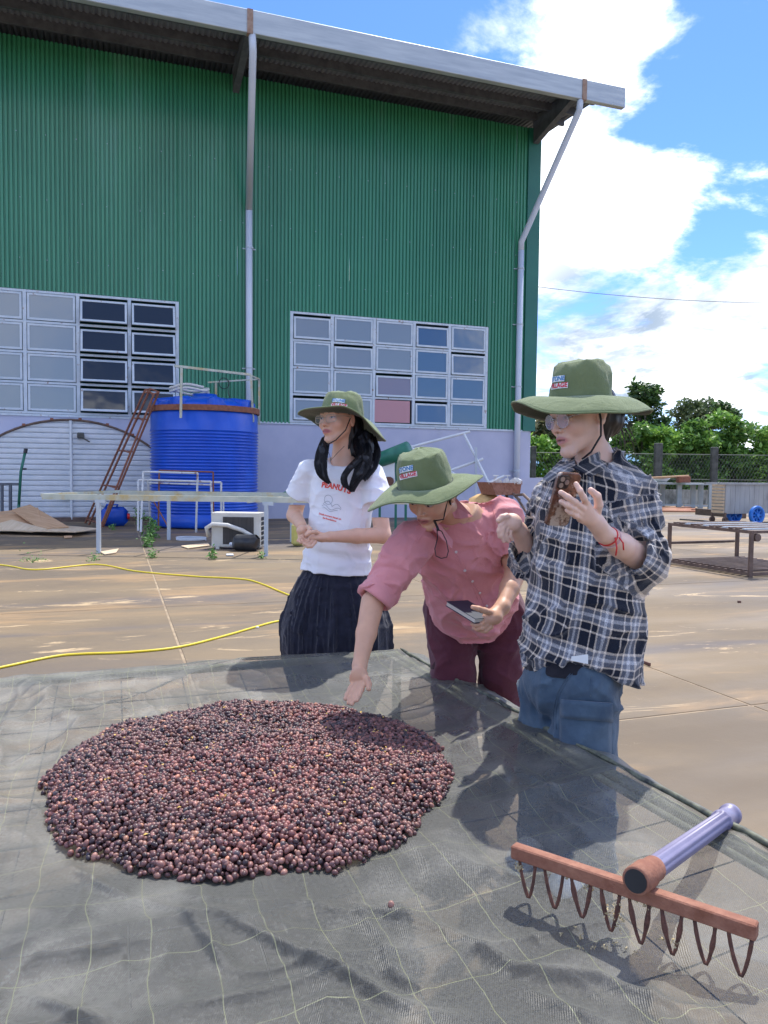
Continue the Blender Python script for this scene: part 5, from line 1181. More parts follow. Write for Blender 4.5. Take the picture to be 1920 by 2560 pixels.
def build_head(Fd, O, R, sc=1.0, mouth_open=0.0, jaw=1.0, neck=None):
    T = lambda *p: O+R@(np.array(p)*sc)
    E = lambda c, r, k=.012, op='u': Fd.ell(T(*c), [q*sc for q in r], R, k, op)
    C_ = lambda a, b_, ra, rb, k=.008, op='u': Fd.cap(T(*a), T(*b_), ra*sc, rb*sc, k, op)
    E((0, .018, .030), (.0735, .092, .084), .01)
    E((0, -.020, -.020), (.0610*jaw, .068, .080), .03)
    for s_ in (-1, 1):
        C_((s_*.047*jaw, .000, -.046), (s_*.013, -.066, -.097), .017, .014, .022)
        E((s_*.039, -.056, -.024), (.022, .024, .024), .02)
    E((0, -.068, -.098), (.018, .017, .015), .018)
    C_((-.032, -.071, .024), (.032, -.071, .024), .014, .014, .014)
    for s_ in (-1, 1): E((s_*.032, -.098, .003), (.021, .018, .013), .013, 's')
    for s_ in (-1, 1): E((s_*.0315, -.0735, .002), (.0145, .0125, .0115), .005)
    C_((0, -.080, .010), (0, -.1015, -.027), .0062, .0092, .009)
    for s_ in (-1, 1): E((s_*.0115, -.091, -.032), (.0075, .0085, .0070), .005)
    E((0, -.076, -.060), (.026, .018, .020), .012)
    z = mouth_open
    C_((-.021, -.0830, -.0560+z*.2), (0, -.0935, -.0540+z*.2), .0040, .0052, .005); C_((.021, -.0830, -.0560+z*.2), (0, -.0935, -.0540+z*.2), .0040, .0052, .005)
    C_((-.017, -.0830, -.0640-z), (0, -.0915, -.0665-z), .0042, .0062, .005); C_((.017, -.0830, -.0640-z), (0, -.0915, -.0665-z), .0042, .0062, .005)
    C_((-.018, -.093, -.0595-z*.4), (.018, -.093, -.0595-z*.4), .0012+z*.25, .0012+z*.25, .003, 's')
    for s_ in (-1, 1):
        E((s_*.0745, .010, -.006), (.0075, .017, .030), .006); E((s_*.082, .006, -.004), (.005, .009, .017), .004, 's')
    Fd.clip(T(0, 0, .088), R[:, 2])
    if neck is not None:
        Fd.cap(T(0, .022, -.055), neck, .045*sc, .051*sc, .018)
def skin_colour(V, O, R, sc, base, mouth_open=0.0, lip=(.50, .22, .19)):
    L_ = ((V-O)@R)/sc; x, y, z = L_[:, 0], L_[:, 1], L_[:, 2]; col = np.tile(np.array(base), (len(V), 1)); ax = np.abs(x); front = y < -.045
    def mixin(w, c): 
        nonlocal col; w = np.clip(w, 0, 1)[:, None]; col = col*(1-w)+np.array(c)*w
    ck = np.exp(-((ax-.038)**2+(z+.028)**2)/.00045)*front; mixin(ck*.30, (.62, .26, .20))
    mixin(np.exp(-((ax)**2+(z+.028)**2)/.0001)*front*.25, (.6, .24, .18))
    zz = np.where(z < -.0595-mouth_open*.4, z+mouth_open*.8, z-mouth_open*.1)
    lipw = np.clip(1.35-((x/.0245)**2+((zz+.0600)/.0105)**2)*1.0, 0, 1)*(y < -.074); mixin(lipw*1.6, lip)
    mixin((np.exp(-((z+.0595+mouth_open*.4)/(.0016+mouth_open*.4))**2)*(ax < .019)*front)*.85, (.10, .03, .03))
    bz = .0265-((ax-.030)/.022)**2*.0045; mixin(np.exp(-((z-bz)/.0032)**2)*(ax > .012)*(ax < .052)*front*.85, (.05, .032, .025))
    ex = ax-.0315; eye = (ex/.0140)**2+((z-.0015)/.0052)**2; mixin((eye < 1)*front*1., (.42, .38, .36))
    mixin((((ex)**2+(z-.002)**2) < .0046**2)*(eye < 1.05)*front*1., (.015, .01, .008))
    mixin(np.exp(-(((z-.0015)-.0052*np.sqrt(np.clip(1-(ex/.0155)**2, 0, 1)))/.0013)**2)*(np.abs(ex) < .0155)*front*.95, (.02, .012, .01))
    mixin(np.exp(-(((z-.0015)+.0052*np.sqrt(np.clip(1-(ex/.0155)**2, 0, 1)))/.0011)**2)*(np.abs(ex) < .0155)*front*.4, (.2, .1, .08))
    mixin(np.exp(-((ax-.007)**2+(z+.0375)**2)/.000012)*(y < -.08)*.6, (.12, .04, .03))
    return col
def skin_mat():
    m = bpy.data.materials.new('skin'); m.use_nodes = True; nt = m.node_tree; N = nt.nodes.new; L = nt.links.new; b = nt.nodes['Principled BSDF']
    at = N('ShaderNodeAttribute'); at.attribute_name = 'Col'; tc = N('ShaderNodeTexCoord'); n = N('ShaderNodeTexNoise'); n.inputs['Scale'].default_value = 28; n.inputs['Detail'].default_value = 4; L(tc.outputs['Object'], n.inputs[0])
    mr = N('ShaderNodeMapRange'); L(n.outputs[0], mr.inputs[0]); mr.inputs[3].default_value = .86; mr.inputs[4].default_value = 1.12; sc = N('ShaderNodeVectorMath'); sc.operation = 'SCALE'
    L(at.outputs['Color'], sc.inputs[0]); L(mr.outputs[0], sc.inputs['Scale']); L(sc.outputs[0], b.inputs['Base Color'])
    b.inputs['Roughness'].default_value = .48; b.inputs['Subsurface Weight'].default_value = .18; b.inputs['Subsurface Radius'].default_value = (.012, .005, .003); b.inputs['Subsurface Scale'].default_value = .6
    n2 = N('ShaderNodeTexNoise'); n2.inputs['Scale'].default_value = 500; L(tc.outputs['Object'], n2.inputs[0]); bm = N('ShaderNodeBump'); bm.inputs['Strength'].default_value = .12; bm.inputs['Distance'].default_value = .001; L(n2.outputs[0], bm.inputs['Height']); L(bm.outputs[0], b.inputs['Normal']); return m
M['skin'] = skin_mat()
def Pp(*a): return U(*a)
def finger(Fd, pts, r0=.0088, r1=.0066, k=.004):
    P = [np.asarray(p, float) for p in pts]; n = len(P); rs = [r0+(r1-r0)*i/(n-1) for i in range(n)]
    for i in range(1, n-1): rs[i] *= 1.04
    Fd.chain(P, rs, k)
def big_only(V, Fq):
    lab = np.arange(len(V))
    for _ in range(400):
        m_ = lab[Fq].min(1); new = lab.copy()
        for k in range(4): np.minimum.at(new, Fq[:, k], m_)
        new = new[new]
        if (new == lab).all(): break
        lab = new
    ids, cnt = np.unique(lab, return_counts=True); keep = lab == ids[cnt.argmax()]; idx = np.cumsum(keep)-1; return V[keep], idx[Fq[keep[Fq].all(1)]]
def body_object(root_name, parts, O, R, sc, base, label, group, origin, mouth_open=0., lip=(.48, .15, .14)):
    Vs, Fs, off, cols = [], [], 0, []
    for kind, Fd in parts:
        V, Fq = big_only(*Fd.mesh()); V = relax(V, Fq, 1, .35); Vs.append(V); Fs.append(Fq+off); off += len(V)
        cols.append(skin_colour(V, O, R, sc, base, mouth_open, lip) if kind == 'head' else np.tile(np.array(base), (len(V), 1)))
        if kind == 'hand' : pass
    V = np.vstack(Vs); Fq = np.vstack(Fs); o = mesh_obj(root_name, V, Fq, M['skin'], smooth=True, origin=origin)
    ca = o.data.color_attributes.new('Col', 'FLOAT_COLOR', 'POINT'); c4 = np.ones((len(V), 4), np.float32); c4[:, :3] = np.vstack(cols); ca.data.foreach_set('color', c4.ravel())
    return tag(o, label, 'person', group)
def cloth_obj(name, Fd, mat, parent, uvfn=None, rel=1):
    V, Fq = Fd.mesh(); V = relax(V, Fq, rel, .4); return mesh_obj(name, V, Fq, mat, parent, smooth=True, uv=uvfn(V) if uvfn else None)
def folds(scale, amp, sharp=2, warp=.5, off=0.):
    sc = np.array(scale, float)
    def fn(P): Q = P*sc+off; Q = Q+warp*np.stack([vnoise(P*6+3), vnoise(P*6+8), vnoise(P*6+11)], -1); return -amp*(ridge(Q, sharp)-.3)
    return fn
def cloth_mat(name, c1, c2, rough=.85, scale=8, weave=900, bump=.25, sheen=.2):
    m = material(name, c1, c2, rough=rough, scale=scale); nt = m.node_tree; N = nt.nodes.new; L = nt.links.new; b = nt.nodes['Principled BSDF']; b.inputs['Sheen Weight'].default_value = sheen; b.inputs['Specular IOR Level'].default_value = .25
    tc = N('ShaderNodeTexCoord'); n = N('ShaderNodeTexNoise'); n.inputs['Scale'].default_value = weave; n.inputs['Detail'].default_value = 1; L(tc.outputs['Object'], n.inputs[0])
    n2 = N('ShaderNodeTexNoise'); n2.inputs['Scale'].default_value = 22; n2.inputs['Detail'].default_value = 4; n2.inputs['Distortion'].default_value = 1.2; L(tc.outputs['Object'], n2.inputs[0])
    a = N('ShaderNodeMath'); a.operation = 'MULTIPLY_ADD'; L(n2.outputs[0], a.inputs[0]); a.inputs[1].default_value = 4.0; L(n.outputs[0], a.inputs[2])
    bm = N('ShaderNodeBump'); bm.inputs['Strength'].default_value = bump; bm.inputs['Distance'].default_value = .0022; L(a.outputs[0], bm.inputs['Height']); L(bm.outputs[0], b.inputs['Normal']); return m
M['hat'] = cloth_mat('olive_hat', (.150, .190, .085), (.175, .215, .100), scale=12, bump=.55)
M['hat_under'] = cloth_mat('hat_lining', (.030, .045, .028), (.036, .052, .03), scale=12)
M['hair'] = material('black_hair', (.004, .004, .006), (.011, .010, .011), rough=.40, scale=60, stretch=(1, 1, .1), spec=.4)
M['cord'] = material('black_cord', (.01, .01, .012), rough=.6)
M['metal'] = material('bright_metal', (.6, .6, .6), rough=.25, metal=1)

def make_hat(parent, c, axis, rise, rim_r, rims, label=None, crown=(.094, .082, .098), seed=0, yawlogo=0.):
    # rims: height of the rim above the crown base for world bearings: towards camera, right, away, left
    ax = unit(axis); rr = np.random.default_rng(seed); n = 72; rows = []
    tab_a = np.array([-90, 0, 90, 180, 270]); tab_h = np.array([rims[0], rims[1], rims[2], rims[3], rims[0]])
    xa = unit(np.array([1., 0, 0])-ax*ax[0]); ya = np.cross(ax, xa)
    prof = []
    for t in np.linspace(1, 0, 13): prof.append(('b', t))
    for t in (0, .03, .12, .3, .5, .7, .84, .93, .98, 1.0): prof.append(('c', t))
    for t in (.92, .78, .55, .3, .08): prof.append(('t', t))
    V = []
    for (kd, t) in prof:
        for k in range(n):
            a = 2*math.pi*k/n; ad = math.degrees(a); ad = ad-360 if ad > 270 else ad
            hh = 0
            for (A_, h_) in ((-90, rims[0]), (0, rims[1]), (90, rims[2]), (180, rims[3])): hh += h_*max(0, math.cos(math.radians(ad-A_)))**2
            r0 = crown[0]; base = c+(xa*math.cos(a)*r0*.94+ya*math.sin(a)*r0*1.04)
            if kd == 'b':
                wob = .006*math.sin(3*a+seed)+.004*math.sin(5*a+2*seed)
                rim = c+np.array([math.cos(a)*rim_r, math.sin(a)*rim_r, 0])+ZX*(hh+wob); s_ = t; p = base*(1-s_)+rim*s_; p = p+ZX*(hh*(s_**1.35-s_)+ .012*math.sin(s_*math.pi)); 
            elif kd == 'c':
                r = crown[0]+(crown[1]-crown[0])*t**1.6; r = r*(1-.10*max(0, (t-.62)/.38)**2); dent = 1+.03*math.sin(4*a+seed+t*3)*t+.02*math.sin(7*a+t*5)*t*(1-t)*4
                z = crown[2]*t*(1+.03*math.sin(2*a+seed)); p = c+(xa*math.cos(a)*r*.94+ya*math.sin(a)*r*1.04)*dent+ax*z
                if t > .9: p = c+(xa*math.cos(a)*r*.94+ya*math.sin(a)*r*1.04)*dent+ax*z
            else:
                r = crown[1]*.90*t; z = crown[2]*(1.0+.17*(1-t**2.2))+.003*math.sin(3*a+5*t); p = c+(xa*math.cos(a)*r*.94+ya*math.sin(a)*r*1.04)+ax*z
            V.append(p)
    top = c+ax*crown[2]*1.165; V.append(top); m_ = len(prof); V = np.array(V)
    # soft dents and creases in the cloth
    nn = V-c; q = vnoise(V*19+seed)*.0052+(ridge(V*np.array([26, 26, 14])+seed, 1)-.3)*.0045*np.clip((V-c)@ax/.03, 0, 1)+vnoise(V*48+seed)*.0012; V = V+unit_rows(nn)*q[:, None]
    Fs = [(i*n+k, (i+1)*n+k, (i+1)*n+(k+1) % n, i*n+(k+1) % n) for i in range(m_-1) for k in range(n)]
    Fs = [f[::-1] for f in Fs]
    Fs += [((m_-1)*n+k, (m_-1)*n+(k+1) % n, len(V)-1) for k in range(n)]
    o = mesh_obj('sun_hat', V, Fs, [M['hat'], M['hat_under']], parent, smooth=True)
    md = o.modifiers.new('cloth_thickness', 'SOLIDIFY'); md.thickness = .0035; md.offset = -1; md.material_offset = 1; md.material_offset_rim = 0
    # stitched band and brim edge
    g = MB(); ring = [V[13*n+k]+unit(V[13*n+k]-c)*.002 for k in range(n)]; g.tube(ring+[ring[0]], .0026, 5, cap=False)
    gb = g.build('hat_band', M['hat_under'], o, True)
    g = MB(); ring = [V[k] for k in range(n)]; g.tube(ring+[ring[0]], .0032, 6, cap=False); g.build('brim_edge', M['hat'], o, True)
    return o, (V, Fs)
def unit_rows(A): return A/np.maximum(np.linalg.norm(A, axis=1), 1e-9)[:, None]
def text_mesh(s, size, bold=0.0, spacing=1.0, arc=0.0):
    cu = bpy.data.curves.new('lettering', 'FONT'); cu.body = s; cu.size = size; cu.align_x = 'CENTER'; cu.align_y = 'CENTER'; cu.offset = bold; cu.space_character = spacing; cu.resolution_u = 3
    o = bpy.data.objects.new('lettering', cu); COL.objects.link(o); bpy.context.view_layer.update(); dg = bpy.context.evaluated_depsgraph_get(); me = o.evaluated_get(dg).to_mesh()
    V = np.array([v.co[:] for v in me.vertices]); Fs = [tuple(p.vertices) for p in me.polygons]; o.evaluated_get(dg).to_mesh_clear(); bpy.data.objects.remove(o); bpy.data.curves.remove(cu)
    if arc: V[:, 1] = V[:, 1]-arc*V[:, 0]**2
    return V, Fs
def decal(name, V2, Fs, O, ex, ey, bvh, mat, parent, off=.0015):
    # lay flat artwork on a cloth surface: rays run from in front of it along the artwork's own normal
    ex, ey = unit(ex), unit(ey); n = np.cross(ex, ey); W3 = []
    for v in V2:
        p = O+ex*v[0]+ey*v[1]; h = bvh.ray_cast(Vector(p+n*.10), Vector(-n), .3)
        if h[0] is None: W3.append(p)
        else: W3.append(np.array(h[0])+n*off)
    return mesh_obj(name, W3, Fs, mat, parent)
def bvh_of(o):
    me = o.data; org = wloc(o); V = [Vector(np.array(v.co[:])+org) for v in me.vertices]; return BVHTree.FromPolygons(V, [tuple(p.vertices) for p in me.polygons])
M['logo_white'] = material('logo_white', (.75, .78, .78), rough=.7); M['logo_blue'] = material('logo_blue', (.06, .22, .45), rough=.7); M['logo_red'] = material('logo_red', (.62, .05, .09), rough=.7)
def grid_quad(w, h, nx, ny):
    V = np.array([[(-.5+i/nx)*w, (-.5+j/ny)*h, 0] for j in range(ny+1) for i in range(nx+1)]); Fs = [(j*(nx+1)+i, j*(nx+1)+i+1, (j+1)*(nx+1)+i+1, (j+1)*(nx+1)+i) for j in range(ny) for i in range(nx)]; return V, Fs
def hat_logo(hat, O, ex, ey, s=1.0):
    b = bvh_of(hat); V, Fs = grid_quad(.078*s, .017*s, 8, 2); decal('logo_patch', V+np.array([.001, -.012*s, 0]), Fs, O, ex, ey, b, M['logo_white'], hat, .0022)
    V, Fs = grid_quad(.060*s, .019*s, 6, 2); decal('logo_patch', V+np.array([-.004*s, .011*s, 0]), Fs, O, ex, ey, b, M['logo_white'], hat, .0022)
    V, Fs = text_mesh('STONE', .020*s, .0007*s, 1.02); decal('logo_lettering', V+np.array([-.004*s, .011*s, 0]), Fs, O, ex, ey, b, M['logo_blue'], hat, .0032)
    V, Fs = text_mesh('VILLAGE', .020*s, .0008*s, 1.0); decal('logo_lettering', V+np.array([.001, -.011*s, 0]), Fs, O, ex, ey, b, M['logo_red'], hat, .0032)
def grommet(hat, p, nrm, r=.005):
    x, y, d = frame(nrm); g = MB(); g.lathe([(r*.4, 0), (r, 0), (r*.8, .0025), (r*.4, .0015)], p, 12, (x, y, d)); g.build('grommet', M['metal'], hat)
def strands(path_fn, n, rng, r=.0011, seg=10):
    g = MB()
    for i in range(n):
        P = path_fn(i, rng); g.tube(P, [r*(1-.6*j/(len(P)-1)) for j in range(len(P))], 3, cap=False)
    return g
def lock(pts, rads, n, rng, wave=.004):
    pts = np.array(pts); rads = np.array(rads); T = np.linspace(0, 1, len(pts))
    def fn(i, rg):
        a = rg.random()*6.28; q = math.sqrt(rg.random())*.5+.55; t = np.linspace(rg.uniform(0, .1), rg.uniform(.85, 1.04), 14); P = np.stack([np.interp(t, T, pts[:, k]) for k in range(3)], 1); rr = np.interp(t, T, rads)
        # smooth
        for _ in range(2): P[1:-1] = (P[:-2]+2*P[1:-1]+P[2:])/4
        ph = rg.random()*6; tw = a+1.2*t; d = np.stack([np.cos(tw), np.sin(tw)*.7, np.zeros_like(t)], 1); P = P+d*(rr*q)[:, None]+wave*np.stack([np.sin(t*9+ph), np.cos(t*8+ph), 0*t], 1)*t[:, None]; return list(P)
    return strands(fn, n, rng)
SKIN_A = (.70, .42, .285); SKIN_B = (.64, .365, .235); SKIN_C = (.74, .49, .38)
# ================================================================== woman in the white T-shirt
def person_a():
    O = U(846, 1050, 3.64); sc = 1.02; R = headR(36, -2, 3); rng = np.random.default_rng(1)
    neck = U(862, 1152, 3.69); pel = U(838, 1450, 3.70); base = SKIN_A
    sR, sL = U(764, 1180, 3.73), U(936, 1188, 3.62); eR, wR = U(736, 1288, 3.82), U(755, 1315, 3.60); eL, wL = U(957, 1338, 3.56), U(825, 1342, 3.44)
    hc = U(855, 1043, 3.655); hax = unit((.08, .14, 1))
    F1 = Fld(O-[.14, .15, .26], O+[.14, .15, .16], .0028); build_head(F1, O, R, sc, jaw=.95, neck=neck+ZX*(.01)); F1.clip(hc+hax*.05, hax)
    F1.cap(neck+ZX*.02, neck-ZX*.03, .056, .075, .03)
    # trunk, upper arms and legs
    F2 = Fld([pel[0]-.36, 3.35, 0], [pel[0]+.36, 4.0, neck[2]+.04], .009); side = unit(sL-sR)
    F2.loft(pel, neck-ZX*.02, side, [(-.1, .15, .10, 0, 0), (.0, .155, .105, 0, 0), (.4, .12, .09, 0, 0), (.75, .13, .09, 0, 0), (.95, .11, .065, 0, 0), (1.0, .09, .06, 0, 0)])
    for s_, e_ in ((sR, eR), (sL, eL)): F2.cap(s_*.7+e_*.3, e_, .036, .036, .02)
    for dx in (-.09, .09):
        hp = pel+side*dx; kn = hp*[1, 1, 0]+ZX*.42; an = hp*[1, 1, 0]+ZX*.07; F2.cap(hp, kn, .075, .05, .02); F2.cap(kn, an, .048, .032, .02); F2.cap(an-ZX*.03, an-ZX*.035-np.array([.02, .10, 0]), .028, .022, .02)
    # near arms with hands
    F3 = Fld(np.minimum(eR, wR)-[.09, .13, .10], np.maximum(eR, wR)+[.10, .06, .05], .0026)
    F3.cap(sR*.45+eR*.55, eR, .040, .037, .01); F3.cap(eR, wR, .038, .024, .012)
    q = lambda x, y, d: U(x, y, d)
    F3.ell(q(757, 1326, 3.545), (.030, .040, .026), k=.012); kn = q(764, 1330, 3.51)
    finger(F3, [q(770, 1322, 3.53), q(779, 1338, 3.50), q(773, 1348, 3.485), q(765, 1352, 3.48)], .0092, .0072); finger(F3, [q(765, 1332, 3.52), q(771, 1345, 3.49), q(764, 1354, 3.485), q(757, 1353, 3.49)], .0092, .0072)
    finger(F3, [q(756, 1336, 3.52), q(760, 1350, 3.50), q(753, 1356, 3.50), q(747, 1352, 3.51)], .0088, .007); finger(F3, [q(748, 1336, 3.53), q(749, 1348, 3.515), q(744, 1352, 3.52)], .0078, .0066)
    finger(F3, [q(768, 1316, 3.54), q(775, 1322, 3.50), q(770, 1332, 3.48), q(766, 1344, 3.47)], .0102, .0078)
    F4 = Fld(np.minimum(eL, wL)-[.22, .11, .09], np.maximum(eL, wL)+[.06, .08, .08], .0026)
    F4.cap(sL*.35+eL*.65, eL, .041, .038, .01); F4.cap(eL, wL*.5+eL*.5, .038, .034, .012); F4.cap(wL*.5+eL*.5, wL, .034, .023, .012)
    F4.ell(q(797, 1344, 3.42), (.046, .030, .0165), k=.012); F4.cap(wL, q(805, 1344, 3.42), .022, .021, .01)
    finger(F4, [q(782, 1340, 3.445), q(770, 1352, 3.43), q(758, 1350, 3.43), q(752, 1341, 3.43)]); finger(F4, [q(782, 1346, 3.425), q(769, 1358, 3.41), q(757, 1355, 3.41), q(752, 1346, 3.41)])
    finger(F4, [q(784, 1351, 3.405), q(772, 1363, 3.39), q(761, 1361, 3.39), q(755, 1352, 3.39)]); finger(F4, [q(789, 1355, 3.39), q(779, 1366, 3.375), q(769, 1367, 3.375), q(762, 1360, 3.375)], .0078, .006)
    finger(F4, [q(804, 1337, 3.43), q(790, 1330, 3.40), q(776, 1331, 3.39), q(766, 1338, 3.385)], .0105, .0076)
    root = body_object('person', [('head', F1), ('b', F2), ('b', F3), ('b', F4)], O, R, sc, base, 'person in white T-shirt and dark baggy trousers picking at a cherry in her palm', 'people round the drying bed', pel*[1, 1, 0])
    # T-shirt
    M['tee'] = cloth_mat('white_cotton', (.80, .81, .85), (.85, .86, .89), scale=5, sheen=.1)
    F5 = Fld([sR[0]-.15, 3.38, pel[2]-.05], [sL[0]+.14, 3.98, neck[2]+.05], .005); hem = U(840, 1424, 3.68)
    LOFT_A = lambda: F5.loft(hem, neck, side, [(-.02, .176, .128, 0, 0), (.12, .170, .122, 0, 0), (.38, .156, .110, .0, 0), (.55, .156, .114, .004, 0), (.70, .166, .128, .012, 0), (.84, .168, .110, .004, 0), (.93, .150, .086, 0, 0), (1.0, .10, .062, 0, 0), (1.03, .07, .05, 0, 0)], k=.02)
    for s_, e_, w_ in ((sR, eR, .072), (sL, eL, .076)):
        F5.cap(s_-ZX*.0+unit(neck-s_)*.02, s_*.45+e_*.55, .060, w_, .035)
    hR = sR*.42+eR*.58; hL = sL*.46+eL*.54
    F5.clip(sR*.48+eR*.52, unit(eR-sR), np.minimum(hR, hR)-[.12, .13, .13], hR+[.062, .12, .10]); F5.clip(sL*.52+eL*.48, unit(eL-sL), hL-[.070, .13, .12], hL+[.13, .13, .10])
    F5.cap(sR*.6+eR*.4, eR, .052, .062, .0, 's'); F5.cap(sL*.6+eL*.4, eL, .056, .068, .0, 's')
    LOFT_A()
    nk = neck+np.array([-.012, -.045, .020]); F5.ell(nk, (.078, .080, .050), k=.006, op='s')
    F5.disp(folds((7, 7, 16), .009, 2, .6, 2.)); F5.disp(folds((16, 16, 7), .004, 1, .5, 7.))
    def waistfold(P): w = np.clip(1-np.abs(P[:, 2]-(pel[2]+.16))/.12, 0, 1); return -.007*w*np.sin(P[:, 2]*95+P[:, 0]*14+3*vnoise(P*9))
    F5.disp(waistfold)
    tee = cloth_obj('t_shirt', F5, M['tee'], root); b = bvh_of(tee)
    cx = U(812, 1225, 3.5); exn = unit(side+np.array([0, 0, -.17])); eyn = unit(ZX+side*.17)
    M['red_print'] = material('red_print', (.78, .10, .07), rough=.7); M['grey_print'] = material('grey_print', (.40, .42, .46), rough=.7)
    V, Fs = text_mesh('PEANUTS', .034, .0018, 1.06, 1.2); decal('lettering', V, Fs, U(822, 1218, 3.5), exn, eyn, b, M['red_print'], tee, .002)
    V, Fs = text_mesh('Simple moment based on', .0115, .0004, 1.0, .3); decal('lettering', V, Fs, U(805, 1293, 3.5), exn, eyn, b, M['red_print'], tee, .002)
    V, Fs = text_mesh('the foundations', .0115, .0004, 1.0, .3); decal('lettering', V, Fs, U(805, 1301, 3.5), exn, eyn, b, M['red_print'], tee, .002)
    # plain pencil-line landscape in place of the printed drawing
    def stroke(pts, w=.0012):
        pts = np.array(pts, float); V = []; Fs = []
        for i, p in enumerate(pts):
            t = pts[min(i+1, len(pts)-1)]-pts[max(i-1, 0)]; n_ = np.array([-t[1], t[0]])/max(np.hypot(*t), 1e-6)*w; V += [[p[0]+n_[0], p[1]+n_[1], 0], [p[0]-n_[0], p[1]-n_[1], 0]]
        return np.array(V), [(2*i, 2*i+1, 2*i+3, 2*i+2) for i in range(len(pts)-1)]
    t = np.linspace(0, 1, 16)
    for pts in (np.stack([-.05+.10*t, -.03+.008*np.sin(t*9)], 1), np.stack([-.045+.08*t, -.04+.006*np.sin(t*7+1)], 1), np.stack([-.02+.022*np.cos(t*6.28), .005+.022*np.sin(t*6.28)], 1), np.stack([-.045+.05*t, -.02+.018*np.sin(t*3.1)], 1), np.stack([.005+.045*t, -.022+.016*np.sin(t*3.1)], 1)):
        V, Fs = stroke(pts); decal('line_print', V, Fs, U(812, 1256, 3.5), exn, eyn, b, M['grey_print'], tee, .002)
    # baggy dark trousers, one gathered fold after another
    M['navy'] = cloth_mat('dark_crinkle', (.010, .012, .024), (.018, .020, .036), scale=30, bump=.6, weave=300)
    F6 = Fld([pel[0]-.36, pel[1]-.30, .05], [pel[0]+.36, pel[1]+.30, hem[2]+.06], .006)
    w0 = U(838, 1418, 3.69); w1 = np.array([w0[0]+.005, w0[1], .08])
    F6.loft(w1, w0, side, [(0, .16, .11, 0, 0), (.04, .19, .13, 0, 0), (.25, .245, .17, 0, 0), (.45, .275, .19, 0, 0), (.62, .275, .19, 0, 0), (.80, .235, .165, 0, 0), (.92, .19, .14, 0, 0), (.98, .160, .118, 0, 0), (1.03, .15, .112, 0, 0)])
    cc = w0.copy()
    def gath(P):
        a = np.arctan2(P[:, 1]-cc[1], P[:, 0]-cc[0]); zz = P[:, 2]; low = np.clip((w0[2]-zz)/.25, .15, 1)
        Q = np.stack([np.cos(a)*3.4, np.sin(a)*3.4, zz*1.3], -1); Q2 = np.stack([np.cos(a)*9, np.sin(a)*9, zz*2.2+4], -1)
        split = np.exp(-((P[:, 0]-cc[0]+.03)/.022)**2)*np.clip((w0[2]-.30-zz)/.3, 0, 1)
        return -.034*low*(ridge(Q, 2)-.3)-.012*(ridge(Q2, 1)-.3)+.05*split+.003*vnoise(P*np.array([20, 20, 60]))
    F6.disp(gath, .05); cloth_obj('trousers', F6, M['navy'], root)
    F7 = Fld(np.array([pel[0]-.25, pel[1]-.3, 0]), np.array([pel[0]+.25, pel[1]+.2, .14]), .006)
    for dx in (-.09, .09): a = (pel+side*dx)*[1, 1, 0]; F7.cap(a+ZX*.045, a+ZX*.04-np.array([.03, .15, 0]), .048, .04, .02)
    cloth_obj('shoes', F7, M['black'], root)
    # hair
    F8 = Fld(O-[.17, .17, .40], O+[.17, .19, .15], .0042); T = lambda *p: O+R@(np.array(p)*sc)
    F8.ell(T(0, .028, .038), (.082, .092, .086), R, .01); F8.cap(T(0, .07, -.02), T(0, .075, -.14), .075, .06, .02)
    F8.ell(T(0, -.062, -.02), (.066, .065, .095), R, .012, 's')
    for s_ in (1,): F8.ell(T(.078, -.012, -.012), (.014, .024, .03), R, .008, 's')
    lk1 = [U(817, 1092, 3.60), U(806, 1125, 3.56), U(800, 1160, 3.535), U(806, 1190, 3.52), U(822, 1208, 3.515)]; lr1 = [.020, .026, .027, .020, .007]
    lk2 = [U(896, 1072, 3.67), U(905, 1110, 3.63), U(912, 1150, 3.58), U(900, 1185, 3.525), U(884, 1210, 3.51), U(880, 1230, 3.51)]; lr2 = [.036, .042, .036, .026, .016, .005]
    lk3 = [U(905, 1140, 3.58), U(876, 1168, 3.53), U(858, 1192, 3.51), U(862, 1214, 3.505), U(878, 1226, 3.505)]; lr3 = [.022, .018, .012, .010, .004]
    lk4 = [U(925, 1090, 3.70), U(938, 1130, 3.66), U(930, 1170, 3.58), U(912, 1200, 3.53)]; lr4 = [.026, .028, .022, .006]
    F8.ell(U(912, 1120, 3.64), (.042, .030, .085), k=.02); F8.ell(U(808, 1140, 3.56), (.018, .014, .060), k=.015)
    for lk, lr in ((lk1, lr1), (lk2, lr2), (lk3, lr3), (lk4, lr4)): F8.chain(lk, [q*.62 for q in lr], .012)
    def hfold(P): return -.0050*(vnoise(P*np.array([120, 120, 10])+2+.8*vnoise(P*8)[:, None]))
    F8.disp(hfold, .012); F8.clip(hc+hax*.03, hax); hair = cloth_obj('hair', F8, M['hair'], root, rel=0)
    g = lock(lk1, lr1, 420, rng, .006); 
    for lk, lr, n_ in ((lk2, lr2, 620), (lk3, lr3, 240), (lk4, lr4, 420)): h_ = lock(lk, lr, n_, rng, .007); g.add(np.vstack(h_.v), h_.f)
    g.build('hair_strands', M['hair'], hair, True)['kind'] = 'stuff'
    # hat
    hat, _ = make_hat(root, hc, (.08, .14, 1), 0, .205, (.030, -.115, -.075, .020), crown=(.106, .094, .103), seed=1)
    hat_logo(hat, U(847, 1006, 3.55), unit(np.array([1, -.12, -.10])), unit(np.array([.12, .18, 1])), .98)
    grommet(hat, U(897, 1035, 3.575), (.6, -.8, .1)); 
    # chin cord
    g = MB(); g.tube([T(.078, -.01, .0), T(.070, -.035, -.055), T(.040, -.068, -.100), T(.010, -.085, -.118), T(-.002, -.088, -.13)], .0025, 6)
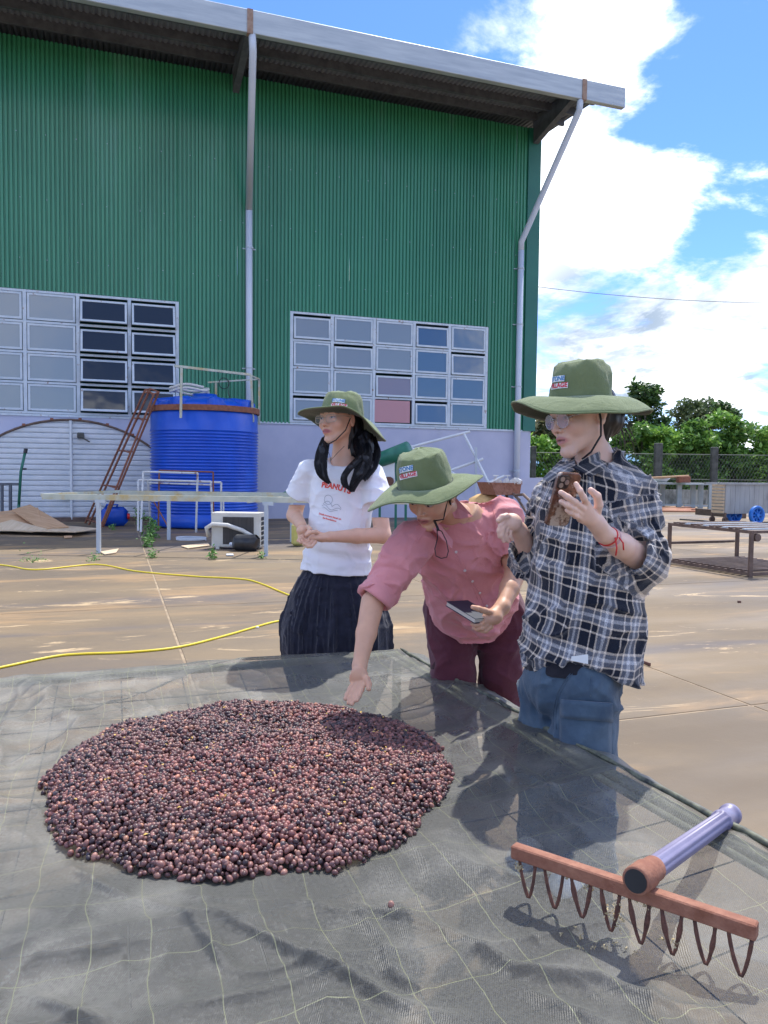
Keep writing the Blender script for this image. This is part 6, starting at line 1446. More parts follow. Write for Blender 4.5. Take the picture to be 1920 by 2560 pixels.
    e = T(-.002, -.088, -.13); g.tube([e, e+np.array([-.012, -.01, -.05]), e+np.array([-.016, -.02, -.10]), e+np.array([-.022, -.02, -.13])], .0028, 6); g.tube([e, e+np.array([-.004, -.01, -.05]), e+np.array([-.010, -.02, -.11]), e+np.array([-.026, -.02, -.125])], .0022, 6)
    g.build('chin_cord', M['cord'], root, True)
    glasses(root, T, (.027, .0175), 'rect', M['frame_clear'], None)
    g = MB(); g.tube([T(-.045, -.035, -.125), T(-.01, -.052, -.165), T(.0, -.058, -.19), T(.025, -.045, -.16), T(.05, -.02, -.125)], .0011, 5); g.build('necklace', M['cord'], root)
M['frame_clear'] = material('clear_frame', (.42, .36, .28), rough=.2); M['frame_thin'] = material('thin_frame', (.55, .56, .60), rough=.2, metal=.8)
def lens_mat():
    m = bpy.data.materials.new('lens_reflection'); m.use_nodes = True; nt = m.node_tree; N = nt.nodes.new; L = nt.links.new; out = nt.nodes['Material Output']; b = nt.nodes['Principled BSDF']
    b.inputs['Base Color'].default_value = (.42, .38, .55, 1); b.inputs['Roughness'].default_value = .04; b.inputs['IOR'].default_value = 2.2; tr = N('ShaderNodeBsdfTransparent'); mx = N('ShaderNodeMixShader'); mx.inputs[0].default_value = .50  # lavender reflection put into the lens base colour
    L(tr.outputs[0], mx.inputs[1]); L(b.outputs[0], mx.inputs[2]); L(mx.outputs[0], out.inputs[0]); return m
M['lens'] = lens_mat()
def glasses(parent, T, wh, kind, mat, lens):
    g = MB(); y0 = -.098
    for s_ in (-1, 1):
        P = []
        for t in np.linspace(0, 2*math.pi, 25):
            cx_, cz_ = math.cos(t), math.sin(t); e = .55 if kind == 'rect' else 1.0
            x = wh[0]*abs(cx_)**e*np.sign(cx_); z = wh[1]*abs(cz_)**e*np.sign(cz_); P.append(T(s_*(wh[0]+.007)+x, y0+.22*(s_*(wh[0]+.007)+x)**2*10*s_*s_, z-.004))
        g.tube(P, .0013 if kind == 'rect' else .0009, 5, cap=False)
        g.tube([T(s_*(2*wh[0]+.006), y0+.010, .004), T(s_*.074, -.05, .008), T(s_*.079, .0, .006)], .0012, 5)
    g.tube([T(-.007, y0-.002, 0), T(0, y0-.006, .003), T(.007, y0-.002, 0)], .0012, 5)
    o = g.build('glasses', mat, parent, True)
    for s_ in (-1, 1):
        P = [T(s_*(wh[0]+.007), y0+.004, -.004)]; 
        for t in np.linspace(0, 2*math.pi, 24, endpoint=False):
            e = .55 if kind == 'rect' else 1.0; cx_, cz_ = math.cos(t), math.sin(t); x = wh[0]*abs(cx_)**e*np.sign(cx_); z = wh[1]*abs(cz_)**e*np.sign(cz_); P.append(T(s_*(wh[0]+.007)+x, y0+2.2*(s_*(wh[0]+.007)+x)**2, z-.004))
        mesh_obj('lens', P, [(0, 1+k, 1+(k+1) % 24) for k in range(24)], lens or M['lens_clear'], o, True)
m = bpy.data.materials.new('clear_lens'); m.use_nodes = True; nt_ = m.node_tree; b_ = nt_.nodes['Principled BSDF']; b_.inputs['Base Color'].default_value = (.8, .8, .8, 1); b_.inputs['Roughness'].default_value = .03
t_ = nt_.nodes.new('ShaderNodeBsdfTransparent'); x_ = nt_.nodes.new('ShaderNodeMixShader'); x_.inputs[0].default_value = .10; nt_.links.new(t_.outputs[0], x_.inputs[1]); nt_.links.new(b_.outputs[0], x_.inputs[2]); nt_.links.new(x_.outputs[0], nt_.nodes['Material Output'].inputs[0]); M['lens_clear'] = m
person_a()
# ================================================================== woman in the pink shirt, bending and reaching over the bed
def capR(pts, n): pass
def collar_flap(parent, pts, mat, th=.003, name='collar'):
    P = np.array(pts, float); c = P.mean(0); n = unit(np.cross(P[1]-P[0], P[-1]-P[0])); m_ = len(P); V = []; 
    for lv, s_ in ((0, 1.0), (1, .45), (2, 0.0)):
        for p in P: V.append(c+(p-c)*s_+n*.004*(1-s_))
    V = np.array(V); k = len(V); W2 = np.vstack([V+n*th/2, V-n*th/2]); Fs = []
    for lv in range(2):
        for i in range(m_): j = (i+1) % m_; a, b_, c_, d = lv*m_+i, lv*m_+j, (lv+1)*m_+j, (lv+1)*m_+i; Fs += [(a, b_, c_, d), (k+d, k+c_, k+b_, k+a)]
    for i in range(m_): j = (i+1) % m_; Fs.append((i, k+i, k+j, j))
    return mesh_obj(name, W2, Fs, mat, parent, smooth=False)
def button(parent, bvh, p, view, mat, r=.0052):
    n = unit(view); h = bvh.ray_cast(Vector(p-n*.3), Vector(n), .8)
    if h[0] is None: return
    q = np.array(h[0]); nn = np.array(h[1]); nn = nn if nn@n < 0 else -nn; x, y, d = frame(nn); g = MB(); g.lathe([(0, .0), (r, .0), (r, .0022), (r*.6, .003), (0, .0024)], q+nn*.0005, 12, (x, y, d)); g.build('button', mat, parent, True)
def person_b():
    rng = np.random.default_rng(2); O = U(1080, 1232, 2.70); sc = 1.0; R = headR(36, 30, -6); T = lambda *p: O+R@(np.array(p)*sc); base = SKIN_B
    neck = U(1142, 1296, 2.83); pel = U(1192, 1505, 3.13); q = U
    sR, eR, wR = U(1036, 1352, 2.73), U(932, 1505, 2.62), U(899, 1664, 2.50); sL, eL, wL = U(1252, 1296, 2.92), U(1290, 1428, 2.84), U(1256, 1518, 2.68)
    F1 = Fld(O-[.15, .16, .20], O+[.17, .18, .15], .0028); build_head(F1, O, R, sc, neck=neck, jaw=1.06); hc = U(1047, 1212, 2.715)+np.array([.022, 0, .004]); hax = unit((-.20, -.22, 1)); F1.clip(hc-hax*.006, hax)
    F1.cap(neck, neck+unit(pel-neck)*.09, .054, .075, .03)
    F2 = Fld([pel[0]-.36, 2.6, 0], [pel[0]+.30, 3.45, neck[2]+.05], .009); side = unit(sL-sR)
    F2.loft(pel, neck, side, [(-.1, .15, .11, 0, 0), (0, .16, .11, 0, 0), (.4, .14, .10, 0, 0), (.8, .14, .09, 0, 0), (1.05, .09, .06, 0, 0)])
    for s_, e_ in ((sR, eR), (sL, eL)): F2.cap(s_, e_, .046, .038, .03)
    for dx in (-.085, .085):
        hp = pel+np.array([dx, 0, 0]); an = hp*[1, 1, 0]+ZX*.07; F2.cap(hp, (hp+an)/2, .08, .055, .02); F2.cap((hp+an)/2, an, .05, .035, .02); F2.cap(an-ZX*.03, an-ZX*.035-np.array([.02, .10, 0]), .028, .022, .02)
    F3 = Fld(np.minimum(np.minimum(eR, wR), q(865, 1760, 2.42))-[.06, .10, .04], np.maximum(eR, wR)+[.08, .10, .05], .0026)
    F3.cap(eR, eR*.5+wR*.5, .041, .034, .012); F3.cap(eR*.5+wR*.5, wR, .034, .0235, .012)
    # reaching hand, back up: four fingers together, thumb apart
    F3.ell(q(897, 1694, 2.475), (.031, .018, .042), headR(0, 12, -6), k=.014); F3.cap(wR, q(898, 1690, 2.48), .0235, .022, .01)
    for a, b_, c_, d, r in (((884, 1706, 2.47), (875, 1722, 2.455), (868, 1735, 2.44), (863, 1747, 2.43), .0082), ((893, 1710, 2.46), (884, 1729, 2.445), (877, 1744, 2.43), (871, 1757, 2.42), .0088),
                            ((902, 1710, 2.455), (894, 1730, 2.44), (887, 1746, 2.425), (880, 1760, 2.415), .0090), ((910, 1706, 2.455), (904, 1724, 2.44), (898, 1739, 2.425), (892, 1751, 2.415), .0088)):
        finger(F3, [q(*a), q(*b_), q(*c_), q(*d)], r, r*.78)
    finger(F3, [q(906, 1686, 2.47), q(917, 1698, 2.455), q(922, 1710, 2.445), q(922, 1722, 2.435)], .0115, .0085)
    F4 = Fld(np.minimum(eL, q(1176, 1520, 2.56))-[.03, .09, .10], np.maximum(eL, wL)+[.06, .09, .06], .0026)
    F4.cap(sL*.3+eL*.7, eL, .042, .040, .01); F4.cap(eL, eL*.5+wL*.5, .040, .035, .012); F4.cap(eL*.5+wL*.5, wL, .035, .025, .012)
    F4.cap(wL, q(1236, 1537, 2.65), .025, .026, .014); F4.ell(q(1230, 1545, 2.64), (.036, .030, .024), k=.014)
    for a, b_, c_, d in (((1218, 1552, 2.63), (1204, 1560, 2.62), (1190, 1563, 2.635), (1180, 1560, 2.655)), ((1222, 1560, 2.63), (1207, 1570, 2.62), (1193, 1573, 2.64), (1184, 1569, 2.66)), ((1228, 1567, 2.63), (1214, 1577, 2.625), (1202, 1580, 2.645), (1194, 1576, 2.66))): finger(F4, [q(*a), q(*b_), q(*c_), q(*d)])
    finger(F4, [q(1232, 1533, 2.64), q(1212, 1527, 2.60), q(1197, 1522, 2.585), q(1182, 1518, 2.578)], .0115, .0082)
    root = body_object('person', [('head', F1), ('b', F2), ('b', F3), ('b', F4)], O, R, sc, base, 'person in pink shirt and maroon trousers bending to reach over the coffee cherries', 'people round the drying bed', pel*[1, 1, 0], lip=(.40, .14, .12))
    M['pink'] = cloth_mat('pink_linen', (.62, .235, .245), (.70, .29, .295), scale=6, bump=.45, weave=600)
    F5 = Fld([sR[0]-.22, 2.45, .60], [eL[0]+.12, 3.42, neck[2]+.14], .0055)
    hem = U(1188, 1548, 3.14); 
    LOFT_B = lambda: F5.loft(hem, neck, side, [(-.06, .185, .140, -.0, 0), (.05, .190, .148, 0, 0), (.3, .186, .148, 0, 0), (.55, .182, .148, 0, 0), (.75, .182, .135, 0, 0), (.9, .155, .10, 0, 0), (1.0, .10, .075, 0, 0), (1.04, .07, .055, 0, 0)], k=.045)
    F5.cap(sR, sR*.5+eR*.5, .074, .070, .05); F5.cap(sR*.5+eR*.5, sR*.04+eR*.96, .070, .060, .03); F5.cap(sL, sL*.35+eL*.65, .078, .070, .05); F5.cap(sL*.35+eL*.65, sL*.2+eL*.8, .070, .067, .02)
    F5.clip(sR*.07+eR*.93, unit(eR-sR), eR-[.10, .12, .11], eR+[.09, .12, .08]); F5.clip(sL*.26+eL*.74, unit(eL-sL), eL-[.085, .12, .10], eL+[.12, .12, .08])
    F5.cap(sR*.16+eR*.84, eR+unit(eR-sR)*.02, .046, .050, 0, 's'); F5.cap(sL*.38+eL*.62, eL, .052, .056, 0, 's')
    LOFT_B()
    tail = U(1210, 1598, 2.88); F5.cap(U(1150, 1500, 2.90), tail+ZX*.03, .055, .020, .05); F5.cap(U(1262, 1500, 2.94), U(1225, 1570, 2.90), .06, .03, .05)
    F5.ell(neck+unit(neck-pel)*.03+np.array([-.01, -.03, .0]), (.062, .062, .05), k=.006, op='s')
    F5.disp(folds((6, 6, 11), .022, 2, .8, 4.), .04); F5.disp(folds((15, 15, 22), .007, 1, .9, 9.), .02)
    def armfold(P):
        r_ = 0
        for s_, e_, am in ((sR, eR, .010), (sL, eL, .007)):
            ab = e_-s_; t = ((P-s_)@ab)/(ab@ab); d = np.linalg.norm(P-s_-t[:, None]*ab, axis=1); w = np.exp(-(d/.09)**4)*np.clip(t*3, 0, 1)*(t < 1.05); a = np.arctan2(P[:, 2]-s_[2], P[:, 0]-s_[0]); r_ = r_-am*w*(np.abs(np.sin(t*14+2.5*vnoise(P*13)+P[:, 0]*22))-.5)
        return r_
    F5.disp(armfold, .03); shirt = cloth_obj('shirt', F5, M['pink'], root); b = bvh_of(shirt)
    # rolled cuff at the reaching arm
    g = MB(); x, y, d = frame(eR-sR); cc = sR*.09+eR*.91; prof = [(.060, -.048), (.066, -.040), (.069, -.02), (.068, .0), (.070, .010), (.067, .018), (.058, .018), (.056, -.02)]
    V = []; n = 28
    for (r_, z) in prof:
        for k in range(n): a = 2*math.pi*k/n; rr_ = r_*(1+.05*math.sin(3*a+z*60)); V.append(cc+x*math.cos(a)*rr_*.95+y*math.sin(a)*rr_*.95+d*(z+.004*math.sin(2*a+1)))
    mesh_obj('rolled_cuff', V, [(i*n+k, i*n+(k+1) % n, (i+1)*n+(k+1) % n, (i+1)*n+k) for i in range(len(prof)-1) for k in range(n)], M['pink'], root, smooth=True)
    M['pink_light'] = M['pink']
    collar_flap(root, [U(1038, 1316, 2.68), U(1056, 1310, 2.70), U(1070, 1316, 2.685), U(1043, 1356, 2.645)], M['pink'])
    collar_flap(root, [U(1118, 1226, 2.80), U(1134, 1238, 2.775), U(1182, 1291, 2.735), U(1152, 1297, 2.72), U(1136, 1296, 2.725), U(1124, 1262, 2.75)], M['pink'])
    collar_flap(root, [U(1069, 1303, 2.70), U(1078, 1318, 2.68), U(1130, 1372, 2.665), U(1132, 1352, 2.70), U(1100, 1312, 2.74)], M['pink'], name='placket')
    M['pearl'] = material('pearl_button', (.72, .62, .60), rough=.25)
    for (px, py) in ((1140, 1380), (1162, 1426), (1181, 1453), (1199, 1482), (1217, 1515), (1183, 1572)): button(root, b, U(px, py, 2.6), ray(px, py), M['pearl'])
    # button line and pocket edges as slightly raised seams
    def seam(pts, r=.0016, name='seam'):
        P = []
        for i in range(len(pts)-1):
            for t in np.linspace(0, 1, 8, endpoint=False): P.append((pts[i][0]*(1-t)+pts[i+1][0]*t, pts[i][1]*(1-t)+pts[i+1][1]*t))
        P.append(pts[-1]); Q = []
        for (px, py) in P:
            d = unit(ray(px, py)); h = b.ray_cast(Vector((0, 0, H)), Vector(d), 6)
            if h[0] is not None: Q.append(np.array(h[0])-d*.0006)
        if len(Q) > 3: g = MB(); g.tube(Q, r, 5); g.build(name, M['pink'], root, True)
    seam([(1134, 1370), (1150, 1400), (1172, 1440), (1196, 1478), (1210, 1512), (1208, 1560)]); seam([(1128, 1362), (1138, 1394), (1160, 1434), (1184, 1470), (1198, 1506)], .0012)
    seam([(1182, 1362), (1198, 1366), (1216, 1360), (1226, 1342)]); seam([(1182, 1362), (1188, 1400), (1212, 1414)], .0012); seam([(1230, 1262), (1240, 1300), (1238, 1340), (1226, 1372)], .0014)
    # trousers
    M['maroon'] = cloth_mat('maroon_linen', (.090, .020, .032), (.125, .032, .045), scale=7, bump=.4, weave=500)
    F6 = Fld([pel[0]-.34, pel[1]-.28, .03], [pel[0]+.30, pel[1]+.30, pel[2]+.12], .006)
    F6.ell(pel+ZX*.0+np.array([0, .02, 0]), (.185, .15, .13), k=.02)
    k1, a1 = U(1133, 1690, 3.06), U(1150, 1900, 3.08); k2, a2 = U(1252, 1690, 3.10), U(1262, 1920, 3.14); a1[2] = a2[2] = .05
    F6.cap(U(1128, 1520, 3.11), k1, .118, .088, .03); F6.cap(k1, a1, .088, .085, .03); F6.cap(U(1248, 1525, 3.14), k2, .108, .088, .012); F6.cap(k2, a2, .088, .088, .03)
    F6.disp(folds((6, 6, 3), .016, 2, .7, 1.), .04); F6.disp(folds((7, 7, 20), .006, 1, .9, 5.)); cloth_obj('trousers', F6, M['maroon'], root)
    F7 = Fld([pel[0]-.3, pel[1]-.35, 0], [pel[0]+.3, pel[1]+.2, .14], .006)
    for a in (a1, a2): c_ = a*[1, 1, 0]; F7.cap(c_+ZX*.045, c_+ZX*.04-np.array([.04, .17, 0]), .05, .042, .02)
    cloth_obj('shoes', F7, M['black'], root)
    # short dark hair showing beneath the hat
    F8 = Fld(O-[.15, .16, .16], O+[.17, .18, .15], .004); F8.ell(T(0, .028, .036), (.082, .092, .086), R, .01); F8.ell(T(0, .06, -.02), (.066, .055, .06), R, .02)
    for s_ in (-1, 1): F8.cap(T(s_*.072, -.012, .02), T(s_*.073, -.008, -.036), .010, .003, .008)
    F8.ell(T(0, -.066, -.01), (.066, .062, .10), R, .008, 's'); F8.clip(hc-hax*.010, hax); cloth_obj('hair', F8, M['hair'], root, rel=0)
    hat, _ = make_hat(root, hc, (-.20, -.22, 1), 0, .200, (-.054, .032, .035, -.098), crown=(.104, .092, .108), seed=3)
    hat_logo(hat, U(1003, 1180, 2.60), unit(np.array([.80, -.60, .20])), unit(np.array([-.10, .10, 1])), 1.0)
    grommet(hat, U(1092, 1165, 2.625), (.3, -.9, .1))
    g = MB(); c0_ = U(1086, 1302, 2.655); P = [T(.07, -.01, 0), T(.06, -.05, -.07), c0_]; g.tube(P, .0026, 5); c1_ = U(1096, 1325, 2.60); g.tube([c0_, U(1091, 1313, 2.62), c1_], .0045, 6)
    g.tube([c0_, U(1092, 1320, 2.61), U(1094, 1345, 2.585), U(1087, 1372, 2.575), U(1090, 1390, 2.57), U(1103, 1396, 2.57), U(1117, 1393, 2.572), U(1121, 1378, 2.575), U(1116, 1352, 2.585), U(1104, 1328, 2.60), c1_], .0018, 5); g.build('chin_cord', M['cord'], root, True)
    # notebook held against the shirt
    nb = [U(1115, 1509, 2.74), U(1168, 1506, 2.80), U(1215, 1545, 2.67), U(1187, 1553, 2.60)]; nb[2] = nb[1]+(nb[3]-nb[0]); up = unit(np.cross(nb[1]-nb[0], nb[3]-nb[0])); up = up if up[2] > 0 else -up
    no = empty('notebook', nb[0], 'dark blue clothbound notebook held by the woman in the pink shirt', 'notebook')
    for nm, off, th, mt, ins in (('cover', .008, .002, 'book_blue', 0), ('pages', 0, .0125, 'paper', .03), ('cover', -.008, .002, 'book_blue', 0)):
        c_ = sum(nb)/4; P = [c_+(p-c_)*(1-ins)+up*off for p in nb]; g = MB(); g.quad(*P, th=th); g.build(nm, M[mt], no)
M['book_blue'] = material('book_blue', (.012, .025, .05), (.016, .032, .06), rough=.5, scale=30); M['paper'] = material('paper', (.66, .62, .54), (.55, .51, .44), rough=.8, scale=4, stretch=(1, 1, 200))
person_b()
# ================================================================== woman in the checked overshirt, photographing
def plaid_mat():
    m = bpy.data.materials.new('checked_flannel'); m.use_nodes = True; nt = m.node_tree; N = nt.nodes.new; L = nt.links.new; b = nt.nodes['Principled BSDF']
    at = N('ShaderNodeAttribute'); at.attribute_name = 'UVc'; tc = N('ShaderNodeTexCoord')
    nz = N('ShaderNodeTexNoise'); nz.inputs['Scale'].default_value = 160; nz.inputs['Detail'].default_value = 3; L(tc.outputs['Object'], nz.inputs[0])
    va = N('ShaderNodeVectorMath'); va.operation = 'MULTIPLY_ADD'; L(nz.outputs['Color'], va.inputs[0]); va.inputs[1].default_value = (.0042, .0042, 0); L(at.outputs['Vector'], va.inputs[2])
    sep = N('ShaderNodeSeparateXYZ'); L(va.outputs[0], sep.inputs[0])
    def stripes(src, per):
        a = N('ShaderNodeMath'); a.operation = 'DIVIDE'; L(src, a.inputs[0]); a.inputs[1].default_value = per; f = N('ShaderNodeMath'); f.operation = 'FRACT'; L(a.outputs[0], f.inputs[0])
        cr = N('ShaderNodeValToRGB'); L(f.outputs[0], cr.inputs[0]); cr.color_ramp.interpolation = 'LINEAR'; e = cr.color_ramp.elements
        dark = (.010, .014, .026, 1); beige = (.74, .64, .52, 1); mid = (.17, .185, .22, 1); pale = (.60, .60, .61, 1)
        st = [(0, dark), (.20, dark), (.215, beige), (.245, beige), (.26, dark), (.42, dark), (.435, beige), (.465, beige), (.485, mid), (.58, mid), (.60, pale), (.67, pale), (.69, mid), (.78, mid), (.80, beige), (.845, beige), (.86, dark)]
        e[0].position = 0; e[0].color = dark; e[1].position = 1; e[1].color = dark
        for p, c in st[1:]: k = e.new(p); k.color = c
        return cr.outputs[0]
    s1 = stripes(sep.outputs[0], .104); s2 = stripes(sep.outputs[1], .112)
    mx = N('ShaderNodeMixRGB'); mx.inputs[0].default_value = .5; L(s1, mx.inputs[1]); L(s2, mx.inputs[2])
    n2 = N('ShaderNodeTexNoise'); n2.inputs['Scale'].default_value = 420; n2.inputs['Detail'].default_value = 2; L(tc.outputs['Object'], n2.inputs[0]); mr = N('ShaderNodeMapRange'); L(n2.outputs[0], mr.inputs[0]); mr.inputs[1].default_value = .3; mr.inputs[2].default_value = .7; mr.inputs[3].default_value = .6; mr.inputs[4].default_value = 1.5
    sc = N('ShaderNodeVectorMath'); sc.operation = 'SCALE'; L(mx.outputs[0], sc.inputs[0]); L(mr.outputs[0], sc.inputs['Scale']); L(sc.outputs[0], b.inputs['Base Color'])
    b.inputs['Roughness'].default_value = .95; b.inputs['Sheen Weight'].default_value = .35; b.inputs['Specular IOR Level'].default_value = .1
    bm = N('ShaderNodeBump'); bm.inputs['Strength'].default_value = .5; bm.inputs['Distance'].default_value = .003; L(nz.outputs[0], bm.inputs['Height']); L(bm.outputs[0], b.inputs['Normal']); return m
M['plaid'] = plaid_mat()
def person_c():
    rng = np.random.default_rng(3); O = U(1452, 1040, 2.40); sc = 1.04; R = headR(63, 10, 3); T = lambda *p: O+R@(np.array(p)*sc); base = SKIN_C; q = U
    neck = U(1487, 1160, 2.44); pel = U(1432, 1640, 2.44)
    sL, eL, wL = U(1568, 1228, 2.36), U(1604, 1398, 2.33), U(1509, 1334, 2.12); sR, eR, wR = U(1386, 1244, 2.60), U(1332, 1398, 2.63), U(1297, 1326, 2.50)
    F1 = Fld(O-[.17, .15, .22], O+[.15, .17, .16], .0026); build_head(F1, O, R, sc, jaw=.92, mouth_open=.003, neck=neck+ZX*.01); hc = U(1453, 1000, 2.415); hax = unit((-.02, .02, 1)); F1.clip(hc+hax*.05, hax); F1.cap(neck+ZX*.01, neck-ZX*.05, .056, .085, .03)
    side = unit(np.array([.80, -.60, 0])); front = np.array([-.60, -.80, 0])
    F2 = Fld([pel[0]-.32, 2.05, 0], [pel[0]+.34, 2.82, neck[2]+.04], .009)
    F2.loft(pel, neck-ZX*.02, side, [(-.1, .125, .09, 0, 0), (0, .13, .10, 0, 0), (.4, .12, .09, 0, 0), (.75, .15, .10, 0, 0), (.95, .13, .08, 0, 0), (1.0, .09, .06, 0, 0)])
    for s_, e_ in ((sR, eR), (sL, eL)): F2.cap(s_, e_, .046, .038, .03)
    for dx in (-.085, .085):
        hp = pel+side*dx; an = hp*[1, 1, 0]+ZX*.07; F2.cap(hp, (hp+an)/2, .066, .05, .02); F2.cap((hp+an)/2, an, .05, .035, .02); F2.cap(an-ZX*.03, an-ZX*.035+front*.11, .028, .022, .02)
    # left arm and hand round the phone
    F3 = Fld(np.minimum(np.minimum(eL, wL), q(1395, 1200, 1.93))-[.02, .03, .05], np.maximum(eL, wL)+[.06, .07, .19], .0024)
    F3.cap(sL*.25+eL*.75, eL, .042, .042, .01); F3.cap(eL, eL*.45+wL*.55, .042, .036, .012); F3.cap(eL*.45+wL*.55, wL, .036, .0245, .012)
    F3.cap(wL, q(1492, 1310, 2.09), .0245, .026, .012)
    for a in ((1466, 1262, 2.035), (1458, 1272, 2.03), (1452, 1284, 2.035), (1452, 1296, 2.045)): F3.cap(q(1487, 1304, 2.085), q(*a), .0175, .0118, .012)
    for a, b_, c_, d, r in (((1466, 1260, 2.03), (1459, 1244, 1.998), (1450, 1227, 1.985), (1440, 1210, 1.992), .0086), ((1457, 1271, 2.02), (1438, 1256, 1.985), (1420, 1243, 1.972), (1402, 1231, 1.972), .0088),
                            ((1451, 1284, 2.025), (1433, 1272, 1.99), (1418, 1263, 1.975), (1403, 1254, 1.975), .0084), ((1452, 1296, 2.04), (1439, 1290, 2.005), (1427, 1282, 1.99), (1417, 1276, 1.99), .0074)):
        finger(F3, [q(*a), q(*b_), q(*c_), q(*d)], r, r*.80)
    finger(F3, [q(1490, 1290, 2.085), q(1497, 1262, 2.06), q(1493, 1240, 2.045), q(1477, 1226, 2.04)], .0125, .0088)
    # right arm and relaxed hand
    F4 = Fld(np.minimum(np.minimum(eR, wR), q(1244, 1285, 2.40))-[.02, .06, .09], np.maximum(eR, wR)+[.06, .08, .07], .0026)
    F4.cap(eR, wR, .040, .026, .012); F4.cap(wR, q(1281, 1305, 2.455), .026, .025, .012); F4.ell(q(1276, 1306, 2.45), (.036, .026, .028), k=.012)
    for a, b_, c_, d, r in (((1262, 1300, 2.43), (1252, 1313, 2.42), (1248, 1327, 2.42), (1249, 1341, 2.425), .0088), ((1266, 1307, 2.435), (1257, 1322, 2.42), (1255, 1338, 2.42), (1260, 1352, 2.425), .0088),
                            ((1272, 1313, 2.44), (1265, 1328, 2.43), (1264, 1342, 2.43), (1270, 1353, 2.435), .0084), ((1280, 1317, 2.45), (1275, 1330, 2.44), (1275, 1341, 2.44), (1280, 1349, 2.445), .0074)): finger(F4, [q(*a), q(*b_), q(*c_), q(*d)], r, r*.8)
    finger(F4, [q(1280, 1298, 2.45), q(1266, 1291, 2.43), q(1255, 1293, 2.42), q(1246, 1301, 2.415)], .0112, .0084)
    root = body_object('person', [('head', F1), ('b', F2), ('b', F3), ('b', F4)], O, R, sc, base, 'person in checked overshirt and blue cargo jeans holding up a phone', 'people round the drying bed', pel*[1, 1, 0], mouth_open=.003, lip=(.56, .24, .22))
    # overshirt
    F5 = Fld([pel[0]-.36, 2.02, pel[2]-.12], [sL[0]+.16, 2.86, neck[2]+.11], .0055); hem = U(1446, 1662, 2.44)
    LOFT_C = lambda: F5.loft(hem, neck, side, [(-.03, .196, .156, 0, 0), (.1, .197, .156, 0, 0), (.35, .190, .146, 0, 0), (.6, .184, .140, 0, 0), (.78, .180, .130, 0, 0), (.90, .165, .105, 0, 0), (1.0, .10, .078, 0, 0), (1.05, .075, .062, 0, 0)], k=.05)
    mL = eL*.62+wL*.38; F5.cap(sL, eL, .076, .079, .06); F5.cap(eL, mL, .080, .070, .04); F5.cap(sR, eR, .076, .070, .05); F5.cap(eR, eR*.5+wR*.5, .068, .062, .03)
    F5.clip(mL, unit(wL-eL), mL-[.105, .12, .10], mL+[.09, .08, .11]); F5.clip(eR*.5+wR*.5, unit(wR-eR), wR-[.09, .1, .1], eR*.5+wR*.5+[.09, .1, .09])
    F5.cap(eL*.8+wL*.2, wL, .054, .064, 0, 's'); F5.cap(eR*.7+wR*.3, wR, .050, .058, 0, 's')
    LOFT_C()
    nk = neck+front*.035+ZX*.03; F5.ell(nk, (.070, .075, .062), k=.006, op='s')
    # hem curved up at the side, with shirt tails front and back
    F5.ell(hem+side*.02+front*.165-ZX*.040, (.155, .075, .075), k=.02, op='s')
    F5.disp(folds((5, 5, 6), .030, 2, .9, 1.5), .04); F5.disp(folds((12, 12, 9), .006, 1, .8, 3.), .02)
    def af(P):
        r_ = 0
        for s_, e_, am in ((sL, eL, .011), (eL, wL, .010), (sR, eR, .009)):
            ab = e_-s_; t = ((P-s_)@ab)/(ab@ab); d = np.linalg.norm(P-s_-t[:, None]*ab, axis=1); w = np.exp(-(d/.10)**4)*np.clip(t*2.5, 0, 1)*(t < 1.1); r_ = r_-am*w*(np.abs(np.sin(t*11+2.2*vnoise(P*11)+P[:, 0]*18))-.5)
        return r_
    F5.disp(af, .03)
    dn = unit(hem-neck)
    def uvp(V):
        fr = front; x = (V-hem)@side; y = (V-hem)@fr; ang = np.arctan2(x, y); uu = ang*.185+.035*vnoise(V*2.2)-.16*(V[:, 2]-1.0); vv = V[:, 2]+.16*x+.03*vnoise(V*3.3)
        out = np.stack([uu, vv], 1); best = np.maximum(np.sqrt(x*x+y*y)-.17, 0)
        for (s_, e_, r_, o_) in ((sL, eL, .086, 0.), (eL, wL, .08, .2), (sR, eR, .074, .0), (eR, wR, .065, .1)):
            ab = e_-s_; L_ = np.linalg.norm(ab); t = np.clip(((V-s_)@ab)/(L_*L_), 0.0, 1); rel = V-s_-t[:, None]*ab; d = np.linalg.norm(rel, axis=1)-r_; ax, ay, _ = frame(ab)
            use = (d < best+.012) & (np.abs(d) < .05) & ((t > .12) | (s_ is eL)); a2 = np.arctan2(rel@ay, rel@ax); out[use, 0] = a2[use]*r_+o_; out[use, 1] = t[use]*L_+o_; best = np.where(use, d, best)
        return out
    shirt = cloth_obj('overshirt', F5, M['plaid'], root, uvp); b = bvh_of(shirt)
    def flap(pts, name='collar'):
        P = np.array(pts, float); 
        o = collar_flap(root, P, M['plaid'], .005, name); me = o.data; org = wloc(o); V = np.array([v.co[:] for v in me.vertices])+org; e1 = unit(P[1]-P[0]); e2 = unit(np.cross(np.cross(e1, P[-1]-P[0]), e1)); a = me.attributes.new('UVc', 'FLOAT2', 'POINT'); a.data.foreach_set('vector', np.stack([V@e1, V@e2], 1).astype(np.float32).ravel()); return o
    flap([q(1541, 1118, 2.50), q(1500, 1128, 2.38), q(1455, 1150, 2.34), q(1432, 1168, 2.325), q(1478, 1192, 2.30), q(1500, 1180, 2.31), q(1552, 1142, 2.46)])
    flap([q(1436, 1140, 2.48), q(1400, 1152, 2.46), q(1358, 1196, 2.40), q(1372, 1206, 2.37), q(1412, 1190, 2.36), q(1440, 1172, 2.37)])
